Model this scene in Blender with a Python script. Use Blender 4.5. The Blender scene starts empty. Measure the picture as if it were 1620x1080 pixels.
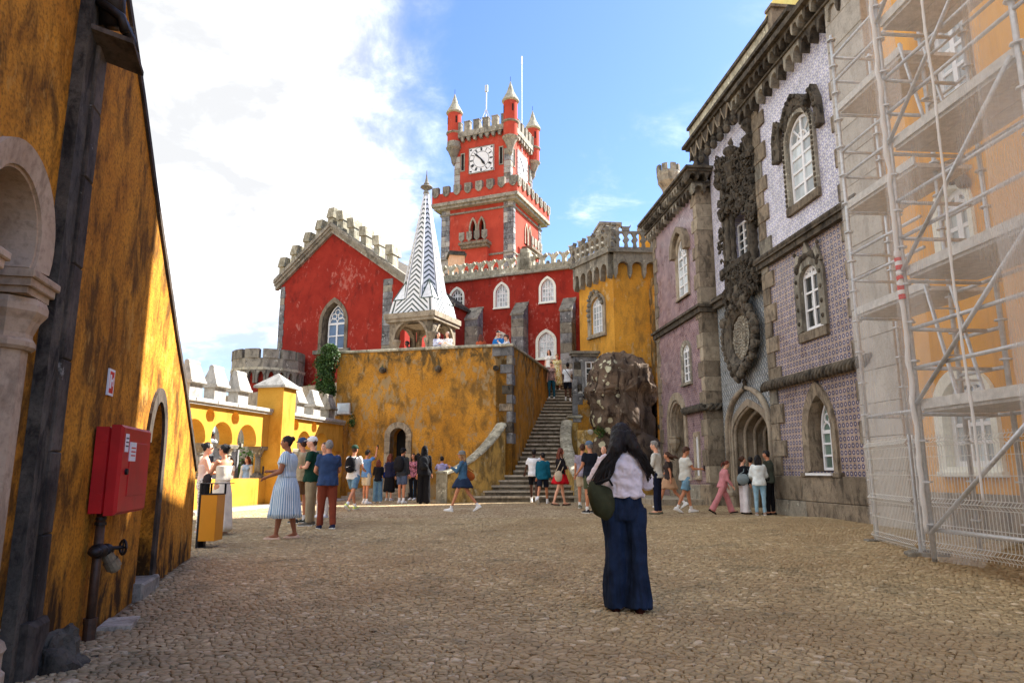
import bpy, bmesh, math, random
import numpy as np
from math import sin, cos, tan, pi, radians, hypot, atan2, sqrt
from mathutils import Vector, Matrix, noise
from mathutils.geometry import tessellate_polygon
random.seed(7)
SC = bpy.context.scene
COL = SC.collection
R = random.uniform

# ---------------------------------------------------------------- camera, sky, sun, exposure
FPX = 1100.0
PITCH = math.atan(205 / FPX)
CAMZ = 1.24
cd = bpy.data.cameras.new('camera')
cd.sensor_width = 36
cd.lens = 36 * FPX / 1620
cd.clip_start = 0.05
cd.clip_end = 3000
cam = bpy.data.objects.new('camera', cd)
COL.objects.link(cam)
cam.location = (0, 0, CAMZ)
cam.rotation_euler = (pi / 2 + PITCH, 0, 0)
SC.camera = cam

SUN_DIR = Vector((0.876, 0.482, 0.90)).normalized()
SUN_EL = math.asin(SUN_DIR.z)
SUN_AZ = atan2(SUN_DIR.x, SUN_DIR.y)           # clockwise from +Y
sd = bpy.data.lights.new('sun', 'SUN')
sd.energy = 2.0
sd.angle = radians(0.5)
sd.color = (1, .955, .88)
so = bpy.data.objects.new('sun', sd)
COL.objects.link(so)
so.rotation_euler = (-SUN_DIR).to_track_quat('-Z', 'Y').to_euler()
SC.view_settings.view_transform = 'Standard'
SC.view_settings.look = 'None'
SC.view_settings.gamma = 1
SC.view_settings.use_curve_mapping = False
SC.view_settings.exposure = 3.05

class NT:
 """tiny helper round a node tree"""
 def __init__(s, nt):
  s.nt = nt
  nt.nodes.clear()
 def n(s, t, ins=None, **kw):
  nd = s.nt.nodes.new(t)
  for k, v in kw.items():
   setattr(nd, k, v)
  for k, v in (ins or {}).items():
   s.set(nd.inputs[k], v)
  return nd
 def set(s, sock, v):
  if isinstance(v, bpy.types.NodeSocket):
   s.nt.links.new(v, sock)
  else:
   if hasattr(sock, 'default_value') and hasattr(sock.default_value, '__len__'):
    L = len(sock.default_value)
    if not hasattr(v, '__len__'):
     v = (v,) * L
    v = tuple(v)
    if len(v) < L:
     v = v + (1,)
    sock.default_value = v[:L]
   else:
    sock.default_value = v
 def m(s, op, a, b=0.0, c=None):
  nd = s.n('ShaderNodeMath', {0: a, 1: b}, operation=op)
  if c is not None:
   s.set(nd.inputs[2], c)
  return nd.outputs[0]
 def vm(s, op, a, b=(0, 0, 0)):
  nd = s.n('ShaderNodeVectorMath', {0: a, 1: b}, operation=op)
  return nd.outputs['Value'] if op in ('DOT_PRODUCT', 'LENGTH', 'DISTANCE') else nd.outputs[0]
 def mix(s, f, a, b):
  nd = s.n('ShaderNodeMix', data_type='RGBA')
  s.set(nd.inputs[0], f); s.set(nd.inputs[6], a); s.set(nd.inputs[7], b)
  return nd.outputs[2]
 def noise(s, v, sc, det=4, ro=.55, dist=0):
  return s.n('ShaderNodeTexNoise', {'Vector': v, 'Scale': sc, 'Detail': det, 'Roughness': ro, 'Distortion': dist}).outputs[0]
 def mr(s, v, a, b, c=0., d=1.):
  return s.n('ShaderNodeMapRange', {0: v, 1: a, 2: b, 3: c, 4: d}, interpolation_type='SMOOTHSTEP').outputs[0]
 def comb(s, x, y, z):
  return s.n('ShaderNodeCombineXYZ', {0: x, 1: y, 2: z}).outputs[0]
 def sep(s, v):
  return s.n('ShaderNodeSeparateXYZ', {0: v}).outputs
 def pos(s):
  return s.n('ShaderNodeNewGeometry').outputs['Position']

def C(r, g, b, k=1.0):
 f = lambda v: ((v / 255 + .055) / 1.055) ** 2.4 if v / 255 > .04045 else v / 255 / 12.92
 k *= 1.2
 return (min(.85, f(r) * k), min(.85, f(g) * k), min(.85, f(b) * k), 1)

w = bpy.data.worlds.new('World')
SC.world = w
w.use_nodes = True
T = NT(w.node_tree)
sky = T.n('ShaderNodeTexSky', sky_type='NISHITA', sun_disc=False)
sky.sun_elevation = SUN_EL
sky.sun_rotation = SUN_AZ
sky.air_density = 1.0
sky.dust_density = .6
sky.ozone_density = 2.0
dirv = T.n('ShaderNodeTexCoord').outputs['Generated']
x_, y_, z_ = T.sep(dirv)
zc = T.m('MAXIMUM', z_, 0.02)
# cloud deck: project the direction on a flat layer, so that it goes on all round
px_ = T.m('DIVIDE', x_, T.m('ADD', zc, .25))
py_ = T.m('DIVIDE', y_, T.m('ADD', zc, .25))
cv = T.comb(px_, py_, 0)
n1 = T.noise(T.vm('ADD', cv, (3.1, 1.7, 0)), 1.3, 9, .60, .25)
n2 = T.noise(T.vm('ADD', cv, (8.1, 4.7, 2)), 5.0, 8, .62, .4)
# the big bank lies west of a line through the sky; the noise ragges its edge
edge = T.m('ADD', T.m('MULTIPLY', x_, -1.0), T.m('MULTIPLY', z_, -.10))
edge = T.m('ADD', edge, T.m('MULTIPLY', T.m('SUBTRACT', y_, .84), -.30))  # carries the bank on behind the camera, added as fill light for the walls
edge = T.m('ADD', edge, T.m('MULTIPLY', T.m('SUBTRACT', n1, .5), .55))
edge = T.m('ADD', edge, T.m('MULTIPLY', T.m('SUBTRACT', n2, .5), .22))
bank = T.mr(edge, -.01, .25)
low = T.mr(z_, .11, .25, .0, 1.)                  # the bank thins out towards the horizon
bank = T.m('MULTIPLY', bank, T.m('ADD', T.m('MULTIPLY', low, .7), .3))
wisp = T.mr(T.m('ADD', T.m('MULTIPLY', n1, .5), T.m('MULTIPLY', n2, .5)), .50, .66)
wlow = T.mr(z_, .18, .50, .95, .12)
wisp = T.m('MULTIPLY', wisp, wlow)
cl = T.m('MAXIMUM', bank, wisp)
shade = T.mr(T.m('ADD', T.m('MULTIPLY', n1, .6), T.m('MULTIPLY', n2, .4)), .46, .66, .31, .95)
ccol = T.vm('SCALE', (1, 1, 1))
cnode = T.n('ShaderNodeVectorMath', operation='SCALE')
cnode.inputs[0].default_value = (3.45, 3.5, 3.6)
T.set(cnode.inputs['Scale'], shade)
skyc = T.n('ShaderNodeVectorMath', operation='MULTIPLY')
T.set(skyc.inputs[0], sky.outputs[0]); skyc.inputs[1].default_value = (.225, .266, .36)
bg = T.n('ShaderNodeBackground', {'Color': T.mix(cl, skyc.outputs[0], cnode.outputs[0]), 'Strength': .105})
T.n('ShaderNodeOutputWorld', {'Surface': bg.outputs[0]})

# ---------------------------------------------------------------- helpers
def ray(px, py):
 u = (px - 810) / FPX; v = (540 - py) / FPX
 c, s = cos(PITCH), sin(PITCH)
 return Vector((u, c - v * s, s + v * c))

def sm(a, b, x):
 t = min(1, max(0, (x - a) / (b - a)))
 return t * t * (3 - 2 * t)

def gz(x, y):
 z = float(np.interp(y, [0, 6, 9, 13, 18, 40], [0, 0, .12, .15, .24, .28]))
 return z + .1 * sm(3, 6, x) * sm(7, 9.5, y) * (1 - sm(14.5, 17, y))

def ground_at(px, py):
 r = ray(px, py); z = .1
 for _ in range(12):
  t = (z - CAMZ) / r.z
  z = gz(r.x * t, r.y * t)
 return Vector((r.x * t, r.y * t, z))

def at(px, py, Y):
 """the point seen at this pixel Y metres ahead"""
 r = ray(px, py); t = Y / r.y
 return Vector((r.x * t, Y, CAMZ + r.z * t))

class Plane:
 """vertical plane: s runs along d, n points to the viewer's side"""
 def __init__(s, x, y, dx, dy, flip=1):
  L = hypot(dx, dy)
  s.o = Vector((x, y)); s.d = Vector((dx, dy)) / L
  s.n = Vector((s.d.y, -s.d.x)) * flip
 def hit(s, px, py, off=0):
  r = ray(px, py); o = s.o + s.n * off
  t = s.n.dot(o) / (s.n.x * r.x + s.n.y * r.y)
  p = Vector((r.x * t, r.y * t))
  return ((p - s.o).dot(s.d), CAMZ + r.z * t)
 def s(s_, px, py, off=0): return s_.hit(px, py, off)[0]
 def z(s_, px, py, off=0): return s_.hit(px, py, off)[1]
 def P(s, a, d, z):
  q = s.o + s.d * a + s.n * d
  return Vector((q.x, q.y, z))
 def off(s, d):
  q = Plane(0, 0, s.d.x, s.d.y); q.n = s.n.copy(); q.o = s.o + s.n * d
  return q

class MB:
 def __init__(s): s.v = []; s.f = []
 def add(s, vs, fs):
  b = len(s.v)
  s.v += [Vector(p) for p in vs]
  s.f += [tuple(b + i for i in f) for f in fs]
 def mesh(s, name, org=Vector((0, 0, 0)), smooth=False):
  me = bpy.data.meshes.new(name)
  me.from_pydata([p - org for p in s.v], [], s.f)
  bm = bmesh.new(); bm.from_mesh(me)
  bmesh.ops.recalc_face_normals(bm, faces=bm.faces)
  bm.to_mesh(me); bm.free()
  if smooth:
   me.shade_smooth()
  return me
 # shapes in the frame of a plane
 def box(s, pl, s0, s1, d0, d1, z0, z1, b=0.0):
  if s0 > s1: s0, s1 = s1, s0
  if b <= 0:
   vs = [pl.P(a, d, z) for z in (z0, z1) for d in (d0, d1) for a in (s0, s1)]
   s.add(vs, [(0, 1, 3, 2), (4, 6, 7, 5), (0, 4, 5, 1), (2, 3, 7, 6), (0, 2, 6, 4), (1, 5, 7, 3)])
  else:                                      # chamfer on the front face and sides
   m = (d0 + (d1 - d0) * .99) if 0 else d1 - b
   ring = lambda d, i: [pl.P(s0 + i, d, z0 + i), pl.P(s1 - i, d, z0 + i), pl.P(s1 - i, d, z1 - i), pl.P(s0 + i, d, z1 - i)]
   vs = ring(d0, 0) + ring(m, 0) + ring(d1, b)
   fs = [(0, 1, 2, 3), (8, 9, 10, 11)]
   for k in (0, 4):
    for i in range(4):
     j = (i + 1) % 4
     fs.append((k + i, k + j, k + 4 + j, k + 4 + i))
   s.add(vs, fs)
  return s
 def prism(s, pl, poly, d0, d1):
  n = len(poly)
  vs = [pl.P(a, d0, z) for a, z in poly] + [pl.P(a, d1, z) for a, z in poly]
  fs = [(i, (i + 1) % n, n + (i + 1) % n, n + i) for i in range(n)]
  tri = tessellate_polygon([[Vector((a, z, 0)) for a, z in poly]])
  for t in tri:
   fs.append(tuple(t)); fs.append(tuple(n + i for i in t))
  s.add(vs, fs)
  return s
 def ring(s, pl, inner, outer, d0, d1, closed=True, d1b=None):
  """solid strip between two outlines of the same count"""
  n = len(inner); d1b = d1 if d1b is None else d1b
  vs = [pl.P(a, d0, z) for a, z in inner] + [pl.P(a, d1b, z) for a, z in inner] + \
     [pl.P(a, d1, z) for a, z in outer] + [pl.P(a, d0, z) for a, z in outer]
  fs = []
  for i in range(n if closed else n - 1):
   j = (i + 1) % n
   for k in range(4):
    l = (k + 1) % 4
    fs.append((k * n + i, k * n + j, l * n + j, l * n + i))
  if not closed:
   fs += [(0, n, 2 * n, 3 * n), (n - 1, 2 * n - 1, 3 * n - 1, 4 * n - 1)]
  s.add(vs, fs)
  return s
 def holed(s, pl, outer, holes, d_front, d_back):
  """wall sheet with openings and reveals"""
  polys = [outer] + holes
  flat = [p for q in polys for p in q]
  tri = tessellate_polygon([[Vector((a, z, 0)) for a, z in q] for q in polys])
  N = len(flat)
  vs = [pl.P(a, d_front, z) for a, z in flat] + [pl.P(a, d_back, z) for a, z in flat]
  fs = [tuple(t) for t in tri] + [tuple(N + i for i in t) for t in tri]
  b = 0
  for q in polys:
   m = len(q)
   for i in range(m):
    j = (i + 1) % m
    fs.append((b + i, b + j, N + b + j, N + b + i))
   b += m
  s.add(vs, fs)
  return s
 # shapes in world space
 def tube(s, pts, rad, n=8, cap=True):
  pts = [Vector(p) for p in pts]
  if not hasattr(rad, '__len__'): rad = [rad] * len(pts)
  up = None; b0 = len(s.v)
  for i, p in enumerate(pts):
   a = pts[max(0, i - 1)]; c = pts[min(len(pts) - 1, i + 1)]
   t = (c - a)
   if t.length < 1e-9: t = Vector((0, 0, 1))
   t.normalize()
   if up is None:
    up = t.orthogonal().normalized()
   up = (up - t * up.dot(t)).normalized()
   w_ = t.cross(up)
   for k in range(n):
    g = 2 * pi * k / n
    s.v.append(p + (up * cos(g) + w_ * sin(g)) * rad[i])
  for i in range(len(pts) - 1):
   for k in range(n):
    l = (k + 1) % n
    s.f.append((b0 + i * n + k, b0 + i * n + l, b0 + (i + 1) * n + l, b0 + (i + 1) * n + k))
  if cap:
   s.f.append(tuple(b0 + k for k in range(n)))
   e = b0 + (len(pts) - 1) * n
   s.f.append(tuple(e + k for k in reversed(range(n))))
  return s
 def lathe(s, c, prof, n=16, rot=0, sy=1.0):
  c = Vector(c); b0 = len(s.v)
  for r, z in prof:
   for k in range(n):
    g = 2 * pi * k / n + rot
    s.v.append(c + Vector((cos(g) * r, sin(g) * r * sy, z)))
  for i in range(len(prof) - 1):
   for k in range(n):
    l = (k + 1) % n
    s.f.append((b0 + i * n + k, b0 + i * n + l, b0 + (i + 1) * n + l, b0 + (i + 1) * n + k))
  s.f.append(tuple(b0 + k for k in range(n)))
  e = b0 + (len(prof) - 1) * n
  s.f.append(tuple(e + k for k in reversed(range(n))))
  return s
 def ball(s, c, r, n=8, m=6, M=None):
  """ellipsoid; r a number or three radii"""
  c = Vector(c)
  if not hasattr(r, '__len__'): r = (r, r, r)
  b0 = len(s.v)
  L = []
  for i in range(1, m):
   th = pi * i / m
   for k in range(n):
    g = 2 * pi * k / n
    L.append(Vector((sin(th) * cos(g) * r[0], sin(th) * sin(g) * r[1], cos(th) * r[2])))
  L += [Vector((0, 0, r[2])), Vector((0, 0, -r[2]))]
  if M is not None: L = [M @ p for p in L]
  s.v += [c + p for p in L]
  for i in range(m - 2):
   for k in range(n):
    l = (k + 1) % n
    s.f.append((b0 + i * n + k, b0 + (i + 1) * n + k, b0 + (i + 1) * n + l, b0 + i * n + l))
  t = b0 + (m - 1) * n
  for k in range(n):
   l = (k + 1) % n
   s.f.append((t, b0 + k, b0 + l))
   s.f.append((t + 1, b0 + (m - 2) * n + l, b0 + (m - 2) * n + k))
  return s
 def loft(s, rings, cap=True):
  n = len(rings[0]); b0 = len(s.v)
  for r in rings: s.v += [Vector(p) for p in r]
  for i in range(len(rings) - 1):
   for k in range(n):
    l = (k + 1) % n
    s.f.append((b0 + i * n + k, b0 + i * n + l, b0 + (i + 1) * n + l, b0 + (i + 1) * n + k))
  if cap:
   s.f.append(tuple(b0 + k for k in range(n)))
   e = b0 + (len(rings) - 1) * n
   s.f.append(tuple(e + k for k in reversed(range(n))))
  return s
 def jitter(s, a, sc=3.0, start=0):
  for p in s.v[start:]:
   q = noise.noise_vector(p * sc)
   p += q * a
  return s

def tagp(o, **k):
 for a, b in k.items():
  if b: o[a] = b
 return o

def thing(name, label, cat, loc=(0, 0, 0), group=None, rz=0):
 o = bpy.data.objects.new(name, None)
 o.empty_display_size = .2
 COL.objects.link(o); o.location = loc; o.rotation_euler.z = rz
 return tagp(o, label=label, category=cat, group=group)

def obj(name, me, mat, parent=None, smooth=False, **tags):
 """me: MB in world coordinates (or a finished mesh in the parent's frame)"""
 if isinstance(me, MB):
  org = Vector((0, 0, 0)); q = parent
  while q is not None:
   org += q.location; q = q.parent
  me = me.mesh(name, org, smooth)
 o = bpy.data.objects.new(name, me)
 if mat is not None and not me.materials: me.materials.append(mat)
 COL.objects.link(o)
 o.parent = parent
 return tagp(o, **tags)

# outlines in (s, z)
def arch(sc, w, z0, zs, zt, kind='pointed', n=7, inset=0.0):
 """closed outline, from bottom left, anticlockwise as (s,z) with s to the right"""
 w = w - 2 * inset; z0 = z0 + inset; zt = zt - inset
 h = w / 2
 pts = [(sc - h, z0), (sc + h, z0)]
 if kind == 'rect':
  return pts + [(sc + h, zt), (sc - h, zt)]
 side = []
 if kind == 'horse':
  cz = zt - h; a0 = -radians(38)
  pts = [(sc - h * cos(a0), z0), (sc + h * cos(a0), z0)]
  N = 2 * n + 4
  for i in range(N + 1):
   a = a0 + (pi - 2 * a0) * i / N
   side.append((sc + h * cos(a), cz + h * sin(a)))
  return pts + side
 A = radians({'pointed': 58, 'round': 90, 'seg': 90, 'ogee': 90}[kind])
 for i in range(n + 1):
  t = i / n; a = A * t
  if kind == 'ogee':
   x = h * (cos(a * .9) - cos(A * .9)) / (1 - cos(A * .9)); z = zs + (zt - zs) * (.80 * sin(a) + .20 * t ** 5)
   x = h * (1 - t ** 2.1) ** .75 * (1 - .35 * t ** 3) if t < 1 else 0
  else:
   x = h * (cos(a) - cos(A)) / (1 - cos(A)); z = zs + (zt - zs) * sin(a) / sin(A)
  side.append((sc + x, z))
 pts += side
 pts += [(2 * sc - a, z) for a, z in reversed(side[:-1])]
 return pts

def zat(outl, s):
 """top of an outline at s"""
 best = None
 n = len(outl)
 for i in range(n):
  a, b = outl[i], outl[(i + 1) % n]
  if (a[0] - s) * (b[0] - s) <= 0 and a[0] != b[0]:
   z = a[1] + (b[1] - a[1]) * (s - a[0]) / (b[0] - a[0])
   best = z if best is None else max(best, z)
 return best

def window(parent, pl, sc, wd, z0, zs, zt, kind, M_frame, M_glass, M_sur=None, sw=.12, proud=.06, sill=True,
    d=0.0, rec=.0, nv=2, nh=3, fw=.045, bw=.026, sur_label=None, tracery=False, name='window', pd=.02):
 """frame is the part; its panes, surround and sill are sub-parts"""
 o = arch(sc, wd, z0, zs, zt, kind)
 inn = arch(sc, wd, z0, zs, zt, kind, inset=fw)
 m = MB().ring(pl, inn, o, d - rec - .02, d - rec + .035)
 zb = z0 + fw; ztop = zs if kind != 'rect' else zt - fw
 s0 = sc - wd / 2 + fw; s1 = sc + wd / 2 - fw
 dd = d - rec
 for i in range(1, nv):
  a = s0 + (s1 - s0) * i / nv
  k = 1.6 if (nv % 2 == 0 and i == nv // 2) else 1
  top = zat(inn, a) if not tracery else ztop
  m.box(pl, a - bw / 2 * k, a + bw / 2 * k, dd - .012, dd + .025 + .004 * k, zb, top)
 for j in range(1, nh + 1):
  z = zb + (ztop - zb) * j / nh
  if kind == 'rect' and j == nh: continue
  k = 1.8 if j == nh else 1
  m.box(pl, s0, s1, dd - .012, dd + .022 + .003 * k, z - bw / 2 * k, z + bw / 2 * k)
 if kind != 'rect':
  hh = zt - zs
  if tracery:
   for q in (-1, 1):
    cx = sc + q * (s1 - s0) / 4; rr = (s1 - s0) / 4
    pts = [pl.P(cx + rr * cos(g), dd + .01, zs + rr * 1.25 * sin(g)) for g in [pi * i / 10 for i in range(11)]]
    m.tube(pts, bw * .55, 5)
   rr = min((s1 - s0) * .2, hh * .24)
   for cx, cz in ((sc, zs + hh * .62), (sc - rr * 1.0, zs + hh * .40), (sc + rr * 1.0, zs + hh * .40)):
    pts = [pl.P(cx + rr * .75 * cos(g), dd + .01, cz + rr * .75 * sin(g)) for g in [2 * pi * i / 10 for i in range(11)]]
    m.tube(pts, bw * .5, 5)
  else:
   for q in (-1, 0, 1):
    e = (sc + q * wd * .30, zs + hh * (.62 if q else .93))
    zz = zat(inn, e[0])
    m.tube([pl.P(sc, dd + .01, zs), pl.P(e[0], dd + .01, min(e[1], zz))], bw * .5, 5)
   rr = wd * .2
   m.tube([pl.P(sc + rr * cos(g), dd + .01, zs + rr * sin(g)) for g in [pi * i / 8 for i in range(9)]], bw * .5, 5)
 wo = obj(name, m, M_frame, parent)
 for i in range(nv):
  for j in range(nh):
   a0 = s0 + (s1 - s0) * i / nv; a1 = s0 + (s1 - s0) * (i + 1) / nv
   b0 = zb + (ztop - zb) * j / nh; b1 = zb + (ztop - zb) * (j + 1) / nh
   if wd < .25: continue
   pb = MB().box(pl, a0 + .001, a1 - .001, dd - .012 + R(-.002, 0), dd - .004 + R(-.002, .002), b0 + .001, b1 - .001)
   obj('pane', pb, M_glass, wo)
 if kind != 'rect':
  top = [p for p in inn if p[1] >= ztop - 1e-6]
  if len(top) > 2:
   obj('pane', MB().prism(pl, top, dd - .013, dd - .005), M_glass, wo)
 if wd < .25:
  obj('pane', MB().prism(pl, inn, dd - .013, dd - .005), M_glass, wo)
 if M_sur:
  oo = arch(sc, wd + 2 * sw, z0 - (sw if sill else 0), zs, zt + sw * 1.15, kind)
  oi = arch(sc, wd + .004, z0, zs, zt, kind)
  obj('surround', MB().ring(pl, oi, oo, d - max(rec, .02) - .03, d + proud, d1b=d + proud * .6), M_sur, wo)
  if sill:
   obj('sill', MB().box(pl, sc - wd / 2 - sw * 1.1, sc + wd / 2 + sw * 1.1, d, d + proud + .05, z0 - sw, z0 - sw * .45, .01), M_sur, wo)
 return wo

def quoins(parent, pl, s_edge, side, z0, z1, h, w_long, w_short, d1, mats, d0=-.05, name='quoin', gap=.008):
 """alternating corner stones, each an object; side=+1: stones extend to +s"""
 z = z0; k = 0
 while z < z1 - .05:
  hh = min(h * R(.88, 1.12), z1 - z)
  ww = (w_long if k % 2 else w_short) * R(.92, 1.06)
  e = s_edge + side * ww
  m = MB().box(pl, s_edge, e, d0, d1 + R(-.006, .008), z + gap / 2, z + hh - gap / 2, min(.012, d1 * .4))
  obj(name, m, random.choice(mats), parent)
  z += hh; k += 1
# ---------------------------------------------------------------- materials
def newmat(name):
 m = bpy.data.materials.new(name); m.use_nodes = True
 return m, NT(m.node_tree)

def finish(T, col, rough=.8, bump=None, bs=.3, bd=.02, metal=0, spec=.35, **kw):
 ins = {'Base Color': col, 'Roughness': rough, 'Metallic': metal, 'Specular IOR Level': spec}
 ins.update(kw)
 if bump is not None:
  ins['Normal'] = T.n('ShaderNodeBump', {'Strength': bs, 'Distance': bd, 'Height': bump}).outputs[0]
 b = T.n('ShaderNodeBsdfPrincipled', ins)
 T.n('ShaderNodeOutputMaterial', {'Surface': b.outputs[0]})
 return b

def plain(name, col, rough=.6, metal=0, var=.12, sc=9, bs=.15, spec=.35, rnd=.0, **kw):
 m, T = newmat(name)
 p = T.pos()
 f = T.mr(T.noise(p, sc, 4), .3, .7, 1 - var, 1 + var)
 if rnd:
  oi = T.n('ShaderNodeObjectInfo').outputs['Random']
  f = T.m('MULTIPLY', f, T.mr(oi, 0, 1, 1 - rnd, 1 + rnd))
 v = T.n('ShaderNodeVectorMath', operation='SCALE'); v.inputs[0].default_value = col[:3]; T.set(v.inputs['Scale'], f)
 finish(T, v.outputs[0], rough, T.noise(p, sc * 3, 3), bs, .01, metal, spec, **kw)
 return m

def plaster(name, base, light, dark, stain=.5, peel=None, peel_amt=.0, sc=1.0, streak=.28, bs=.35, zdirt=None, sthr=.5, fine=.5, pthr=.57, ztop=None):
 """limewash on render: mottled colour, run-off streaks, flaked patches"""
 m, T = newmat(name)
 p = T.pos()
 ps = T.vm('MULTIPLY', p, (1, 1, streak))
 a = T.noise(p, .9 * sc, 6, .62, .4)
 b = T.noise(ps, 3.2 * sc, 7, .68, .5)
 b2 = T.noise(T.vm('ADD', ps, (7, 3, 1)), 1.1 * sc, 5, .6, .3)
 c = T.noise(p, 26 * sc, 4, .6)
 col = T.mix(T.mr(a, .32, .68), base, light)
 st = T.m('MULTIPLY', T.mr(T.m('ADD', T.m('MULTIPLY', b, .6), T.m('MULTIPLY', b2, .4)), sthr - .03, sthr + .14), stain)
 if zdirt:
  z = T.sep(p)[2]
  st = T.m('MINIMUM', 1, T.m('ADD', st, T.m('MULTIPLY', T.mr(z, zdirt[0], zdirt[1], .75, 0), T.mr(b, .35, .6, .3, 1))))
 if ztop:
  z = T.sep(p)[2]
  st = T.m('MINIMUM', 1, T.m('ADD', st, T.m('MULTIPLY', T.mr(z, ztop[0], ztop[1], 0, .8), T.mr(b, .38, .58))))
 col = T.mix(st, col, dark)
 col = T.mix(T.mr(c, .42, .72, 0, fine * .5), col, dark)
 if peel:
  pk = T.noise(T.vm('ADD', T.vm('MULTIPLY', p, (1, 1, .6)), (11, 5, 3)), 4.2 * sc, 8, .72, .4)
  pl_ = T.noise(T.vm('ADD', p, (1, 15, 3)), .55 * sc, 3, .5)
  thr = T.m('ADD', pk, T.m('MULTIPLY', T.m('SUBTRACT', pl_, .5), .5))
  col = T.mix(T.m('MULTIPLY', T.mr(thr, pthr, pthr + .09), peel_amt), col, peel)
 bump = T.m('ADD', T.m('MULTIPLY', c, .4), T.m('MULTIPLY', b, .6))
 finish(T, col, .93, bump, bs, .02, 0, .15)
 return m

def stone(name, base, light, dark, lich=None, sc=1.0, dk=.6, bs=.5, rnd=.22, thr=.5, lthr=.6):
 m, T = newmat(name)
 p = T.pos()
 oi = T.n('ShaderNodeObjectInfo').outputs['Random']
 a = T.noise(T.vm('ADD', p, T.vm('MULTIPLY', T.comb(oi, oi, oi), (9, 9, 9))), 2.2 * sc, 6, .65, .3)
 b = T.noise(T.vm('MULTIPLY', p, (1, 1, .45)), 3.5 * sc, 8, .7, .6)
 c = T.noise(p, 22 * sc, 5, .65)
 col = T.mix(T.mr(a, .35, .65), base, light)
 col = T.mix(T.m('MULTIPLY', T.mr(b, thr - .04, thr + .14), dk), col, dark)
 col = T.mix(T.mr(c, .45, .75, 0, .45), col, dark)
 if lich:
  l = T.noise(T.vm('ADD', p, (5, 9, 2)), 5 * sc, 5, .6, .2)
  col = T.mix(T.mr(l, lthr, lthr + .05), col, lich)
 f = T.mr(oi, 0, 1, 1 - rnd, 1 + rnd * .8)
 v = T.n('ShaderNodeVectorMath', operation='SCALE'); T.set(v.inputs[0], col); T.set(v.inputs['Scale'], f)
 finish(T, v.outputs[0], .9, T.m('ADD', c, b), bs, .015, 0, .2)
 return m

M = {}
M['ochre_dark'] = plaster('streaked_ochre_limewash', C(172, 112, 34), C(196, 134, 44), C(58, 40, 20), stain=.84, peel=C(196, 150, 76), peel_amt=.45, sc=1.5, streak=.5, sthr=.475, zdirt=(0, .7), fine=1.2, bs=.5)  # left wall limewash with strong dark streaks
M['ochre'] = plaster('terrace_ochre_limewash', C(176, 122, 44), C(198, 142, 56), C(92, 74, 46), stain=.8, peel=C(150, 132, 100), peel_amt=.75, sc=.9, streak=.6, sthr=.48, fine=1.1, pthr=.52, ztop=(4.6, 5.8))
M['ochre_tower'] = plaster('turret_ochre_limewash', C(182, 128, 46), C(204, 148, 58), C(112, 88, 52), stain=.75, peel=C(176, 152, 110), peel_amt=.8, sc=1.0, streak=.4, sthr=.49, fine=.8)
M['ochre_clean'] = plaster('arcade_ochre_limewash', C(186, 136, 48), C(198, 150, 64), C(140, 92, 24), stain=.6, sc=1.0, streak=.35, sthr=.53, fine=.4, zdirt=(.1, .5))
M['ochre_grey'] = plaster('balustrade_ochre_limewash', C(184, 150, 84), C(196, 160, 86), C(92, 80, 56), stain=.8, peel=C(190, 180, 150), peel_amt=.6, sc=1.5, streak=.5, sthr=.47)
M['orange'] = plaster('orange_wing_limewash', C(206, 146, 52), C(216, 156, 62), C(164, 112, 42), stain=.6, sc=.8, streak=.12, sthr=.50, fine=.2, zdirt=(.2, 1.6))
M['red'] = plaster('red_limewash', C(152, 50, 38), C(134, 40, 31), C(66, 28, 26), stain=.55, peel=C(178, 112, 100), peel_amt=.6, sc=1.1, streak=.5, sthr=.53, fine=.4)
M['red_tower'] = plaster('clock_tower_red_limewash', C(180, 74, 56), C(164, 62, 47), C(100, 44, 38), stain=.4, peel=C(196, 134, 116), peel_amt=.18, sc=.5, streak=.3, sthr=.54, fine=.2)
M['salmon'] = plaster('salmon_render', C(226, 178, 140), C(214, 160, 120), C(150, 110, 84), stain=.4, sc=2)
M['stone'] = stone('weathered_grey_stone', C(128, 122, 110), C(148, 142, 128), C(52, 50, 46), lich=C(176, 174, 158), lthr=.63)
M['stone_blue'] = stone('blue_grey_stone', C(112, 112, 112), C(138, 138, 138), C(52, 52, 54), lich=C(188, 188, 184), lthr=.62, dk=.7)
M['stone_warm'] = stone('warm_sandstone', C(124, 112, 96), C(144, 131, 112), C(56, 50, 44), dk=.7, sc=1.6)
M['stone_warm2'] = stone('pale_sandstone', C(146, 134, 116), C(164, 152, 132), C(78, 70, 60), dk=.55, bs=.35, sc=1.5)
M['stone_dark'] = stone('sooty_carved_stone', C(72, 67, 60), C(98, 90, 78), C(24, 22, 20), dk=.8, sc=1.8)
M['stone_white'] = stone('bleached_limestone', C(158, 155, 147), C(174, 170, 162), C(96, 94, 88), dk=.6, thr=.53, sc=1.6, rnd=.08)
M['stone_pale'] = stone('pale_grey_pilaster_stone', C(160, 154, 144), C(176, 170, 160), C(104, 98, 90), dk=.35, bs=.2, rnd=.06)
M['stone_portal'] = stone('smooth_portal_stone', C(140, 128, 112), C(156, 144, 126), C(74, 66, 58), dk=.55, bs=.2, rnd=.06)
M['stone_arch'] = stone('near_arch_stone', C(172, 148, 122), C(186, 164, 138), C(104, 86, 68), dk=.5, bs=.25, rnd=.05)
M['stone_strip'] = stone('slate_grey_pilaster_stone', C(70, 62, 54), C(92, 82, 72), C(26, 23, 20), lich=C(132, 128, 120), lthr=.66, dk=.7)
M['coping'] = stone('coping_stone', C(152, 146, 126), C(178, 172, 152), C(78, 74, 62), lich=C(196, 192, 172), lthr=.60, dk=.6, sc=1.6)
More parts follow.
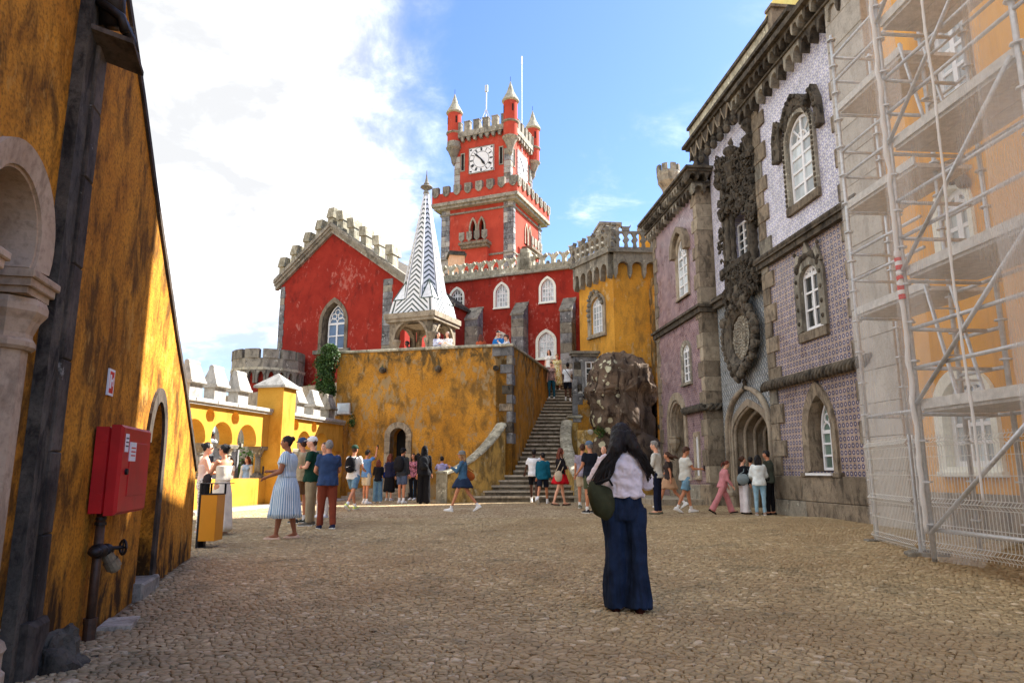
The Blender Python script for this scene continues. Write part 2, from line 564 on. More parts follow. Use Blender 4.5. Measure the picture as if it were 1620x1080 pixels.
M['step'] = stone('step_stone', C(160, 150, 134), C(178, 168, 150), C(74, 66, 56), dk=.55, sc=1.3)
M['riser'] = stone('dark_riser_stone', C(100, 92, 78), C(120, 110, 94), C(56, 50, 42), dk=.6)  # darker than the step stone
M['joint'] = plain('dark_joint', C(58, 50, 42), .95)
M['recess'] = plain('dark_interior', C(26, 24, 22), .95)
M['white_paint'] = plain('white_window_paint', C(236, 236, 230), .5, var=.05, sc=14, bs=.05)
M['white_rough'] = plain('white_stucco', C(226, 220, 206), .8, var=.08, sc=14, bs=.1)
M['steel'] = plain('galvanised_steel', C(184, 186, 187), .42, .4, var=.15, sc=16, bs=.1, spec=.5)
M['deck'] = plain('scaffold_deck', C(186, 184, 178), .7, .1, var=.15, sc=12)
M['wire'] = plain('pale_fence_wire', C(206, 206, 200), .5, .1, var=.05)
M['iron'] = plain('dark_iron', C(44, 40, 38), .5, .6, var=.2, sc=20, spec=.5)
M['rustpipe'] = plain('brown_painted_pipe', C(72, 54, 42), .5, .3, var=.2, sc=20, spec=.5)
M['brass'] = plain('dull_brass_cap', C(126, 116, 96), .55, .4, var=.2, sc=20)
M['red_box'] = plain('red_moulded_plastic', C(172, 18, 24), .42, 0, var=.16, sc=3.5, bs=.04, spec=.5)
M['red_sign'] = plain('red_sign_print', C(196, 40, 30), .45, 0, var=.03)
M['black'] = plain('black_metal', C(30, 30, 32), .5, .2, var=.1)
M['bin'] = plain('ochre_bin_panel', C(204, 134, 28), .45, 0, var=.03, sc=4, bs=.02, spec=.4)
M['white'] = plain('plain_white', C(232, 230, 226), .6, 0, var=.03)
M['lead'] = plain('lead_flashing', C(92, 96, 100), .5, .4, var=.15)
M['gold_dome'] = plaster('pale_gold_dome', C(222, 196, 120), C(232, 208, 134), C(160, 140, 90), stain=.3, sc=2)
M['glass_sky'] = plain('window_glass_sky', C(70, 96, 124), .06, 0, var=.25, sc=1.2, bs=.02, spec=1.0, rnd=.32)
M['glass_pale'] = plain('window_glass_curtained', C(168, 176, 178), .08, 0, var=.18, sc=2.5, bs=.02, spec=1.0, rnd=.32)
M['glass_green'] = plain('window_glass_green', C(98, 118, 108), .07, 0, var=.2, sc=2.0, bs=.02, spec=1.0, rnd=.32)
M['glass_dark'] = plain('window_glass_dark', C(50, 54, 54), .06, 0, var=.4, sc=3.0, bs=.02, spec=1.0, rnd=.32)
M['white_tile'] = plain('white_tile', C(226, 226, 218), .3)
M['green_tile'] = plain('dark_green_tile', C(70, 84, 74), .3)

def two(name, a, b, fac_fn, rough=.5, bs=.1, spec=.4):
 m, T = newmat(name)
 f, bump = fac_fn(T)
 finish(T, T.mix(f, a, b), rough, bump, bs, .01, 0, spec)
 return m

# azulejo tiles: print on glazed tile, laid out along the wall
def azulejo(name, pl, kind, size):
 m, T = newmat(name)
 p = T.pos()
 s = T.m('MULTIPLY', T.vm('DOT_PRODUCT', p, (pl.d.x, pl.d.y, 0)), 1 / size)
 z = T.m('MULTIPLY', T.sep(p)[2], 1 / size)
 def cell(v): return T.m('SUBTRACT', T.m('FRACT', v), .5)
 cs, cz = cell(s), cell(z)
 rnd = T.n('ShaderNodeTexWhiteNoise', {'Vector': T.comb(T.m('FLOOR', s), T.m('FLOOR', z), 0)}, noise_dimensions='3D').outputs[0]
 r = T.m('SQRT', T.m('ADD', T.m('MULTIPLY', cs, cs), T.m('MULTIPLY', cz, cz)))
 # quarter motif on the corners
 ds, dz = cell(T.m('ADD', s, .5)), cell(T.m('ADD', z, .5))
 r2 = T.m('SQRT', T.m('ADD', T.m('MULTIPLY', ds, ds), T.m('MULTIPLY', dz, dz)))
 white = C(184, 176, 172); blue = C(60, 60, 98); brown = C(156, 130, 104); pink = C(168, 146, 136)
 grime = T.noise(p, 2.2, 6, .65)
 def band(v, lo, hi, e=.02):
  return T.m('MULTIPLY', T.mr(v, lo - e, lo + e), T.mr(v, hi - e, hi + e, 1, 0))
 if kind == 'rings':          # blue rings with a white eye on a brownish ground
  col = T.mix(T.mr(rnd, 0, 1, .0, .5), brown, pink)
  col = T.mix(T.mr(r2, .2, .24, 1, 0), col, white)
  col = T.mix(band(r2, .10, .17), col, brown)
  col = T.mix(band(r, .16, .40), col, blue)
  col = T.mix(T.mr(r, .13, .17, 1, 0), col, white)
  col = T.mix(band(r, .38, .42, .015), col, white)
 elif kind == 'pale':         # a paler version of the print for the upper storeys
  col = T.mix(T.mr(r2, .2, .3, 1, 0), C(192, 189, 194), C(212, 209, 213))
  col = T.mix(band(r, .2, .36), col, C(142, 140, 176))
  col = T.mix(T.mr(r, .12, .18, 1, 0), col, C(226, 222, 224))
 elif kind == 'oval':         # blue and grey on white, upright ovals
  rr = T.m('SQRT', T.m('ADD', T.m('MULTIPLY', cs, T.m('MULTIPLY', cs, 2.0)), T.m('MULTIPLY', cz, T.m('MULTIPLY', cz, .9))))
  col = T.mix(T.mr(rr, .3, .34, 1, 0), C(104, 112, 118), C(200, 198, 188))
  col = T.mix(band(rr, .14, .24), col, C(96, 110, 132))
  col = T.mix(T.mr(r2, .14, .18, 1, 0), col, C(196, 192, 178))
 else:                        # mauve brick-like print
  zz = T.m('MULTIPLY', z, 2)
  row = T.m('FRACT', T.m('MULTIPLY', T.m('FLOOR', zz), .5))
  ss = T.m('SUBTRACT', T.m('FRACT', T.m('ADD', s, row)), .5)
  zc_ = T.m('SUBTRACT', T.m('FRACT', zz), .5)
  col = T.mix(T.mr(rnd, 0, 1), C(138, 110, 112), C(154, 128, 126))
  col = T.mix(T.m('MULTIPLY', T.mr(T.m('ABSOLUTE', ss), .12, .16, 1, 0), T.mr(T.m('ABSOLUTE', zc_), .26, .3, 1, 0)), col, C(78, 70, 112))
  col = T.mix(T.mr(T.m('ABSOLUTE', zc_), .41, .45), col, C(158, 146, 142))
  col = T.mix(T.mr(T.m('ABSOLUTE', ss), .44, .47), col, C(154, 142, 138))
 gr = T.m('MAXIMUM', T.mr(T.m('ABSOLUTE', cs), .475, .49), T.mr(T.m('ABSOLUTE', cz), .475, .49))
 col = T.mix(T.m('MULTIPLY', gr, .6), col, C(112, 100, 92))
 tone = T.n('ShaderNodeVectorMath', operation='SCALE'); T.set(tone.inputs[0], col)
 T.set(tone.inputs['Scale'], T.m('MULTIPLY', T.mr(rnd, 0, 1, .86, 1.1), T.mr(grime, .3, .7, .82, 1.08)))
 tilt = T.m('SUBTRACT', T.m('MULTIPLY', rnd, .3), gr)
 finish(T, tone.outputs[0], T.mr(grime, .3, .7, .22, .5), tilt, .4, .004, 0, .5)
 return m

def fabric(name, col, var=.1, rough=.85, stripes=None, sc=40):
 m, T = newmat(name)
 tc = T.n('ShaderNodeTexCoord').outputs['Object']
 f = T.noise(tc, 7, 4)
 c0 = T.mix(T.mr(f, .3, .7), tuple(x * (1 - var) for x in col[:3]) + (1,), tuple(min(1, x * (1 + var)) for x in col[:3]) + (1,))
 if stripes:
  scol, freq, kind = stripes
  sp = T.sep(tc)
  if kind == 'v':
   a = T.n('ShaderNodeMath', {0: sp[0], 1: sp[1]}, operation='ARCTAN2').outputs[0]
   v = T.m('FRACT', T.m('MULTIPLY', T.m('ADD', a, T.m('MULTIPLY', f, .08)), freq))
   c0 = T.mix(T.mr(v, .45, .55), c0, scol)
  elif kind == 'plaid':
   v = T.m('FRACT', T.m('MULTIPLY', sp[0], freq)); u = T.m('FRACT', T.m('MULTIPLY', sp[2], freq))
   c0 = T.mix(T.m('MULTIPLY', T.m('ADD', T.mr(v, .4, .5), T.mr(u, .4, .5)), .45), c0, scol)
  else:
   v = T.noise(tc, freq, 3, .6)
   c0 = T.mix(T.mr(v, .5, .56), c0, scol)
 weave = T.noise(tc, 160, 2)
 finish(T, c0, rough, weave, .12, .004, 0, .15)
 return m

FAB = {}
def F_(key, rgb, **kw):
 if key not in FAB: FAB[key] = fabric('fabric_' + key, C(*rgb), **kw)
 return FAB[key]

def skinmat(name, rgb):
 m, T = newmat(name)
 tc = T.n('ShaderNodeTexCoord').outputs['Object']
 f = T.noise(tc, 9, 4)
 c = C(*rgb)
 finish(T, T.mix(T.mr(f, .3, .7), tuple(x * .9 for x in c[:3]) + (1,), tuple(min(1, x * 1.08) for x in c[:3]) + (1,)), .5, T.noise(tc, 90, 2), .06, .002, 0, .35)
 return m
SKIN = {'light': skinmat('light_skin', (214, 160, 132)), 'tan': skinmat('tanned_skin', (188, 128, 96)),
  'brown': skinmat('brown_skin', (138, 88, 62)), 'dark': skinmat('dark_skin', (78, 50, 38))}
def hairmat(name, rgb):
 m, T = newmat(name)
 tc = T.n('ShaderNodeTexCoord').outputs['Object']
 st = T.noise(T.vm('MULTIPLY', tc, (60, 60, 6)), 1.6, 5, .6)
 c = C(*rgb)
 finish(T, T.mix(T.mr(st, .35, .65), tuple(x * .5 for x in c[:3]) + (1,), tuple(min(1, x * 1.4) for x in c[:3]) + (1,)), .55, st, .6, .01, 0, .3)
 return m
HAIR = {'black': hairmat('black_hair', (22, 18, 18)), 'brown': hairmat('brown_hair', (70, 44, 30)), 'auburn': hairmat('auburn_hair', (96, 44, 28)),
  'grey': hairmat('grey_hair', (128, 124, 120)), 'fair': hairmat('fair_hair', (150, 116, 78)), 'white': hairmat('white_hair', (196, 192, 186))}

# cobbles
def cobblemat():
 m, T = newmat('cobble_basalt')
 p = T.pos()
 tone = T.n('ShaderNodeAttribute', attribute_name='tone').outputs['Fac']
 a = T.noise(p, 34, 5, .65)
 big = T.noise(p, .55, 5, .6, .5)
 c = T.mix(tone, C(146, 128, 96), C(182, 161, 124))
 c = T.mix(T.mr(tone, .93, .97), c, C(198, 180, 150))
 c = T.mix(T.mr(a, .4, .75, 0, .5), c, C(104, 82, 56))
 c = T.mix(T.mr(big, .44, .62, 0, .6), c, C(142, 120, 88))
 c = T.mix(T.mr(T.noise(p, 1.7, 5, .6), .52, .7, 0, .45), c, C(98, 92, 72))
 finish(T, c, .78, a, .5, .006, 0, .3)
 return m
M['cobble'] = cobblemat()

def groundmat():
 m, T = newmat('courtyard_grit_and_far_cobbles')
 p = T.pos()
 v = T.n('ShaderNodeTexVoronoi', {'Vector': p, 'Scale': 9.5, 'Randomness': .9}, feature='DISTANCE_TO_EDGE').outputs['Distance']
 vc = T.n('ShaderNodeTexVoronoi', {'Vector': p, 'Scale': 9.5, 'Randomness': .9}).outputs['Color']
 y = T.sep(p)[1]
 a = T.noise(p, 30, 6, .7)
 big = T.noise(p, .6, 5, .6, .5)
 dirt = T.mix(T.mr(a, .35, .65), C(100, 84, 60), C(142, 120, 90))
 st = T.mix(T.sep(vc)[0], C(150, 134, 104), C(186, 168, 136))
 st = T.mix(T.mr(big, .42, .68, 0, .5), st, C(136, 106, 74))
 stones = T.mix(T.mr(v, .03, .10), C(110, 86, 58), st)
 f = T.mr(y, 15.4, 16.6)
 far = T.sep(p)[0]
 col = T.mix(f, dirt, stones)
 grass = T.mix(T.mr(big, .4, .6), C(66, 84, 40), C(96, 100, 60))
 out = T.mr(y, 45, 60)
 col = T.mix(out, col, grass)
 finish(T, col, .9, T.m('ADD', a, T.m('MULTIPLY', v, 2)), .5, .02, 0, .2)
 return m
M['ground'] = groundmat()

def rockmat():
 m, T = newmat('lichened_granite')
 p = T.pos()
 ps = T.vm('MULTIPLY', p, (1, 1, .25))
 a = T.noise(p, 1.3, 8, .65, .5)
 s = T.noise(ps, 3.0, 6, .65, .8)
 c = T.noise(p, 14, 6, .7)
 col = T.mix(T.mr(a, .35, .65), C(84, 72, 62), C(114, 96, 80))
 col = T.mix(T.mr(s, .50, .62, 0, .9), col, C(44, 34, 30))
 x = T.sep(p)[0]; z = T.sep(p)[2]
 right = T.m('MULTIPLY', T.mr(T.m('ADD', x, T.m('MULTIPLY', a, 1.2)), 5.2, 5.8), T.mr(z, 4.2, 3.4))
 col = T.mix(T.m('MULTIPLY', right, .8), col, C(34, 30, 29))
 col = T.mix(T.mr(c, .52, .7, 0, .6), col, C(70, 58, 48))
 # lichen rosettes on the weather side
 v = T.n('ShaderNodeTexVoronoi', {'Vector': T.vm('ADD', p, T.vm('MULTIPLY', T.comb(a, c, a), (.12, .12, .12))), 'Scale': 3.6, 'Randomness': 1}).outputs
 rr = T.m('ADD', v['Distance'], T.m('MULTIPLY', T.m('SUBTRACT', T.sep(v['Color'])[0], .42), .75))
 rr = T.m('ADD', rr, T.m('MULTIPLY', T.m('SUBTRACT', c, .5), .35))
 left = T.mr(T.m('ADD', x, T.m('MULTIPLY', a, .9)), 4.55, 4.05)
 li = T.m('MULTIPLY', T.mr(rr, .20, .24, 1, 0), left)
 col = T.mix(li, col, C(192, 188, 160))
 lw = T.m('MULTIPLY', T.mr(T.noise(p, 6, 8, .75), .62, .66), T.mr(z, 2.0, 4.5, .25, .8))
 col = T.mix(lw, col, C(168, 160, 140))
 finish(T, col, .9, T.m('ADD', c, s), .9, .05, 0, .2)
 return m
M['rock'] = rockmat()

def leafmat(name, a, b, c):
 m, T = newmat(name)
 oi = T.pos()
 f = T.noise(oi, 3.0, 4)
 g = T.noise(oi, 26, 3)
 col = T.mix(T.mr(f, .35, .65), a, b)
 col = T.mix(T.mr(g, .5, .7), col, c)
 bs = T.n('ShaderNodeBsdfPrincipled', {'Base Color': col, 'Roughness': .5, 'Specular IOR Level': .4})
 tr = T.n('ShaderNodeBsdfTranslucent', {'Color': col})
 mx = T.n('ShaderNodeMixShader', {0: .25, 1: bs.outputs[0], 2: tr.outputs[0]})
 T.n('ShaderNodeOutputMaterial', {'Surface': mx.outputs[0]})
 return m
M['ivy'] = leafmat('ivy_leaves', C(38, 62, 26), C(60, 92, 38), C(110, 136, 70))
M['tree'] = leafmat('tree_leaves', C(58, 92, 34), C(90, 128, 48), C(130, 158, 70))
M['bark'] = stone('bark', C(92, 78, 62), C(110, 94, 76), C(44, 36, 28))

def netmat():
 m, T = newmat('debris_netting')
 p = T.pos()
 st = T.noise(T.vm('MULTIPLY', p, (30, 30, 1.4)), 3, 3, .6)
 sc_ = T.noise(T.vm('MULTIPLY', p, (1.2, 1.2, .35)), .9, 3, .5, .2)
 f = T.m('ADD', T.mr(st, .3, .7, .18, .25), T.mr(sc_, .42, .66, -.04, .08))
 d = T.n('ShaderNodeBsdfDiffuse', {'Color': C(226, 232, 240)})
 tl = T.n('ShaderNodeBsdfTranslucent', {'Color': C(226, 232, 240)})
 dd = T.n('ShaderNodeMixShader', {0: .3, 1: d.outputs[0], 2: tl.outputs[0]})
 tr = T.n('ShaderNodeBsdfTransparent', {'Color': (1, 1, 1, 1)})
 mx = T.n('ShaderNodeMixShader', {0: f, 1: tr.outputs[0], 2: dd.outputs[0]})
 T.n('ShaderNodeOutputMaterial', {'Surface': mx.outputs[0]})
 return m
M['net'] = netmat()

def chevmat():
 """glazed tiles of the spire: dark green chevrons on white, by the faces' UV (u across, v up the face)"""
 m, T = newmat('chevron_spire_tiles')
 uv = T.n('ShaderNodeUVMap').outputs[0]
 sp = T.sep(uv)
 u, v = sp[0], sp[1]
 au = T.m('ABSOLUTE', u)
 st = T.m('FRACT', T.m('ADD', T.m('MULTIPLY', v, 4.2), T.m('MULTIPLY', au, T.m('MULTIPLY', sp[1], 0.0))))
 k = T.m('FRACT', T.m('ADD', T.m('MULTIPLY', v, 4.2), T.m('MULTIPLY', au, 3.9)))
 dark = T.m('MULTIPLY', T.mr(k, .60, .66), T.mr(T.n('ShaderNodeAttribute', attribute_name='edge').outputs['Fac'], .72, .78, 1, 0))
 line = T.m('MULTIPLY', T.mr(T.n('ShaderNodeAttribute', attribute_name='edge').outputs['Fac'], .80, .84),
     T.mr(T.n('ShaderNodeAttribute', attribute_name='edge').outputs['Fac'], .88, .92, 1, 0))
 dark = T.m('MAXIMUM', dark, line)
 g = T.noise(T.pos(), 5, 5)
 w_ = T.mix(T.mr(g, .3, .7), C(222, 222, 214), C(236, 236, 228))
 col = T.mix(dark, w_, C(40, 52, 46))
 finish(T, col, .3, T.noise(T.pos(), 30, 2), .08, .01, 0, .5)
 return m
M['chev'] = chevmat()
def plan(self, poly, z0, z1):
 n = len(poly)
 z0 = z0 if hasattr(z0, '__len__') else [z0] * n
 z1 = z1 if hasattr(z1, '__len__') else [z1] * n
 vs = [Vector((x, y, z)) for (x, y), z in zip(poly, z0)] + [Vector((x, y, z)) for (x, y), z in zip(poly, z1)]
 fs = [(i, (i + 1) % n, n + (i + 1) % n, n + i) for i in range(n)]
 for t in tessellate_polygon([[Vector((x, y, 0)) for x, y in poly]]):
  fs.append(tuple(t)); fs.append(tuple(n + i for i in t))
 self.add(vs, fs)
 return self
MB.plan = plan

def lumps(m, pl, pts, d=.08, n=7, k=5, amp=.35):
 """carved knots: displaced little balls; pts = (px, py, radius)"""
 for px, py, r in pts:
  s, z = pl.hit(px, py)
  b = len(m.v)
  m.ball(pl.P(s, d + R(-.02, .05), z), (r * R(.8, 1.1), r * R(.8, 1.1), r * R(.85, 1.3)), n, k)
  c = pl.P(s, d, z)
  for p in m.v[b:]:
   p += noise.noise_vector(p * (2.2 / r * .35)) * r * amp
 return m

# ---------------------------------------------------------------- ground
def ground():
 xs = np.concatenate([[-600, -200, -80, -40, -25], np.arange(-16, 14.01, .5), [25, 40, 80, 200, 600]])
 ys = np.concatenate([[-200, -60, -20, -6, 0], np.arange(1, 30.01, .5), [34, 40, 60, 100, 200, 400, 900]])
 m = MB()
 W_ = len(xs)
 for y in ys:
  for x in xs:
   m.v.append(Vector((x, y, gz(x, y) - .012)))
 for j in range(len(ys) - 1):
  for i in range(W_ - 1):
   a = j * W_ + i
   m.f.append((a, a + 1, a + W_ + 1, a + W_))
 return obj('ground', m, M['ground'], kind='structure')
GROUND = ground()

def cobbles():
 a, b = .060, .051
 rng = np.random.RandomState(3)
 j = np.arange(int(3.9 / b), int(16.2 / b))
 cells = []
 for jj in j:
  y = jj * b
  xm = .86 * y + .8
  ii = np.arange(int(-xm / a), int(xm / a))
  cells.append(np.stack([ii + .5 * (jj % 2), np.full(len(ii), jj)], 1))
 c = np.concatenate(cells)
 cx = c[:, 0] * a; cy = c[:, 1] * b
 keep = (cx > -3.28 - .25 * (cy - 5.66) + .06) | (cy > 9.6)
 keep &= (cx < 7.25 - .1 * (cy - 9)) & (cx > -9.2 + 0 * cy)
 cx, cy = cx[keep], cy[keep]
 n = len(cx)
 off = np.array([(0, -.667), (.5, -.333), (.5, .333), (0, .667), (-.5, .333), (-.5, -.333)])
 vx = cx[:, None] + off[None, :, 0] * a
 vy = cy[:, None] + off[None, :, 1] * b
 kx = np.round(vx / a * 2).astype(int); ky = np.round(vy / b * 6).astype(int)
 h1 = np.abs(np.sin(kx * 127.1 + ky * 311.7) * 43758.5453) % 1
 h2 = np.abs(np.sin(kx * 269.5 + ky * 183.3) * 24634.6345) % 1
 vx = vx + (h1 - .5) * a * .95
 vy = vy + (h2 - .5) * b * .95
 # slow waves bend the courses
 wx = .05 * np.sin(vy * 1.3) + .03 * np.sin(vx * 2.1 + vy)
 wy = .06 * np.sin(vx * .9) + .04 * np.sin(vx * 1.7 + vy * .8)
 vx = vx + wx; vy = vy + wy
 mx = vx.mean(1, keepdims=True); my = vy.mean(1, keepdims=True)
 zg = np.interp(my[:, 0], [0, 6, 9, 13, 18, 40], [0, 0, .12, .15, .24, .28])
 def S(lo, hi, x):
  t = np.clip((x - lo) / (hi - lo), 0, 1); return t * t * (3 - 2 * t)
 zg = zg + .1 * S(3, 6, mx[:, 0]) * S(7, 9.5, my[:, 0]) * (1 - S(14.5, 17, my[:, 0]))
 hgt = .004 + rng.rand(n) * .008
 pat = np.sin(mx[:, 0] * 1.1 + np.sin(my[:, 0] * .9) * 2) * np.sin(my[:, 0] * .8 + mx[:, 0] * .4)
 hgt = hgt - .007 * np.clip(pat - .25, 0, .6) / .6
 tx = (rng.rand(n, 1) - .5) * .16; ty = (rng.rand(n, 1) - .5) * .16
 def ringv(inset, z):
  x = mx + (vx - mx) * inset; y = my + (vy - my) * inset
  zz = (zg + z)[:, None] + (x - mx) * tx + (y - my) * ty
  return np.stack([x, y, zz], 2)
 r0 = ringv(.93, -.03 + 0 * hgt); r1 = ringv(.86, hgt * .55 - .003); r2 = ringv(.72, hgt)
 cc = np.stack([mx[:, 0], my[:, 0], zg + hgt * 1.1], 1)[:, None, :]
 V = np.concatenate([r0, r1, r2, cc], 1)          # n,19,3
 q = []
 for k in range(6):
  l = (k + 1) % 6
  q += [(k, l, 6 + l, 6 + k), (6 + k, 6 + l, 12 + l, 12 + k)]
 q6 = np.array(q)
 t6 = np.array([(12 + k, 12 + (k + 1) % 6, 18) for k in range(6)])
 tone = rng.rand(n)
 d = np.hypot(mx[:, 0], my[:, 0])
 vis = (my[:, 0] > 4.5) & (np.abs(mx[:, 0]) < .70 * my[:, 0])
 far = my[:, 0] > 8.5
 order = np.argsort(np.where(vis, d, 99))
 near = order[:300]; rest = np.setdiff1d(np.arange(n), near)
 qf = np.array([(k, (k + 1) % 6, 6 + (k + 1) % 6, 6 + k) for k in range(6)]); tf = np.array([(6 + k, 6 + (k + 1) % 6, 12) for k in range(6)])
 VF = np.concatenate([r0, r2 * .35 + r1 * .65 + np.array([0, 0, .001]), cc], 1)
 def build(idx, name, org=None, lo=False):
  V_, q, t, NV = (VF, qf, tf, 13) if lo else (V, q6, t6, 19)
  v = V_[idx].reshape(-1, 3)
  if org is not None: v = v - org
  k = len(idx)
  base = (np.arange(k) * NV)[:, None, None]
  fq = (q[None] + base).reshape(-1, 4); ft = (t[None] + base).reshape(-1, 3)
  me = bpy.data.meshes.new(name)
  me.vertices.add(len(v)); me.vertices.foreach_set('co', v.astype(np.float32).ravel())
  nl = fq.size + ft.size
  me.loops.add(nl); me.loops.foreach_set('vertex_index', np.concatenate([fq.ravel(), ft.ravel()]).astype(np.int32))
  me.polygons.add(len(fq) + len(ft))
  st = np.concatenate([np.arange(len(fq)) * 4, len(fq) * 4 + np.arange(len(ft)) * 3]).astype(np.int32)
  me.polygons.foreach_set('loop_start', st)
  me.update(calc_edges=True)
  at_ = me.attributes.new('tone', 'FLOAT', 'POINT')
  at_.data.foreach_set('value', np.repeat(tone[idx], NV).astype(np.float32))
  me.validate()
  me.shade_smooth()
  return me
 rest_far = rest[far[rest]]; rest = rest[~far[rest]]
 o = obj('cobblestones', build(rest, 'cobblestones'), M['cobble'], GROUND, kind='stuff')
 obj('far_cobblestones', build(rest_far, 'far_cobblestones', lo=True), M['cobble'], GROUND, kind='stuff')
 for i in near:
  p = np.array([mx[i, 0], my[i, 0], zg[i]])
  c = obj('cobblestone', build(np.array([i]), 'cobblestone', p), M['cobble'], GROUND)
  c.location = p
cobbles()

# ---------------------------------------------------------------- left: arched wall and sloping wall
PL = Plane(-3.28, 5.66, -.25, 1)
def left_side():
 t = thing('buttress_wall', 'dark streaked ochre wall with sloping top edge and small arched doorway behind the red cabinet', 'wall', PL.P(1, 0, 0))
 pts = [(280, 535), (260, 400), (245, 300), (225, 150), (202, 0)]
 top = [PL.hit(*p) for p in [(303, 857), (310, 741), (292, 607)] + pts]
 sA = PL.s(115, 500)
 outer = [(sA, -.25), (top[0][0], -.25)] + top + [(-1.7, 6.05), (sA - 2.2, 6.9), (sA - 2.2, 6.0), (sA, 5.2)]
 s0, s1 = 1.34, 1.86
 door = arch((s0 + s1) / 2, s1 - s0, .10, 1.52, 1.95, 'round', 6)
 m = MB().holed(PL, outer, [door], 0, -.75)
 obj('wall', m, M['ochre_dark'], t)
 obj('top_edge', MB().ring(PL, [(a - .03, z - .035) for a, z in top[1:]] + [(-1.75, 6.0)], [(a + .015, z + .015) for a, z in top[1:]] + [(-1.68, 6.08)], -.76, .025, closed=False), M['stone_strip'], t)
 di = arch((s0 + s1) / 2, s1 - s0 + .004, .02, 1.52, 1.95, 'round', 6)
 do = arch((s0 + s1) / 2, s1 - s0 + .26, .02, 1.52, 2.09, 'round', 6)
 obj('door_surround', MB().ring(PL, di[1:], do[1:], -.3, .03, closed=False), M['stone_strip'], t)
 obj('doorway_dark_back', MB().box(PL, s0 - .1, s1 + .1, -.72, -.6, 0, 2.05), M['recess'], t)  # dark sheet, the darkness of the interior put into its colour
 obj('threshold', MB().box(PL, s0 - .06, s1 + .08, -.5, .09, -.1, .19, .02), M['stone'], t)
 for k in range(3):
  a = top[0][0] - .25 - k * .9
 # near building with horseshoe arch
 b = thing('arched_building', 'near ochre building with pale horseshoe arch on a ribbed column at the left edge', 'building', PL.P(-2.5, 0, 0))
 N = PL.off(-.07)
 ac, ro, ri = -1.86, .50, .335
 ztop = N.z(45, 238); cz = ztop - ro
 def horse(r, a0=20, n=22, zb=None):
  a0 = radians(-a0)
  p = [(ac + r * cos(a0 + (pi - 2 * a0) * i / n), cz + r * sin(a0 + (pi - 2 * a0) * i / n)) for i in range(n + 1)]
  if zb is not None:
   p = [(p[-1][0], zb), (p[0][0], zb)] + p
  return p
 hole = horse((ro + ri) / 2, zb=.0)
 hole2 = [(a - 2.35, z) for a, z in hole]
 m = MB().holed(N, [(-9, -.3), (sA + .01, -.3), (sA + .01, 9), (-9, 9)], [hole, hole2], 0, -.5)
 obj('wall', m, M['ochre_dark'], b)
 for q in (0, -2.35):
  sh = lambda P_: [(a + q, z) for a, z in P_]
  obj('arch_ring', MB().ring(N, sh(horse(ri + .02, 30)), sh(horse(ro, 20)), -.05, .045, closed=False, d1b=.02), M['stone_arch'], b)
  obj('inner_arch', MB().ring(N, sh(horse(ri, 30)), sh(horse(ri + .1, 30)), -.5, .0, closed=False), M['stone_arch'], b)
  zc = N.z(92, 470) + .02
  for sd_ in (1, -1):
   cs = ac + q + sd_ * .36
   c = N.P(cs, -.12, 0)
   g = atan2(N.d.y, N.d.x)
   obj('abacus', MB().box(N, cs - .24, cs + .17, -.45, .10, zc - .05, zc + .0, .008).box(N, cs - .22, cs + .15, -.43, .08, zc - .10, zc - .045, .006).box(N, cs - .2, cs + .13, -.4, .055, zc - .14, zc - .1), M['stone_arch'], b)
   obj('capital', MB().lathe(c + Vector((0, 0, zc)), [(.20, -.15), (.215, -.19), (.215, -.23), (.18, -.28), (.15, -.36), (.15, -.39)], 8, g + pi / 8), M['stone_arch'], b)
   obj('neck_ring', MB().lathe(c + Vector((0, 0, zc)), [(.16, -.39), (.175, -.41), (.175, -.44), (.155, -.46)], 12, g), M['stone_arch'], b)
   obj('column_shaft', MB().lathe(c, [(.135, .38), (.135, zc - .45)], 8, g + pi / 8), M['stone_arch'], b)
   obj('column_base', MB().lathe(c, [(.22, -.1), (.22, .10), (.2, .12), (.2, .2), (.215, .23), (.2, .27), (.165, .3), (.175, .34), (.14, .38)], 16, g), M['stone_arch'], b)
 obj('niche_wall', MB().box(N, -5.5, -.9, -.7, -.5, -.3, 3.6), M['niche'], b)
 # slate strip between the two
 stp = PL.s(115, 500) - .0
 sl = PL.s(100, 500)
 zz = -.2
 while zz < 5.6:
  h = R(.5, .8) if zz > 0 else .5
  obj('pilaster_stone', MB().box(PL, sl, stp, -.1, .03 + R(0, .006), zz, zz + h - .004, .01), M['stone_strip'], b)
  zz += h
 obj('dark_band', MB().box(PL, sl - .17, sl - .003, -.1, .006, -.2, 5.6), M['stone_dark'], b)  # narrow dark strip beside the pilaster stones
 obj('pilaster_foot', MB().box(PL, sl - .1, stp + .02, -.1, .08, -.2, .33, .03), M['stone_strip'], b)
 # drain slab and bracket overhead
 h = thing('stone_spout', 'dark projecting stone slab and pipe end high on the near ochre wall', 'spout', PL.P(-1.1, .2, 4.3))
 A_ = PL.off(0)
 s, z = A_.hit(158, 96)
 m = MB()
 pts = [PL.P(s - .25, 0, z + .10), PL.P(s + .03, 0, z + .02), PL.P(s + .10, .27, z - .03), PL.P(s - .2, .27, z + .05)]
 up = Vector((0, 0, .035))
 m.add(pts + [p + up for p in pts], [(0, 1, 2, 3), (4, 5, 6, 7), (0, 1, 5, 4), (1, 2, 6, 5), (2, 3, 7, 6), (3, 0, 4, 7)])
 obj('slab', m, M['stone_strip'], h)
 u2 = [p + Vector((0, 0, .05)) + Vector((PL.n.x, PL.n.y, 0)) * .02 for p in pts]
 obj('slab_cover', MB().add(u2 + [p + up * .8 for p in u2], [(0, 1, 2, 3), (4, 5, 6, 7), (0, 1, 5, 4), (1, 2, 6, 5), (2, 3, 7, 6), (3, 0, 4, 7)]) or None, M['lead'], h) if 0 else None
 m = MB()
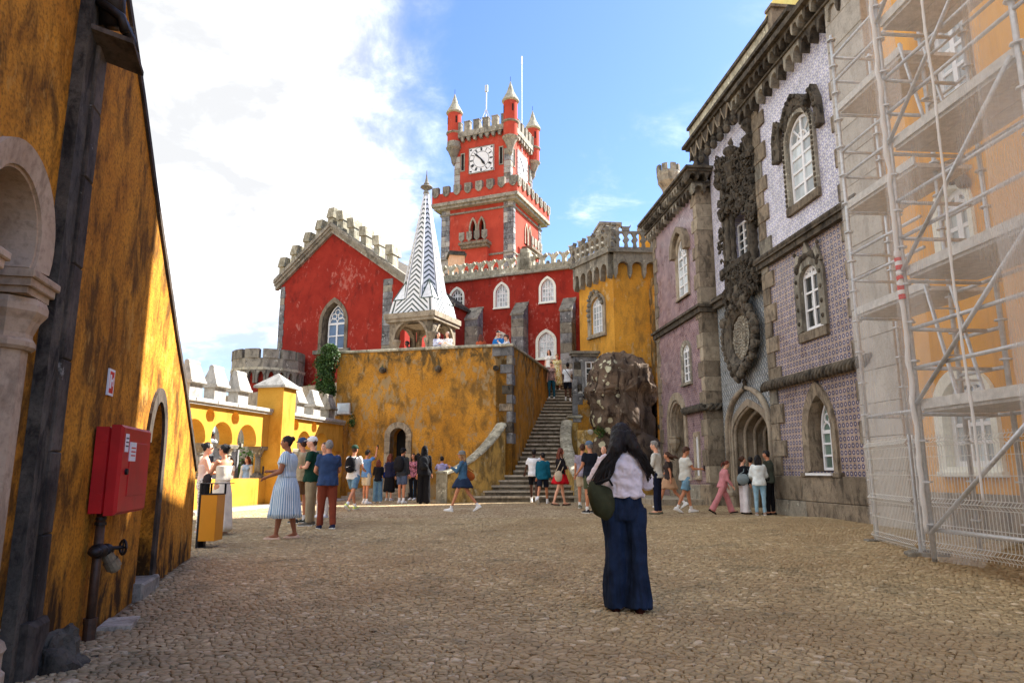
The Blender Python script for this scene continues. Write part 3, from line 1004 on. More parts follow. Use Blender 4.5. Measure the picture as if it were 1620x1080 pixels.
 for i in range(4):
  m.tube([PL.P(s - .22 + i * .08, .02, z + .34 + .02 * i), PL.P(s - .19 + i * .08, .17, z + .25), PL.P(s - .17 + i * .08, .2, z + .15)], .035, 8)
 m.tube([PL.P(s - .2, .09, z + .60), PL.P(s - .1, .09, z + .22)], .085, 12)
 obj('pipe_end', m, M['iron'], h, smooth=True)
M['niche'] = plain('shaded_niche_stone', C(104, 76, 56), .9, var=.2, sc=3)  # arch stone in a darker brown, recess shade put into the colour
left_side()

def cabinet():
 s, zt = PL.hit(150, 672); zb = PL.z(138, 812)
 t = thing('fire_hose_cabinet', 'red moulded fire hose cabinet fixed to the ochre wall above a standpipe valve', 'cabinet', PL.P(s, .1, zb))
 D = .20; s1 = PL.s(239, 674, D)
 m = MB().box(PL, s, s1 - .02, 0.015, .125, zb, zt - .01, .02)
 obj('body', m, M['red_box'], t)
 dm = MB().box(PL, s - .015, s1, .125, D + .012, zb - .015, zt + .005, .022)
 door = obj('door', dm, M['red_box'], t)
 obj('panel', MB().box(PL, s + .2, s1 - .1, D + .01, D + .018, zb + .12, zt - .12, .004), M['red_box'], door)
 obj('keyhole', MB().tube([PL.P(s + .13, D + .005, (zb + zt) / 2 - .02), PL.P(s + .13, D + .03, (zb + zt) / 2 - .02)], .025, 10), M['black'], door)
 obj('sticker', MB().box(PL, s + .18, s + .34, D + .012, D + .022, zt - .27, zt - .12), M['white'], door)
 obj('sticker', MB().box(PL, s + .05, s + .14, D + .012, D + .015, zt - .2, zt - .06), M['white'], door)
 # print on the stickers: small dark and red strokes
 for k in range(3):
  obj('sticker_print', MB().box(PL, s + .2, s + .32, D + .022, D + .0235, zt - .17 - k * .03, zt - .16 - k * .03), M['red_sign'], door)
 for k in range(3):
  obj('sticker_print', MB().box(PL, s + .06, s + .13, D + .015, D + .0165, zt - .1 - k * .03, zt - .09 - k * .03), M['black'], door)
 for z in (zb + .12, zt - .1):
  q = PL.P(s - .0, .07, z)
  dv = Vector((PL.d.x, PL.d.y, 0))
  obj('side_boss', MB().tube([q, q - dv * .006], .032, 12), M['red_box'], t)
 # standpipe
 p = thing('standpipe', 'brown standpipe with valve wheel and capped outlet under the red cabinet', 'pipe', PL.P(s, .1, 0))
 sp = s + .0
 sp = PL.s(141, 1000, .08)
 top = zb - .0
 obj('pipe', MB().tube([PL.P(sp, .08, -.05), PL.P(sp, .08, top)], .034, 12), M['rustpipe'], p, smooth=True)
 obj('base_collar', MB().tube([PL.P(sp, .08, .0), PL.P(sp, .08, .12)], .045, 12).tube([PL.P(sp, .08, .12), PL.P(sp, .08, .16)], .05, 12), M['rustpipe'], p)
 zv = PL.z(155, 872, .1)
 vb = MB().ball(PL.P(sp - .02, .09, zv), (.07, .07, .055), 12, 8).ball(PL.P(sp + .09, .11, zv - .01), (.06, .06, .055), 12, 8)
 vb.ball(PL.P(sp - .1, .09, zv), (.05, .05, .035), 10, 6)
 obj('valve_body', vb, M['iron'], p, smooth=True)
 o = obj('valve_stem', MB().tube([PL.P(sp + .05, .12, zv + .01), PL.P(sp + .13, .22, zv + .01)], .014, 8), M['iron'], p)
 wl = []
 c = PL.P(sp + .13, .22, zv + .01)
 ax = (PL.P(sp + .13, .22, 0) - PL.P(sp + .05, .12, 0)).normalized(); side = ax.cross(Vector((0, 0, 1)))
 obj('hand_wheel', MB().tube([c + (side * cos(g) + Vector((0, 0, 1)) * sin(g)) * .055 for g in [2 * pi * i / 12 for i in range(13)]], .010, 6)
  .tube([c - side * .05, c + side * .05], .008, 5).tube([c - Vector((0, 0, .05)), c + Vector((0, 0, .05))], .008, 5), M['iron'], o)
 q0 = PL.P(sp + .08, .12, zv - .03); q1 = PL.P(sp + .13, .17, zv - .14)
 obj('outlet_cap', MB().tube([q0, q0.lerp(q1, .5), q0.lerp(q1, .5), q1, q1, q0.lerp(q1, 1.2)], [.045, .048, .058, .058, .045, .04], 14), M['brass'], p)
 obj('pipe_rings', MB().tube([PL.P(sp, .08, top - .09 + i * .022) for i in (0, 1)], .043, 12).tube([PL.P(sp, .08, top - .05), PL.P(sp, .08, top - .03)], .04, 12), M['iron'], p)
 # hydrant sign
 a0, z0 = PL.hit(166, 624); a1, z1 = PL.hit(179, 586)
 g = thing('hydrant_sign', 'small red and white fire hose sign on the streaked ochre wall', 'sign', PL.P(a0, 0, z0))
 obj('plate', MB().box(PL, a0, a1, .004, .018, z0, z1), M['white'], g)
 obj('red_field', MB().box(PL, a0 + .02, a1 - .02, .018, .0195, z0 + .02, z1 - .02), M['red_sign'], g)
 am = (a0 + a1) / 2; zm = (z0 + z1) / 2
 obj('pictogram', MB().box(PL, am - .05, am - .01, .0195, .021, zm - .05, zm + .06).box(PL, am - .01, am + .035, .0195, .021, zm + .005, zm + .025).box(PL, am + .02, am + .035, .0195, .0212, zm - .03, zm + .04), M['white'], g)
 # rock and slab at the foot of the wall
 c = ground_at(96, 1035)
 m = MB().ball(PL.P(-.93, .13, .03), (.13, .18, .20), 20, 14)
 m.ball(PL.P(-.7, .2, -.05), (.10, .10, .07), 16, 10)
 m.jitter(.07, 7).jitter(.04, 19)
 tagp(obj('foot_rock', m, M['stone_dark']), label='rough dark rock lump at the foot of the near ochre wall', category='rock')
 c0 = ground_at(152, 1000); c1 = ground_at(172, 982); c2 = ground_at(222, 978); c3 = ground_at(207, 996)
 m = MB().plan([(q.x, q.y) for q in (c0, c1, c2, c3)], -.01, .035)
 tagp(obj('paving_slab', m, M['step']), label='flat pale slab lying beside the foot of the standpipe', category='slab')
cabinet()

def bin_():
 f0 = ground_at(311, 867)
 t = thing('litter_bin', 'ochre panelled litter bin standing at the end of the sloping ochre wall', 'bin', f0)
 Y = f0.y
 A0 = at(315.5, 782, Y); A1 = at(338, 782, Y); B0 = at(310, 855.6, Y)
 w_ = .26; zt, zb = A0.z, B0.z
 pl = Plane(A0.x + .0, Y, 1, -.10)
 pl = Plane(f0.x + .015, Y - .02, 1, .06, 1)
 body = obj('body', MB().box(pl, 0, .235, -.34, 0, zb, zt, .004), M['bin'], t)
 obj('lid_plate', MB().box(pl, -.01, .36, -.34, .02, zt + .155, zt + .165), M['black'], t)
 obj('rim', MB().box(pl, -.004, .24, -.345, .004, zt - .004, zt + .012), M['black'], t)
 for a, d in ((.01, -.02), (.01, -.32), (.22, -.32)):
  obj('post', MB().box(pl, a, a + .025, d - .02, d, zt, zt + .16), M['black'], t)
 obj('side_frame', MB().box(pl, -.03, -.002, -.34, .0, f0.z - .02, zt + .17), M['black'], t)
 obj('foot', MB().box(pl, -.02, .2, -.34, -.0, f0.z - .01, f0.z + .012).box(pl, -.0, .04, -.2, -.12, f0.z, zb), M['black'], t)
bin_()

# ---------------------------------------------------------------- arcade on the left
PA = Plane(-7.6, 20, sin(radians(12)), cos(radians(12)))
def merlon(parent, s, z, wdt, h, mat):
 """pedestal, roll and steep little roof with a roll along its ridge"""
 k = h / .9
 m = MB().box(PA, s - wdt * .40, s + wdt * .40, -.36, -.04, z, z + .34 * k)
 m.box(PA, s - wdt * .52, s + wdt * .52, -.46, .06, z + .34 * k, z + .43 * k, .025)
 vs = []
 z0 = z + .43 * k; z1 = z + .83 * k
 for zz, w2, d0, d1 in ((z0, .46, -.42, .02), (z0 + .03, .46, -.42, .02), (z1, .36, -.27, -.13)):
  vs += [PA.P(s - wdt * w2, d0, zz), PA.P(s + wdt * w2, d0, zz), PA.P(s + wdt * w2, d1, zz), PA.P(s - wdt * w2, d1, zz)]
 fs = [(0, 1, 2, 3), (8, 9, 10, 11)]
 for b in (0, 4):
  for i in range(4):
   j = (i + 1) % 4
   fs.append((b + i, b + j, b + 4 + j, b + 4 + i))
 m.add(vs, fs)
 m.tube([PA.P(s - wdt * .37, -.20, z1 + .03), PA.P(s + wdt * .37, -.20, z1 + .03)], .075 * k, 10)
 m.jitter(.008, 4)
 return obj('merlon', m, mat, parent)

def arcade():
 t = thing('arcade_wall', 'sunlit yellow horseshoe arcade with white merlons along the left of the courtyard', 'wall', PA.P(0, 0, .2))
 zc = PA.z(364, 703)                     # capital top
 zt = PA.z(350, 642)
 zw = PA.z(365, 757)
 s_l, s_r = -3.4, PA.s(548, 700)
 pf0, pf1 = PA.s(424, 700), PA.s(444.5, 700)
 pd = .42                                 # pillar projects
 centers_l = []
 c2 = (PA.s(332.7, 700) + PA.s(367.4, 700)) / 2
 c3 = (PA.s(374, 700) + PA.s(406, 700)) / 2
 pitch = c3 - c2
 cl = [c2 - pitch, c2, c3]
 cr = [(PA.s(a, 690) + PA.s(b, 690)) / 2 for a, b in ((442, 464), (471, 492), (499, 519))]
 pr = cr[1] - cr[0]
 wl = (PA.s(367.4, 700) - PA.s(332.7, 700)) * .98
 ztl = PA.z(350, 666.5)
 ztr = PA.z(481, 681.5)
 def seg(s0, s1, cs, wd, zt_):
  pts = [(s0, zc)]
  r = wd / 2; cz = zt_ - r
  a0 = -radians(28)
  for c in cs:
   if c - r < s0: continue
   for i in range(15):
    a = pi - a0 - (pi - 2 * a0) * i / 14
    x, z = c + r * cos(a), cz + r * sin(a)
    pts.append((x, max(z, zc)))
  pts += [(s1, zc), (s1, zt), (s0, zt)]
  out = []
  for p in pts:
   if not out or (abs(p[0] - out[-1][0]) + abs(p[1] - out[-1][1])) > 1e-4: out.append(p)
  return out
 def circ(s, z, r, n=14): return [(s + r * cos(2 * pi * i / n), z + r * sin(2 * pi * i / n)) for i in range(n)]
 r1 = [PA.hit(332.7, 657), PA.hit(372.4, 661.5)]
 rad = .185
 m = MB().holed(PA, seg(s_l, pf0, cl, wl, ztl), [circ(a, z, rad) for a, z in r1] + [circ(r1[0][0] - (r1[1][0] - r1[0][0]), r1[0][1], rad)], 0, -.4)
 obj('arch_wall', m, M['ochre_clean'], t)
 r2 = [PA.hit(468, 672.4), PA.hit(497, 676)]
 m = MB().holed(PA, seg(pf1, s_r, cr, pr * .80, ztr), [circ(a, z, rad) for a, z in r2], 0, -.4)
 obj('arch_wall', m, M['ochre_clean'], t)
 obj('parapet', MB().box(PA, s_l, s_r, -.4, 0, 0, zw), M['ochre_clean'], t)
 # columns
 cols = [(cl[i] + cl[i + 1]) / 2 for i in range(2)] + [pf0 - .16, cl[0] - pitch / 2, (cr[0] + cr[1]) / 2, (cr[1] + cr[2]) / 2, cr[2] + pr / 2]
 for c in cols:
  p = PA.P(c, -.2, 0); g = atan2(PA.d.y, PA.d.x) + pi / 4
  co = obj('column', MB().lathe(p, [(.085, zw + .16), (.08, zc - .3)], 12), M['stone'], t, smooth=True)
  obj('capital', MB().lathe(p, [(.09, zc - .3), (.12, zc - .28), (.10, zc - .25), (.17, zc - .10)], 10).lathe(p, [(.27, zc - .10), (.30, zc - .03), (.30, zc)], 4, g), M['stone'], co)
  obj('base', MB().lathe(p, [(.2, zw), (.2, zw + .08), (.13, zw + .1), (.14, zw + .13), (.09, zw + .16)], 4, g), M['stone'], co)
 # pillar
 zp = PA.z(425, 607, pd)
 obj('pillar', MB().box(PA, pf0 - .0, pf1 + .0, -.45, pd, 0, zp), M['ochre_clean'], t)
 cA = (pf0 + pf1) / 2
 hw = (pf1 - pf0) / 2 + .10
 vs = [PA.P(cA - hw, -.55, zp), PA.P(cA + hw, -.55, zp), PA.P(cA + hw, pd + .1, zp), PA.P(cA - hw, pd + .1, zp)]
 vs += [v + Vector((0, 0, .07)) for v in vs] + [PA.P(cA, (pd - .45) / 2, zp + .07 + .42)]
 obj('pillar_cap', MB().add(vs, [(0, 1, 2, 3), (0, 1, 5, 4), (1, 2, 6, 5), (2, 3, 7, 6), (3, 0, 4, 7), (4, 5, 8), (5, 6, 8), (6, 7, 8), (7, 4, 8)]) or None, M['stone_white'], t) if 0 else None
 mm = MB(); mm.add(vs, [(0, 1, 2, 3), (0, 1, 5, 4), (1, 2, 6, 5), (2, 3, 7, 6), (3, 0, 4, 7), (4, 5, 8), (5, 6, 8), (6, 7, 8), (7, 4, 8)])
 obj('pillar_cap', mm, M['stone_white'], t)
 # far left pier of the same arcade
 obj('end_pier', MB().box(PA, s_l - .6, s_l + .3, -.45, .1, 0, zp - .1), M['ochre_clean'], t)
 # coping
 for a0, a1 in ((s_l, pf0 - .02), (pf1 + .02, s_r - .4)):
  n = max(1, int((a1 - a0) / .9))
  for i in range(n):
   x0 = a0 + (a1 - a0) * i / n; x1 = a0 + (a1 - a0) * (i + 1) / n
   e = .22 if (a0 == s_l and i == n - 1) else 0
   obj('coping_stone', MB().box(PA, x0 + .004, x1 + e * 0, -.52, .14, zt, zt + .12, .02).box(PA, x0 + .004, x1, -.5, .09, zt - .05, zt), M['stone_white'], t)
 for px, py, hh in ((311, 629, .98), (349.6, 634, .98), (386, 639, .98), (455, 648, .93), (477, 652, .93), (503, 656, .93), (526, 660, .9)):
  s = PA.s(px, py)
  merlon(t, s, zt + .12, .62 if px < 420 else .60, hh * .96, M['stone_white'] if px < 520 else M['stone'])  # last merlon in grey stone, its shade put into the colour
 obj('wall_end', MB().box(PA, s_r - .35, s_r + .6, -.4, .02, 0, zt + .02), M['ochre'], t)
 k = MB().box(PA, -3, s_r - .2, .0, .75, 0, .275, .02)
 tagp(obj('stone_kerb', MB().box(PA, -3, s_r - .4, pd + .02, pd + .32, .1, .29, .02), M['stone_white']), kind='structure')
 tagp(obj('arcade_pavement', MB().box(PA, -3.2, s_r - .4, 0, pd + .02, .1, .285), M['stone_warm2']), kind='structure')
arcade()
# ---------------------------------------------------------------- terrace wall and stairs
a14 = radians(14)
PT = Plane(0, 25, -cos(a14), sin(a14), -1)
PR = Plane(0, 25, sin(a14), cos(a14), 1)
ZTOP = 5.72
ZFL = 4.72
def terrace():
 t = thing('terrace_wall', 'tall mottled ochre terrace wall with grey corner stones and arched doorway', 'wall', PT.P(2, 0, .25))
 ax = (PT.s(608, 730) + PT.s(650.5, 730)) / 2
 wo = abs(PT.s(608, 730) - PT.s(650.5, 730)); wi = abs(PT.s(621, 730) - PT.s(646.5, 730))
 ztp = PT.z(630, 666); zti = PT.z(632, 676.5)
 sL = PT.s(535, 560)
 hole = arch(ax, wi, .12, zti - wi / 2, zti, 'round', 7)
 m = MB().holed(PT, [(0.0, -.2), (sL, -.2), (sL, ZTOP), (0, ZTOP)], [hole], 0, -.6)
 obj('front_wall', m, M['ochre'], t)
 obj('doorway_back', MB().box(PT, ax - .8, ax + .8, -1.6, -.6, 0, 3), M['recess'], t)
 # voussoirs
 n = 13; cz = zti - wi / 2
 for i in range(n):
  a0 = pi * i / n + .01; a1 = pi * (i + 1) / n - .01
  ri, ro = wi / 2 - .002, wo / 2
  q = [(ax + r * cos(a), cz + (r if r == ri else r) * sin(a)) for r, a in ((ri, a0), (ro, a0), (ro, (a0 + a1) / 2), (ro, a1), (ri, a1), (ri, (a0 + a1) / 2))]
  obj('arch_stone', MB().prism(PT, q, -.3, .07 + R(0, .008)), M['stone_warm2'], t)
 z = .15
 while z < cz - .05:
  h = min(R(.3, .45), cz - z)
  for sgn in (-1, 1):
   e = ax + sgn * wi / 2
   obj('jamb_stone', MB().box(PT, e, e + sgn * (wo - wi) / 2, -.3, .07 + R(0, .008), z + .004, z + h - .004, .008), M['stone_warm2'], t)
  z += h
 # stoop
 for k in range(3):
  tagp(obj('stoop_step', MB().box(PT, ax - .7 + k * .0, ax + 1.75 - k * .1, 0, .95 - k * .3, .1, .36 + k * .13, .015), M['step'], t))
 # side wall along the stairs
 obj('stair_wall', MB().box(PR, .0, 10.8, -.6, 0, -.2, ZTOP - .004), M['ochre'], t)
 # irregular corner stones on both faces
 z = 2.2; k = 0
 while z < ZTOP - .02:
  h = min(R(.26, .44), ZTOP - z)
  ww = (R(.34, .52) if k % 2 else R(.12, .24))
  if z > ZTOP - .5: ww = .75
  mt = random.choice([M['stone_blue'], M['stone'], M['stone_dark'], M['stone_blue'], M['stone_warm']])
  obj('corner_stone', MB().box(PT, -.012, ww, -.2, .012 + R(0, .035), z + .008, z + h - .008, .02).jitter(.012, 6), mt, t)
  obj('corner_stone', MB().box(PR, -.01, (.5 if k % 2 == 0 else .26) * R(.9, 1.1), -.2, .006 + R(0, .02), z + .008, z + h - .008, .012), mt, t)
  z += h; k += 1
 # coping stones
 x = -.06
 while x < sL + .1:
  w_ = R(.9, 1.3)
  obj('coping_stone', MB().box(PT, x, min(x + w_, sL + .1) - .008, -.65, .07, ZTOP, ZTOP + .10 + R(0, .008), .02), M['coping'], t)
  x += w_
 x = .06
 while x < 10.8:
  w_ = R(1.0, 1.4)
  obj('coping_stone', MB().box(PR, x, min(x + w_, 10.8) - .008, -.65, .07, ZTOP + .002, ZTOP + .10, .02), M['coping'], t)
  x += w_
 for px, py in ((607.5, 586), (694.5, 584)):
  s, z = PT.hit(px, py)
  m = MB().tube([PT.P(s, -.02, z), PT.P(s, .16, z - .02)], .10, 10).ball(PT.P(s, .15, z), .12, 10, 7).jitter(.03, 8)
  obj('carved_spout', m, M['stone_dark'], t)
 s, z = PT.hit(785, 583)
 obj('carved_spout', MB().ball(PT.P(s, .06, z), .11, 10, 7).jitter(.03, 8), M['stone_dark'], t)
 for px, py, r in ((607.5, 580, .12), (556, 660, .2), (558, 668, .16)):
  s, z = PT.hit(px, py)
  leaves(t, [(PT.P(s, .08, z), (r, r * .6, r))], 60, .05, 'wall_plant')
 # terrace body (floor behind the parapet)
 e = PT.P(sL, -.6, 0); c = PR.P(.0, -.6, 0)
 f = MB().plan([(e.x, e.y), (-.25, 25.7), (2.2, 35.6), (8, 38), (8, 60), (-14, 60), (-14, 33)], -.2, ZFL)
 obj('terrace_floor', f, M['stone_warm2'], kind='structure')

def leaves(parent, blobs, n, size, name, mat='ivy', thin=1.0, kind=None):
 """leaf-sized faces through the volume of ellipsoids"""
 m = MB()
 rng = random.Random(len(blobs) * 7 + n)
 for c, r in blobs:
  k = 0
  while k < n:
   d = Vector((rng.uniform(-1, 1), rng.uniform(-1, 1), rng.uniform(-1, 1)))
   if d.length > 1 or d.length < .25: continue
   p = Vector(c) + Vector((d.x * r[0], d.y * r[1], d.z * r[2]))
   if noise.noise(p * 2.2) < -.22 * thin: k += 1; continue
   u = Vector((rng.gauss(0, 1), rng.gauss(0, 1), rng.gauss(0, .7))).normalized()
   nrm = (d * .7 + Vector((rng.gauss(0, .5), rng.gauss(0, .5), rng.gauss(0, .5) + .3))).normalized()
   u = (u - nrm * u.dot(nrm)).normalized(); v = nrm.cross(u)
   s = size * rng.uniform(.6, 1.3)
   m.add([p - u * s, p + v * s * .5 + nrm * s * .15, p + u * s, p - v * s * .5 + nrm * s * .15], [(0, 1, 2, 3)])
   k += 1
 me = bpy.data.meshes.new(name)
 org = Vector((0, 0, 0)); q = parent
 while q is not None:
  org += q.location; q = q.parent
 me.from_pydata([p - org for p in m.v], [], m.f)
 me.materials.append(M[mat])
 o = bpy.data.objects.new(name, me); COL.objects.link(o); o.parent = parent
 if kind: o['kind'] = kind
 return o
terrace()

def stairs():
 t = thing('stone_staircase', 'long flight of worn stone steps between curved ochre balustrade walls', 'stairs', (0, 24, .25))
 # balustrades in plan: left from the wall corner outwards, right the same
 def bez(p0, p1, p2, n=10):
  return [p0 * (1 - u) ** 2 + p1 * 2 * u * (1 - u) + p2 * u ** 2 for u in [i / n for i in range(n + 1)]]
 # each point: position with top height as z
 L0 = at(793, 668, 24.85); L2 = at(701, 745, 23.0); Lm = at(752, 716, 23.7)
 L1 = (Lm - L0 * .25 - L2 * .25) / .5
 R0 = at(897, 664, 28.3); R2 = at(917, 748, 23.6); Rm = at(897, 704, 25.9)
 R1 = (Rm - R0 * .25 - R2 * .25) / .5
 LB, RB = bez(L0, L1, L2), bez(R0, R1, R2)
 def x_at(path, y):
  ys = [p.y for p in path]
  if y >= ys[0]: return path[0].x
  if y <= ys[-1]: return path[-1].x
  for a, b in zip(path, path[1:]):
   if b.y <= y <= a.y:
    return a.x + (b.x - a.x) * (y - a.y) / (b.y - a.y)
 run, rise = .325, .168
 y0 = 23.45
 z = .27
 for i in range(31):
  y = y0 + i * run
  zt = z + (i + 1) * rise
  if i < 12:
   xl, xr = x_at(LB, y) + .05, x_at(RB, y) - .05
   if y > L0.y: xl = (y - 25) * .249 + .03
  else:
   xl = (y - 25) * .2493 + .004
   u = (i - 12) / 18
   xr = R0.x - .02 + u * 1.05
  sk = 0.0
  yb = y + run + .06
  pl = Plane(0, y, 1, 0, 1)
  nos = .042
  m = MB()
  pts = [(xl, y - nos), (xr, y - nos), (xr, yb), (xl, yb)]
  m.plan(pts, zt - .065, zt)
  m.jitter(.008, 3)
  so_ = obj('step', m, M['step'], t)
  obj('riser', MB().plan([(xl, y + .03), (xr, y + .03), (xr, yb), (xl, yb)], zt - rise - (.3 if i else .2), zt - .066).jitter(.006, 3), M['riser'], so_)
 obj('stair_fill', MB().plan([(R0.x - .6, 28), (2.9, 34), (2.2, 34), (.9, 28)], -.2, [2.0, 4.6, 4.6, 2.0]), M['joint'], t)
 def balus(name, path, side, zf):
  tt = thing(name[0], name[1], 'balustrade', (path[-1].x, path[-1].y, .25))
  th = .34
  n = len(path)
  wv = MB(); cv = []
  L, Rr = [], []
  for i, p in enumerate(path):
   a = path[max(0, i - 1)]; b = path[min(n - 1, i + 1)]
   d = Vector((b.x - a.x, b.y - a.y, 0)).normalized(); q = Vector((-d.y, d.x, 0)) * side
   L.append(p - q * th / 2); Rr.append(p + q * th / 2)
  vs = []
  for i in range(n):
   for v, zz in ((L[i], -.2), (Rr[i], -.2), (Rr[i], path[i].z - .12), (L[i], path[i].z - .12)):
    vs.append(Vector((v.x, v.y, zz)))
  fs = []
  for i in range(n - 1):
   for k in range(4):
    l = (k + 1) % 4
    fs.append((4 * i + k, 4 * i + l, 4 * i + 4 + l, 4 * i + 4 + k))
  fs += [(0, 1, 2, 3), tuple(4 * (n - 1) + k for k in range(4))]
  obj('wall', wv.add(vs, fs) or wv, M['ochre_grey'], tt)
  # coping: rounded stones
  for i in range(n - 1):
   m = MB()
   rings = []
   for j, u in ((i, .02), (i + 1, -.02)):
    p = path[j] + (path[i + 1] - path[i]) * u
    q = (Rr[j] - L[j]).normalized()
    ring = []
    for ga in range(9):
     g = pi * ga / 8
     ring.append(Vector((p.x, p.y, path[j].z - .125)) + q * cos(g) * (th / 2 + .06) + Vector((0, 0, .13 * sin(g) ** .6)))
    rings.append(ring)
   m.loft(rings)
   obj('coping_stone', m, M['coping'], tt)
  return tt
 MB.add_ = MB.add
 tl = balus(('stair_balustrade', 'left balustrade wall sweeping out to the foot of the stone stairs'), LB, 1, .2)
 tr = balus(('stair_balustrade', 'right balustrade wall curving down beside the woman in the red skirt'), RB, 1, .2)
 # end posts
 for tt, p in ((tl, L2), (tr, R2)):
  obj('end_post', MB().lathe((p.x, p.y, 0), [(.25, -.1), (.25, p.z - .10), (.28, p.z - .06), (.26, p.z - .0), (.1, p.z + .03)], 4, .6), M['coping'], tt)
 # stub wall with grey blocks at the right of the upper flight
 u = thing('stair_side_wall', 'stepped ochre and grey block wall between the upper stairs and the boulder', 'wall', at(915, 790, 27))
 pl = Plane(at(900, 700, 28.5).x, 28.5, 1, 0, 1)
 x0, _ = pl.hit(906, 640); x1, _ = pl.hit(945, 640)
 for q in (0,):
  za = pl.z(915, 632)
  obj('wall', MB().box(pl, pl.s(914, 640), pl.s(948, 640), -.5, 0, 0, za), M['ochre'], u)
  zb = pl.z(905, 662)
  obj('wall', MB().box(pl, pl.s(899, 640), pl.s(914, 640) - .004, -.5, .0, 0, zb), M['ochre_grey'], u)
  z = pl.z(905, 668)
  for k, (a, b, c, d) in enumerate(((906, 914, 600, 622), (906, 922, 622, 640), (906, 914, 640, 655), (906, 919, 655, 668))):
   obj('block', MB().box(pl, pl.s(a, 640), pl.s(b, 640), -.3, .03 + R(0, .01), pl.z(900, d) + .006, pl.z(900, c) - .006, .015), M['stone_blue'], u)
  obj('coping_stone', MB().box(pl, pl.s(897, 640), pl.s(921, 640), -.5, .08, zb, zb + .12, .03), M['coping'], u)
 q = at(930, 700, 26.0)
 obj('lower_wall', MB().box(Plane(at(914, 700, 26.2).x, 26.2, 1, 0, 1), 0, 1.7, -.4, 0, -.2, at(914, 680, 26.2).z), M['ochre_grey'], u)
 obj('finial_ball', MB().lathe(pl.P(pl.s(919, 640), -.1, za), [(.14, 0), (.16, .05), (.09, .1), (.14, .2), (.1, .32), (.02, .36)], 10), M['stone_white'], u)
stairs()

# ---------------------------------------------------------------- red gabled house
RA = radians(22.8)
def gable_house():
 p0 = at(525, 450, 35)
 G = Plane(p0.x, p0.y, -cos(RA), sin(RA), -1)
 t = thing('red_gabled_house', 'dark red gabled house with stone merlons climbing both roof slopes', 'house', G.P(0, 0, 0))
 sl, sr = G.s(441.7, 500), G.s(641, 500)
 ap = G.hit(528, 366); el = G.hit(437, 458); er = G.hit(641, 446)
 hw = abs(G.s(507, 551.7) - G.s(545, 551)) ; wc = (G.s(507, 551.7) + G.s(545, 551)) / 2
 z0 = G.z(526, 553); zt = G.z(525, 477); zs = G.z(512, 512)
 hole = arch(wc, hw, z0, zs, zt, 'pointed', 7)
 slope = lambda s: ap[1] + ((el[1] - ap[1]) * (s - ap[0]) / (el[0] - ap[0]) if (s - ap[0]) * (el[0] - ap[0]) > 0 else (er[1] - ap[1]) * (s - ap[0]) / (er[0] - ap[0]))
 m = MB().holed(G, [(sr, 0), (sl, 0), (sl, slope(sl)), ap, (sr, slope(sr))], [hole], 0, -.5)
 obj('front_wall', m, M['red'], t)
 obj('side_wall', MB().box(G, sl, sl - .4, -8, -.5, 0, slope(sl)), M['red'], t)
 obj('side_wall', MB().box(G, sr + .4, sr, -8, -.5, 0, slope(sr)), M['red'], t)
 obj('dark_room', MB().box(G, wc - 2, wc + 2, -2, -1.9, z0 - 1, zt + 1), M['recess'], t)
 # roof slabs
 for a, b in ((ap, (sl + (sl - ap[0]) * .08, 0)), (ap, (sr + (sr - ap[0]) * .04, 0))):
  e = (b[0], slope(b[0]))
  obj('roof', MB().prism(G, [a, e, (e[0], e[1] + .18), (a[0], a[1] + .2)], -8, .12), M['stone_dark'], t)
  # raking cornice: three stepped mouldings
  for k, (d, o0, o1) in enumerate(((.16, -.12, .08), (.26, .08, .22), (.34, .22, .42))):
   obj('cornice', MB().prism(G, [(a[0], a[1] + o0), (e[0], e[1] + o0), (e[0], e[1] + o1 - .004), (a[0], a[1] + o1 - .004)], -.1, d), M['stone'], t)
 # merlons with sloped tops
 for px, py in ((448, 428), (467, 409), (487, 391), (506, 371), (524.5, 354), (541, 352), (558, 367), (577, 381), (598, 395), (619, 407)):
  s, z = G.hit(px, py)
  zb = slope(s) + .40
  h = 1.02
  k = 1 if s > ap[0] else -1
  g = .27
  tilt = -.12 if px < 530 else .05
  m = MB().box(G, s - g * .62, s + g * .62, -.40, .12, zb - .15, zb + h * .5)
  c = s
  m.prism(G, [(c - g * .80, zb + h * .46), (c + g * .80, zb + h * .46), (c + g * .72 + tilt, zb + h * .96), (c - g * .72 + tilt, zb + h * .96)], -.62, .22)
  m.jitter(.015, 2)
  obj('merlon', m, M['coping'], t)
 # quoins
 for e, sd_, w1, w2 in ((sl, -1, .34, .30), (G.s(605, 500), -1, .60, .50)):
  quoins(t, G, e, sd_, G.z(445, 600), slope(e) - .15 if e == sl else G.z(610, 441), .34, w1, w2, .03, [M['stone_blue'], M['stone_blue'], M['stone']])
 # window
 window(t, G, wc - .02, hw * .74, z0 + .06, zs, zt - .15, 'pointed', M['white_paint'], M['glass_sky'], None, rec=.30, nv=2, nh=2, fw=.07, bw=.06, tracery=True)
 oi = arch(wc, hw - .08, z0, zs, zt - .05, 'pointed', 7); oo = arch(wc, hw + .30, z0, zs, zt + .20, 'pointed', 7)
 obj('window_surround', MB().ring(G, oi[1:] + oi[:1], oo[1:] + oo[:1], -.45, .05, closed=False), M['stone_warm'], t)
 obj('window_sill', MB().box(G, wc - hw * .75, wc + hw * .75, -.4, .16, z0 - .2, z0), M['stone'], t)
 return G
PG = gable_house()

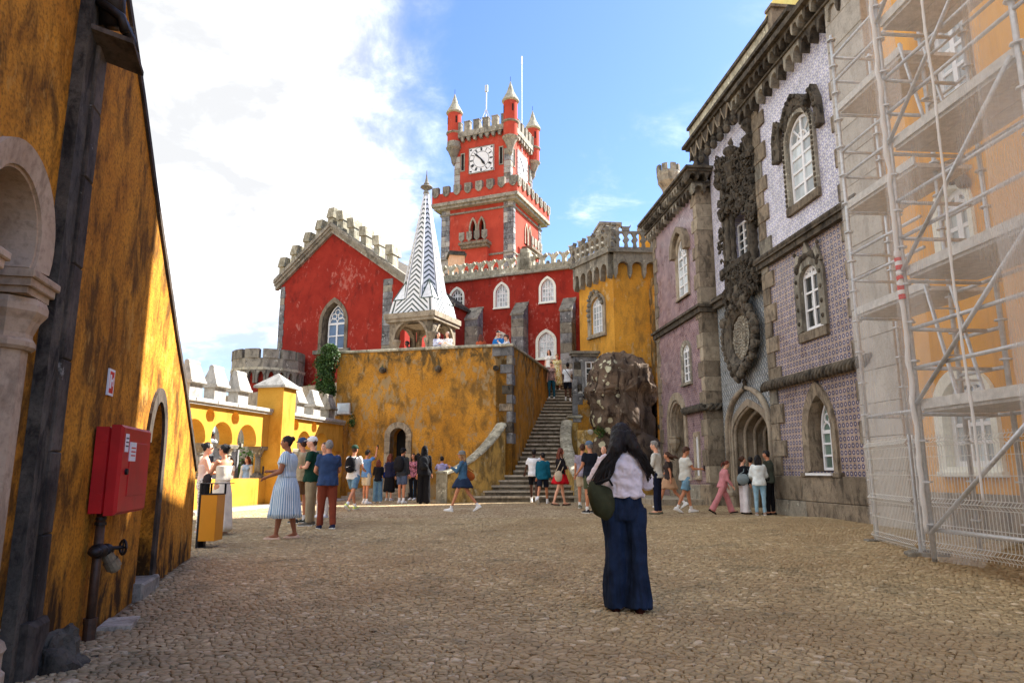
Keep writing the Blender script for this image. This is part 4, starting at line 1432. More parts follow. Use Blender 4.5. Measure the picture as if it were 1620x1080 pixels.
def ivy():
 c = at(518, 585, 26.3)
 t = thing('ivy', 'green ivy column hanging over the left end of the terrace wall', 'ivy', (c.x, c.y, at(518, 622, 26.3).z))
 bl = []
 for px, py, rx, rz in ((519, 562, .33, .34), (516, 578, .38, .40), (517, 595, .34, .36), (515, 610, .26, .3), (522, 552, .2, .2), (521, 620, .18, .3), (509, 588, .2, .5)):
  p = at(px, py, 26.25); bl.append((p, (rx * 1.4, .28, rz * 1.05)))
 leaves(t, bl, 1300, .055, 'foliage')
 obj('stem', MB().tube([at(518, 625, 26.5), at(515, 590, 26.5), at(520, 560, 26.5)], .03, 6), M['bark'], t)
ivy()

def round_bastion():
 D = 34.6
 c = at(424, 590, D)
 r = abs(at(478, 590, D).x - at(370, 590, D).x) / 2 * 1.02
 zt, zb, zm, zc = at(424, 560, D).z, at(424, 588, D).z, at(424, 574, D).z, at(424, 612, D).z
 t = thing('round_bastion', 'low grey crenellated round bastion behind the arcade merlons', 'tower', (c.x, c.y, 0))
 obj('shaft', MB().lathe((c.x, c.y, 0), [(r * .86, 0), (r * .86, zb)], 40), M['red'], t)
 obj('parapet', MB().lathe((c.x, c.y, 0), [(r, zb - .05), (r, zm)], 12, .2), M['stone'], t)
 obj('string_course', MB().lathe((c.x, c.y, 0), [(r + .05, zb - .12), (r + .05, zb)], 12, .2), M['coping'], t)
 n = 22
 m = MB()
 for k in range(n):                     # corbel arches
  g = 2 * pi * k / n
  pl = Plane(c.x + cos(g) * r * .86, c.y + sin(g) * r * .86, -sin(g), cos(g), 1)
  w_ = 2 * pi * r * .93 / n
  o = [(-w_ / 2, zb - .12), (-w_ / 2, zc)] + [(-w_ / 2 + .10, zc)] + [((w_ / 2 - .10) * -cos(pi * i / 6), zc + .25 + .33 * sin(pi * i / 6)) for i in range(7)] + [(w_ / 2 - .10, zc), (w_ / 2, zc), (w_ / 2, zb - .12)]
  m = MB().prism(pl, o, -.1, r * .13)
  obj('corbel', m, M['stone'], t)
 k = 0
 for g0, g1 in ((-95, -83), (-76, -57), (-50, -38), (-32, -15), (-8, 10), (16, 34), (40, 60), (66, 90), (96, 120), (126, 150), (156, 180), (186, 212)):
  if g1 < -60: pass
 for k in range(12):
  g0 = radians(-200 + k * 30); g1 = g0 + radians(24)
  ps = [(c.x + cos(g0 + (g1 - g0) * i / 4) * r, c.y + sin(g0 + (g1 - g0) * i / 4) * r) for i in range(5)]
  ps += [(c.x + cos(g1 - (g1 - g0) * i / 4) * (r - .35), c.y + sin(g1 - (g1 - g0) * i / 4) * (r - .35)) for i in range(5)]
  obj('merlon', MB().plan(ps, zm + .002, zt), M['stone'], t)
round_bastion()

# ---------------------------------------------------------------- spire pavilion
def pavilion():
 an = radians(22)
 p0 = at(655, 500, 30)
 V = Plane(p0.x, p0.y, -cos(an), sin(an), -1)
 sR, sL = V.s(685, 500), V.s(617, 500)
 side = abs(sL - sR)
 V = Plane(V.P(sR, 0, 0).x, V.P(sR, 0, 0).y, -cos(an), sin(an), -1)      # s=0 at the near corner
 Vr = Plane(V.o.x, V.o.y, sin(an), cos(an), 1)
 ctr = V.P(side / 2, -side / 2, 0)
 t = thing('spire_pavilion', 'small open arched pavilion under a tall white spire with dark chevrons', 'pavilion', (ctr.x, ctr.y, ZFL))
 zc1 = V.z(685, 495); zc0 = V.z(685, 505)
 zarch = V.z(652, 507)
 for pl, nm in ((V, 0), (Vr, 1)):
  w_ = side * .74
  hole = [(side / 2 - w_ / 2, ZFL)] + [(side / 2 - w_ / 2 * cos(pi * i / 12), zarch - w_ * .5 + w_ * .5 * sin(pi * i / 12)) for i in range(13)] + [(side / 2 + w_ / 2, ZFL)]
  pts = [(0.0, ZFL)] + hole + [(side, ZFL), (side, zc0), (0, zc0)]
  obj('arch_wall', MB().prism(pl, pts, -.28, 0), M['stone_warm2'], t)
  ri = [(side / 2 - w_ / 2 * cos(pi * i / 12), zarch - w_ * .5 + w_ * .5 * sin(pi * i / 12)) for i in range(13)]
  ro = [(side / 2 - w_ * .56 * cos(pi * i / 12), zarch - w_ * .5 + w_ * .56 * sin(pi * i / 12)) for i in range(13)]
  obj('arch_moulding', MB().ring(pl, ri, ro, -.1, .05, closed=False), M['stone_warm2'], t)
  for a in (side / 2 - w_ / 2, side / 2 + w_ / 2):
   obj('capital', MB().lathe(pl.P(a, -.14, 0), [(.1, zarch - w_ * .5 - .5), (.14, zarch - w_ * .5 - .25), (.2, zarch - w_ * .5 - .1), (.2, zarch - w_ * .5)], 8), M['stone_warm2'], t)
 # back piers and back arches
 bk = V.off(-side)
 for pl in (V.off(-side + .28), Vr.off(-side + .28)):
  hole = [(side / 2 - .9, ZFL)] + [(side / 2 - .9 * cos(pi * i / 8), zarch - .9 + .8 * sin(pi * i / 8)) for i in range(9)] + [(side / 2 + .9, ZFL)]
  obj('back_wall', MB().prism(pl, [(0.29, ZFL)] + hole + [(side - .29, ZFL), (side - .29, zc0), (.29, zc0)], -.26, 0), M['stone_warm'], t)
 obj('column', MB().lathe(V.P(-.02, .02, 0), [(.17, ZFL), (.15, zarch - .9), (.2, zarch - .8), (.26, zarch - .66), (.26, zarch - .6)], 10), M['stone_warm2'], t)
 obj('cornice', MB().box(V, -.14, side + .14, -side - .14, .14, zc0, zc0 + .14).box(V, -.2, side + .2, -side - .2, .2, zc0 + .141, zc1 + .10), M['stone_warm2'], t)
 # spire
 zb = zc1 + .10
 za = at(677, 306, ctr.y).z
 hs = side / 2 + .10
 zs_ = at(677, 470, ctr.y).z
 g0 = atan2(V.d.y, V.d.x)
 def corner(r, z, k): return Vector((ctr.x + cos(g0 + k * pi / 4) * r, ctr.y + sin(g0 + k * pi / 4) * r, z))
 me = bpy.data.meshes.new('spire')
 vs, fs, uv, ed = [], [], [], []
 def quad(ps, w0, w1, v0, v1):
  b = len(vs)
  vs.extend(ps); n_ = len(ps)
  fs.append(tuple(range(b, b + n_)))
  if n_ == 4:
   uv.extend([(-w0, v0), (w0, v0), (w1, v1), (-w1, v1)]); ed.extend([w0, w0, w1, w1])
 H = za - zb
 zq = zb + H * .14
 # eight faces of the spire: octagon with flats facing the base sides
 ro = (hs * .93) / cos(pi / 8)
 N = 26
 tipr = .10
 for f in range(8):
  gA = pi / 4 * f - pi / 8
  for i in range(N):
   t0, t1 = i / N, (i + 1) / N
   def rr(t_):
    return ro + (tipr - ro) * t_
   def pt(g, t_, z0_=zb): return Vector((ctr.x + cos(g0 + g) * rr(t_), ctr.y + sin(g0 + g) * rr(t_), zb + H * t_))
   w0, w1 = rr(t0) * sin(pi / 8), rr(t1) * sin(pi / 8)
   quad([pt(gA, t0), pt(gA + pi / 4, t0), pt(gA + pi / 4, t1), pt(gA, t1)], w0, w1, H * t0, H * t1)
   ed[-4:] = [0, 0, 0, 0]
 # square skirt that dies into it
 M2 = 10
 for f in range(4):
  gm = g0 + f * pi / 2
  for i in range(M2):
   t0, t1 = i / M2, (i + 1) / M2
   def rq(t_): return (hs * .93) * (1 - t_ * .11) + .02
   def pq(sg, t_):
    r = rq(t_)
    c = Vector((cos(gm), sin(gm), 0)) * r + Vector((-sin(gm), cos(gm), 0)) * r * sg
    return Vector((ctr.x, ctr.y, zb + H * .11 * t_)) + c
   quad([pq(-1, t0), pq(1, t0), pq(1, t1), pq(-1, t1)], rq(t0), rq(t1), H * .11 * t0, H * .11 * t1)
 me.from_pydata([v - t.location for v in vs], [], fs)
 u = me.uv_layers.new(name='UVMap')
 for i, c in enumerate(uv): u.data[i].uv = c
 at_ = me.attributes.new('edge', 'FLOAT', 'CORNER')
 # share of the half width at each corner: 1 on the arris, so the border line follows it
 half = [abs(c[0]) for c in uv]
 at_.data.foreach_set('value', [1.0 if 1 else 0 for _ in uv])
 o = bpy.data.objects.new('spire', me); me.materials.append(M['chev']); COL.objects.link(o); o.parent = t
 # split every face along its centre so that 'edge' runs 0 at the centre to 1 at the arris
 bm = bmesh.new(); bm.from_mesh(me)
 ul = bm.loops.layers.uv.active; el = bm.loops.layers.float.get('edge')
 for f in list(bm.faces):
  ls = list(f.loops)
  if len(ls) != 4: continue
  p = [l.vert.co.copy() for l in ls]; q = [l[ul].uv.copy() for l in ls]
  mb_, mt_ = (p[0] + p[1]) / 2, (p[2] + p[3]) / 2
  for side_ in (0, 1):
   a = [p[0], mb_, mt_, p[3]] if side_ == 0 else [mb_, p[1], p[2], mt_]
   qq = [q[0], (q[0] + q[1]) / 2, (q[2] + q[3]) / 2, q[3]] if side_ == 0 else [(q[0] + q[1]) / 2, q[1], q[2], (q[2] + q[3]) / 2]
   ee = [1, 0, 0, 1] if side_ == 0 else [0, 1, 1, 0]
   nf = bm.faces.new([bm.verts.new(x) for x in a])
   for l, uvq, e_ in zip(nf.loops, qq, ee):
    l[ul].uv = uvq; l[el] = e_
  bm.faces.remove(f)
 bmesh.ops.remove_doubles(bm, verts=bm.verts, dist=1e-4)
 bmesh.ops.recalc_face_normals(bm, faces=bm.faces)
 bm.to_mesh(me); bm.free()
 for k in range(8):                      # pale ribs on the arrises
  g = g0 + pi / 4 * k - pi / 8
  a = Vector((ctr.x + cos(g) * ro, ctr.y + sin(g) * ro, zb)); b = Vector((ctr.x + cos(g) * tipr, ctr.y + sin(g) * tipr, za))
  obj('rib', MB().tube([a.lerp(b, .12), b], [.035, .022], 6), M['white'], t)
 obj('finial', MB().lathe((ctr.x, ctr.y, za - .05), [(.14, 0), (.15, .1), (.1, .15), (.1, .2), (.3, .34), (.26, .4), (.1, .44), (.14, .52), (.09, .6), (.05, .8), (.02, 1.0), (.015, 1.2)], 10), M['stone'], t)
 for k in range(4):                      # corner broaches
  gd = g0 + pi / 4 + k * pi / 2
  rs = ((hs * .93) * .89 + .02) * sqrt(2)
  Q = Vector((ctr.x + cos(gd) * rs, ctr.y + sin(gd) * rs, zb + H * .11))
  rt = ro * (1 - .11) + tipr * .11
  A_, B_ = [Vector((ctr.x + cos(gd + q * pi / 8) * rt * 1.004, ctr.y + sin(gd + q * pi / 8) * rt * 1.004, zb + H * .11)) for q in (-1, 1)]
  rp = (ro * (1 - .27) + tipr * .27) * cos(pi / 8)
  P_ = Vector((ctr.x + cos(gd) * rp, ctr.y + sin(gd) * rp, zb + H * .27))
  mb_ = MB(); mb_.add([Q, A_, B_, P_], [(0, 1, 3), (0, 3, 2), (0, 2, 1)])
  br = obj('corner_broach', mb_, M['white_tile'], t)
  for a, b in ((Q, P_), (Q, A_), (Q, B_), (A_, P_), (B_, P_)):
   obj('edge_tile', MB().tube([a, b], .03, 5), M['green_tile'], br)
pavilion()

# ---------------------------------------------------------------- red wing with pointed windows
def red_wing():
 p0 = at(868, 470, 38)
 W = Plane(p0.x, p0.y, -cos(RA), sin(RA), -1)
 t = thing('red_wing', 'long red palace wing with pointed white windows, grey buttresses and curled stone cresting', 'building', W.P(3, 0, ZFL))
 sr, sl = W.s(925, 450), W.s(628, 450)
 zt = W.z(868, 427)
 wins = []
 spec = [((711, 492), (734.5, 497), (722.5, 455), (712, 470)), ((781, 489), (806.5, 488), (794, 447), (783, 465)), ((853, 481), (880, 479), (866.5, 438), (855, 457)),
   ((848, 569), (881, 569), (865, 522), (850, 541)), ((781, 560), (806, 560), (792, 526), (783, 543)), ((712, 570), (738, 570), (722, 531), (713, 548))]
 holes = []
 for bl, br, ap, sp in spec:
  a, b = W.s(*bl), W.s(*br)
  sc = (a + b) / 2; wd = abs(a - b)
  z0 = (W.z(*bl) + W.z(*br)) / 2
  wins.append((sc, wd * .74, z0 + wd * .12, W.z(*sp), W.z(*ap) - wd * .10, wd))
  holes.append(arch(sc, wd * .74, z0 + wd * .12, W.z(*sp), W.z(*ap) - wd * .10, 'pointed', 6))
 obj('front_wall', MB().holed(W, [(sr, 2), (sl, 2), (sl, zt), (sr, zt)], holes, 0, -.4), M['red'], t)
 obj('rear_wall', MB().box(W, sl, sr, -8, -7.6, 2, zt), M['red'], t)
 obj('roof_deck', MB().box(W, sl, sr, -7.6, -.4, zt - .3, zt - .1), M['stone'], t)
 for i, (sc, w_, z0, zs, za, wd) in enumerate(wins):
  window(t, W, sc, w_, z0, zs, za, 'pointed', M['white_paint'], M['glass_pale'] if i else M['glass_dark'], M['white_rough'], sw=wd * .13, proud=.06, rec=.12, nv=4 if i < 3 else 4, nh=3, fw=.06, bw=.035)
 # parapet band and coping
 zb1 = W.z(868, 417)
 x = sr
 while x < sl - .1:
  w_ = min(R(1.3, 1.8), sl - x)
  obj('parapet_stone', MB().box(W, x + .005, x + w_ - .005, -.35, .10 + R(0, .01), zt + .002, zb1, .015), M['coping'], t)
  x += w_
 obj('string_course', MB().box(W, sr, sl, -.3, .2, zt - .10, zt + .0), M['stone'], t)
 # curled cresting
 s0 = W.s(909, 400); pitch = abs(W.s(890, 400) - W.s(909, 400)) * .92
 s = s0 + 0.0; k = 0
 hp = W.z(868, 399) - zb1
 while s < sl - .4:
  pts = [(-.18, 0), (.18, 0), (.14, .35), (.26, .62), (.46, .80), (.40, 1.0), (.22, .90), (.08, .78), (0, .9), (-.08, .78), (-.22, .90), (-.40, 1.0), (-.46, .80), (-.26, .62), (-.14, .35)]
  m = MB().prism(W, [(s + a * pitch, zb1 + z * hp) for a, z in pts], -.22, .02)
  obj('crest', m, M['coping'], t)
  obj('crest_bead', MB().ball(W.P(s + pitch / 2, -.1, zb1 + .1), .12, 8, 6), M['stone'], t)
  s += pitch; k += 1
 # stepped centre piece
 for a, b, c in ((818, 842, 410), (821, 839, 401), (824, 836, 394)):
  obj('stepped_merlon', MB().box(W, W.s(a, 410), W.s(b, 410), -.5, .13, zb1 - .2, W.z(830, c)), M['coping'], t)
 # buttresses with sloped heads
 for xl, xm, xr, yt, yk, yb in ((745, 757, 765.5, 487, 505, 560), (817, 829, 837, 479, 498, 572), (892.5, 902, 912, 472, 491, 600)):
  a, b = W.s(xl, yt), W.s(xr, yt)
  z1 = W.z(xm, yt); z2 = z1 - .75
  s0, s1 = min(a, b), max(a, b)
  s0 = s0 + .06
  vs = [W.P(s_, d, z) for s_ in (s0, s1) for d, z in ((0, 2), (.75, 2), (.75, z2), (0, z1))]
  m = MB(); m.add(vs, [(0, 1, 2, 3), (4, 5, 6, 7), (0, 1, 5, 4), (1, 2, 6, 5), (2, 3, 7, 6)])
  bt = obj('buttress', m, M['stone_blue'], t)
  z = ZFL - 1
  while z < z2 - .1:
   h = min(R(.45, .6), z2 - z)
   obj('buttress_stone', MB().box(W, s0 - .012, s1 + .012, .2, .765 + R(0, .01), z + .01, z + h - .01, .02), random.choice([M['stone_blue'], M['stone']]), bt)
   z += h
  vs = [W.P(s_, d, z) for s_ in (s0 - .05, s1 + .05) for d, z in ((.0, z1 + .05), (.82, z2 - .02), (.82, z2 - .12), (0, z1 - .05))]
  m = MB(); m.add(vs, [(0, 1, 2, 3), (4, 5, 6, 7), (0, 1, 5, 4), (1, 2, 6, 5), (2, 3, 7, 6), (3, 0, 4, 7)])
  obj('buttress_cap', m, M['stone'], bt)
 return W
PW = red_wing()

def chimney():
 p = at(722, 430, 46)
 t = thing('salmon_chimney', 'square salmon rendered chimney block in front of the clock tower', 'chimney', p)
 pl = Plane(at(711, 420, 46).x, 46, cos(.2), sin(.2), 1)
 w_ = 1.05
 zt = at(722, 403, 46).z
 obj('shaft', MB().box(pl, 0, w_, -1.0, 0, p.z - 3, zt), M['salmon'], t)
 obj('cap', MB().box(pl, -.12, w_ + .12, -1.12, .12, zt, zt + .14).box(pl, -.04, w_ + .04, -1, .04, zt + .141, zt + .3), M['stone_dark'], t)
chimney()

# ---------------------------------------------------------------- clock tower
def clock_tower():
 an = radians(22.5)
 c0 = at(811.5, 345, 60)
 K = Plane(c0.x, c0.y, -cos(an), sin(an), -1)
 KR = Plane(c0.x, c0.y, sin(an), cos(an), 1)
 t = thing('clock_tower', 'red clock tower with corner turrets, battlements and two white clock dials', 'tower', K.P(2.5, -2, 0))
 S = abs(K.s(698, 380)); S2 = KR.s(857, 380)
 S2 = S
 zg0 = K.z(811, 310); zg1 = zg0 + (K.z(811, 293) - K.z(811, 310))
 H0, Z1 = 0, zg0
 # twin windows cut in the shaft
 def twin(pl, xl, xr, yb, ysp, yt):
  a, b = pl.s(xl, yb), pl.s(xr, yb); mid = (a + b) / 2; w_ = abs(b - a)
  out = []
  for sg in (-1, 1):
   out.append((mid + sg * w_ * .235, w_ * .27, pl.z((xl + xr) / 2, yb), pl.z((xl + xr) / 2, ysp), pl.z((xl + xr) / 2, yt)))
  return mid, w_, out
 for pl, spec, sz in ((K, (740.7, 769.5, 378, 361, 347), S), (KR, (829, 841, 386, 372, 358), S2)):
  mid, w_, tw = twin(pl, *spec)
  if pl is KR: mid = S / 2; w_ = twin(K, 740.7, 769.5, 378, 361, 347)[1]; tw = [(mid + sg * w_ * .235, w_ * .27, q[2], q[3], q[4]) for sg, q in zip((-1, 1), twin(K, 740.7, 769.5, 378, 361, 347)[2])]
  holes = [arch(a, b, z0, zs, za, 'pointed', 6) for a, b, z0, zs, za in tw]
  obj('shaft_wall', MB().holed(pl, [(0, H0), (sz, H0), (sz, zg0 + .1), (0, zg0 + .1)], holes, 0, -.5), M['red_tower'], t)
  for a, b, z0, zs, za in tw:
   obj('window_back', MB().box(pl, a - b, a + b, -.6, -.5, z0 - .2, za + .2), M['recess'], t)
   obj('window_surround', MB().ring(pl, arch(a, b + .004, z0, zs, za, 'pointed', 6), arch(a, b * 1.62, z0, zs, za + b * .5, 'pointed', 6), -.2, .09), M['stone_warm2'], t)
  # balcony: floor, shield panels, corbelled apron
  zb = tw[0][2]
  obj('balcony_floor', MB().box(pl, mid - w_ * .78, mid + w_ * .78, 0, 1.0, zb - .75, zb - .5).box(pl, mid - w_ * .70, mid + w_ * .70, 0, .85, zb - 1.05, zb - .751), M['stone_warm'], t)
  for i in range(4):
   q = mid - w_ * .62 + i * w_ * .413
   obj('shield', MB().prism(pl, [(q - .26, zb + .45), (q - .26, zb - .2), (q, zb - .5), (q + .26, zb - .2), (q + .26, zb + .45)], .85, .98), M['stone'], t)
  obj('balcony_apron', MB().box(pl, mid - w_ * .66, mid + w_ * .66, 0, .5, zb - 3.0, zb - 1.051), M['red_tower'], t)
  for i in range(3):
   q = mid - w_ * .4 + i * w_ * .4
   obj('blind_arch', MB().prism(pl, arch(q, .5, zb - 3, zb - 2.0, zb - 1.7, 'round', 5), .5, .52), M['red_tower'], t)
 obj('shaft_core', MB().box(K, .6, S, -S2, -.6, 0, zg0), M['red_tower'], t)
 # quoin blocks
 q1, q2 = .95, .95
 for pl, e, sd_, wl_ in ((K, 0, 1, .92), (K, S, -1, .9), (KR, 0, 1, .5), (KR, S2, -1, .75)):
  z = K.z(750, 428)
  while z < zg0 - .1:
   h = min(.52, zg0 - .1 - z)
   if pl is KR and e == 0:
    parts_ = [(e, e + wl_)]
   else:
    j = random.choice([.45, .55, 1.0])
    parts_ = [(e, e + sd_ * wl_ * j), (e + sd_ * wl_ * j, e + sd_ * wl_)] if j < 1 else [(e, e + sd_ * wl_)]
   for a, b in parts_:
    obj('quoin', MB().box(pl, a + .006 * sd_, b - .006 * sd_, -.1, .05 + R(0, .015), z + .01, z + h - .01, .02), random.choice([M['stone_blue'], M['stone_blue'], M['stone_white']]), t)
   z += h
 # string courses
 for zz in (K.z(811, 325) - 0.0, K.z(811, 398)):
  obj('string_course', MB().box(K, -.12, S + .12, -S2 - .1, .12, zz - .10, zz + .06), M['stone'], t)
 # gallery
 g = .75
 obj('gallery_corbel', MB().box(K, -g + .2, S + g - .2, -S2 - g + .2, g - .2, zg0 - .45, zg0 - .2).box(K, -g, S + g, -S2 - g, g, zg0 - .199, zg0 + .12), M['stone'], t)
 obj('gallery_parapet', MB().box(K, -g + .06, S + g - .06, -S2 - g + .06, g - .06, zg0 + .121, zg1), M['red_tower'], t)
 n = 8
 for pl, sz in ((K, S), (KR, S2)):
  L_ = sz + 2 * g - .2
  for i in range(n):
   q = -g + .45 + (L_ - .7) * i / (n - 1)
   zt = zg1 + .62; zb = zg1 - .35
   obj('shield', MB().prism(pl, [(q - .34, zt), (q - .34, zb + .25), (q - .18, zb + .04), (q, zb - .05), (q + .18, zb + .04), (q + .34, zb + .25), (q + .34, zt)], g - .3, g + .08), M['stone'], t)
   obj('shield_relief', MB().box(pl, q - .05, q + .05, g + .08, g + .12, zb + .2, zt - .12).box(pl, q - .2, q + .2, g + .08, g + .115, zb + .45, zb + .55), M['stone'], t)
 # upper stage, set back a little
 u0, u1 = K.s(807, 260, -.25), K.s(719, 260, -.25)
 U = K.off(-.25); UR = KR.off(-.30)
 zU = U.z(760, 205)
 zU = K.z(795, 205)
 B = u1 - u0
 # frames for the upper stage with s=0 at its near corner
 cc = U.P(u0, 0, 0)
 U = Plane(cc.x, cc.y, -cos(an), sin(an), -1); UR = Plane(cc.x, cc.y, sin(an), cos(an), 1)
 tr_r = UR.s(838, 276)
 B2 = B
 def slit(pl, x0, x1, y0, y1):
  a, b = pl.s(x0, (y0 + y1) / 2), pl.s(x1, (y0 + y1) / 2)
  return (a + b) / 2, abs(a - b), pl.z((x0 + x1) / 2, y1), pl.z((x0 + x1) / 2, y0)
 sl = [slit(U, 733.5, 739.3, 244, 269.5), slit(U, 784, 789.5, 235.5, 260)]
 zsl0, zsl1 = sl[0][2], sl[0][3]
 obj('upper_wall', MB().box(U, 0, B, -B2, 0, zg1 - .3, zU), M['red_tower'], t)
 for pl in (U, UR):
  for a in (B * .155, B * .845):
   obj('slit_window', MB().prism(pl, arch(a, .26, zsl0, zsl1 - .1, zsl1, 'rect'), .0, .012), M['recess'], t)
   obj('slit_frame', MB().ring(pl, arch(a, .26, zsl0, 0, zsl1, 'rect'), arch(a, .44, zsl0 - .1, 0, zsl1 + .1, 'rect'), 0, .06), M['stone'], t)
 # corner stones of the upper stage
 for pl, e, sd_ in ((U, 0, 1), (U, B, -1), (UR, 0, 1), (UR, B, -1)):
  z = zg1 + .2
  while z < zU - 2.4:
   obj('quoin', MB().box(pl, e, e + sd_ * .62, -.1, .04 + R(0, .01), z + .01, z + .6, .02), random.choice([M['stone_blue'], M['stone_white'], M['stone']]), t)
   z += .62
 # dials
 ca = (U.s(741.4, 255) + U.s(781, 249)) / 2; cz = (U.z(741.4, 255.7) + U.z(781, 250)) / 2
 hs = abs(U.s(741.4, 255) - U.s(781, 249)) / 2
 for pl in (U, UR):
  a0 = ca if pl is U else B - ca
  a0 = B * .5 + .02
  dial = obj('clock_dial', MB().box(pl, a0 - hs, a0 + hs, .0, .10, cz - hs, cz + hs), M['white'], t)
  obj('dial_rim', MB().ring(pl, [(a0 - hs + .06, cz - hs + .06), (a0 + hs - .06, cz - hs + .06), (a0 + hs - .06, cz + hs - .06), (a0 - hs + .06, cz + hs - .06)],
   [(a0 - hs, cz - hs), (a0 + hs, cz - hs), (a0 + hs, cz + hs), (a0 - hs, cz + hs)], .10, .13), M['stone'], dial)
  ci = lambda r, n=40: [(a0 + r * cos(2 * pi * i / n), cz + r * sin(2 * pi * i / n)) for i in range(n)]
  obj('dial_ring', MB().ring(pl, ci(hs * .60), ci(hs * .63), .10, .108).ring(pl, ci(hs * .945), ci(hs * .965), .10, .108), M['black'], dial)
  sgn = -1 if (pl.d.x < 0) else 1          # s runs right to left on the front face
  names = ['XII', 'I', 'II', 'III', 'IIII', 'V', 'VI', 'VII', 'VIII', 'IX', 'X', 'XI']
  for h_, nm in enumerate(names):
   ang = radians(90 - 30 * h_)
   er = Vector((cos(ang), sin(ang))); et = Vector((sin(ang), -cos(ang)))   # read clockwise
   r0, r1 = hs * .67, hs * .91
   wd = {'I': .5, 'V': 1.1, 'X': 1.1}
   tot = sum(wd[c] for c in nm); k_ = hs * .075
   x = -tot / 2 * k_
   m = MB()
   def stroke(x0, ra, x1, rb, th):
    P0 = er * ra + et * x0; P1 = er * rb + et * x1
    dd = (P1 - P0).normalized(); q = Vector((-dd.y, dd.x)) * th / 2
    poly = [P0 - q, P1 - q, P1 + q, P0 + q]
    m.prism(pl, [(a0 + sgn * p.x, cz + p.y) for p in poly], .10, .112)
   for c in nm:
    ww = wd[c] * k_
    if c == 'I': stroke(x + ww / 2, r0, x + ww / 2, r1, .055)
    if c == 'V': stroke(x + .02, r1, x + ww / 2, r0, .06); stroke(x + ww - .02, r1, x + ww / 2, r0, .03)
    if c == 'X': stroke(x + .02, r1, x + ww - .02, r0, .06); stroke(x + ww - .02, r1, x + .02, r0, .03)
    x += ww
   obj('numeral', m, M['black'], dial)
  for q in (-1, 1):
   for q2 in (-1, 1):
    obj('corner_ornament', MB().prism(pl, [(a0 + q * hs * (.83 + .09 * cos(g_)), cz + q2 * hs * (.83 + .09 * sin(g_) * (1 if int(g_ * 2) % 2 else .6))) for g_ in [2 * pi * i / 10 for i in range(10)]], .10, .112), M['black'], dial)
  for ang, ln, wd_, nm in ((radians(90 - 360 * 52.5 / 60), .86, .10, 'minute_hand'), (radians(90 - 30 * 4.88), .6, .14, 'hour_hand')):
   e = Vector((cos(ang), sin(ang))); f = Vector((-e.y, e.x))
   poly = [-e * .25 * hs * .5 + f * wd_ * .4, e * hs * ln * .55 + f * wd_ * .9, e * hs * ln, e * hs * ln * .55 - f * wd_ * .9, -e * .25 * hs * .5 - f * wd_ * .4]
   obj(nm, MB().prism(pl, [(a0 + sgn * p.x, cz + p.y) for p in poly], .13, .15), M['black'], dial)
 # corbelled battlement
 zc0 = U.z(795, 214) ; zc1 = zU
 zm0 = zc1 + .55; zm1 = K.z(792, 181)
 for pl in (U, UR):
  nC = 9
  pit = B / nC
  for i in range(nC):
   a = pit * (i + .5)
   pts = [(a - pit / 2, zc1), (a - pit / 2, zc0 + .5)] + [(a - pit * .16 * 1, zc0), (a + pit * .16, zc0)] + [(a + pit / 2, zc0 + .5), (a + pit / 2, zc1)]
   pts = [(a - pit / 2, zc1), (a - pit * .46, zc0 + .95), (a - pit * .26, zc0 + .55), (a - pit * .16, zc0), (a + pit * .16, zc0), (a + pit * .26, zc0 + .55), (a + pit * .46, zc0 + .95), (a + pit / 2, zc1)]
   obj('corbel', MB().prism(pl, pts, -.1, .32), M['stone'], t)
 obj('battlement_band', MB().box(U, -.38, B + .38, -B2 - .38, .38, zc1, zm0), M['stone'], t)
 for pl in (U, UR):
  nM = 6
  for i in range(nM):
   a = B * (i + .5) / nM
   obj('merlon', MB().box(pl, a - .30, a + .30, -.12, .36, zm0 + .002, zm1 - .1, .02).box(pl, a - .33, a + .33, -.15, .38, zm1 - .099, zm1), M['stone'], t)
 # turrets
 def turret(s_, d_, dz=0.0):
  p = U.P(s_, d_, 0)
  def zz(y, x=803.7): return at(x, y, p.y).z
  Y = U.P(0, .1, 0).y
  z_ap, z_cb, z_r1, z_r2, z_tip = [at(803.7, y, Y).z + dz for y in (129, 161, 194, 217.5, 246)]
  r = .66
  tu = obj('turret', MB().lathe((p.x, p.y, 0), [(r, z_r2), (r, z_cb)], 20), M['red_tower'], t, smooth=False)
  obj('corbel_cone', MB().lathe((p.x, p.y, 0), [(.05, z_tip), (.22, z_tip + .3), (.3, z_tip + .8), (.62, z_r2 - .25), (.74, z_r2 - .12), (.78, z_r2)], 20), M['stone'], tu)
  obj('lower_band', MB().lathe((p.x, p.y, 0), [(r + .02, z_r2 + .002), (r + .02, z_r2 + .55)], 20), M['stone'], tu) if s_ > B * .5 else None
  obj('ring', MB().lathe((p.x, p.y, 0), [(r, z_r1 - .14), (r + .13, z_r1 - .06), (r + .13, z_r1 + .04), (r, z_r1 + .08)], 20), M['stone'], tu)
  obj('cone_roof', MB().lathe((p.x, p.y, 0), [(r, z_cb - .1), (r + .16, z_cb - .02), (r + .16, z_cb + .08), (.36, z_cb + (z_ap - z_cb) * .45), (.03, z_ap)], 20), M['coping'], tu)
  obj('cone_tip', MB().tube([(p.x, p.y, z_ap - .05), (p.x, p.y, z_ap + .5)], .02, 5), M['iron'], tu)
  for g in (-70, 20, 110, 200):
   a = radians(g)
   obj('loophole', MB().box(Plane(p.x + cos(a) * (r - .03), p.y + sin(a) * (r - .03), -sin(a), cos(a), 1), -.07, .07, 0, .045, z_r1 + .9, z_r1 + 1.6), M['recess'], tu)
 turret(-.05, .05)
 turret(B + .05, .05)
 turret(-.05, -B2 - .05)
 turret(B + .05, -B2 - .05)
 # masts
 mt = thing('lightning_mast', 'thin white mast with stays on top of the clock tower', 'mast', U.P(B * .5, -B * .5, zm0))
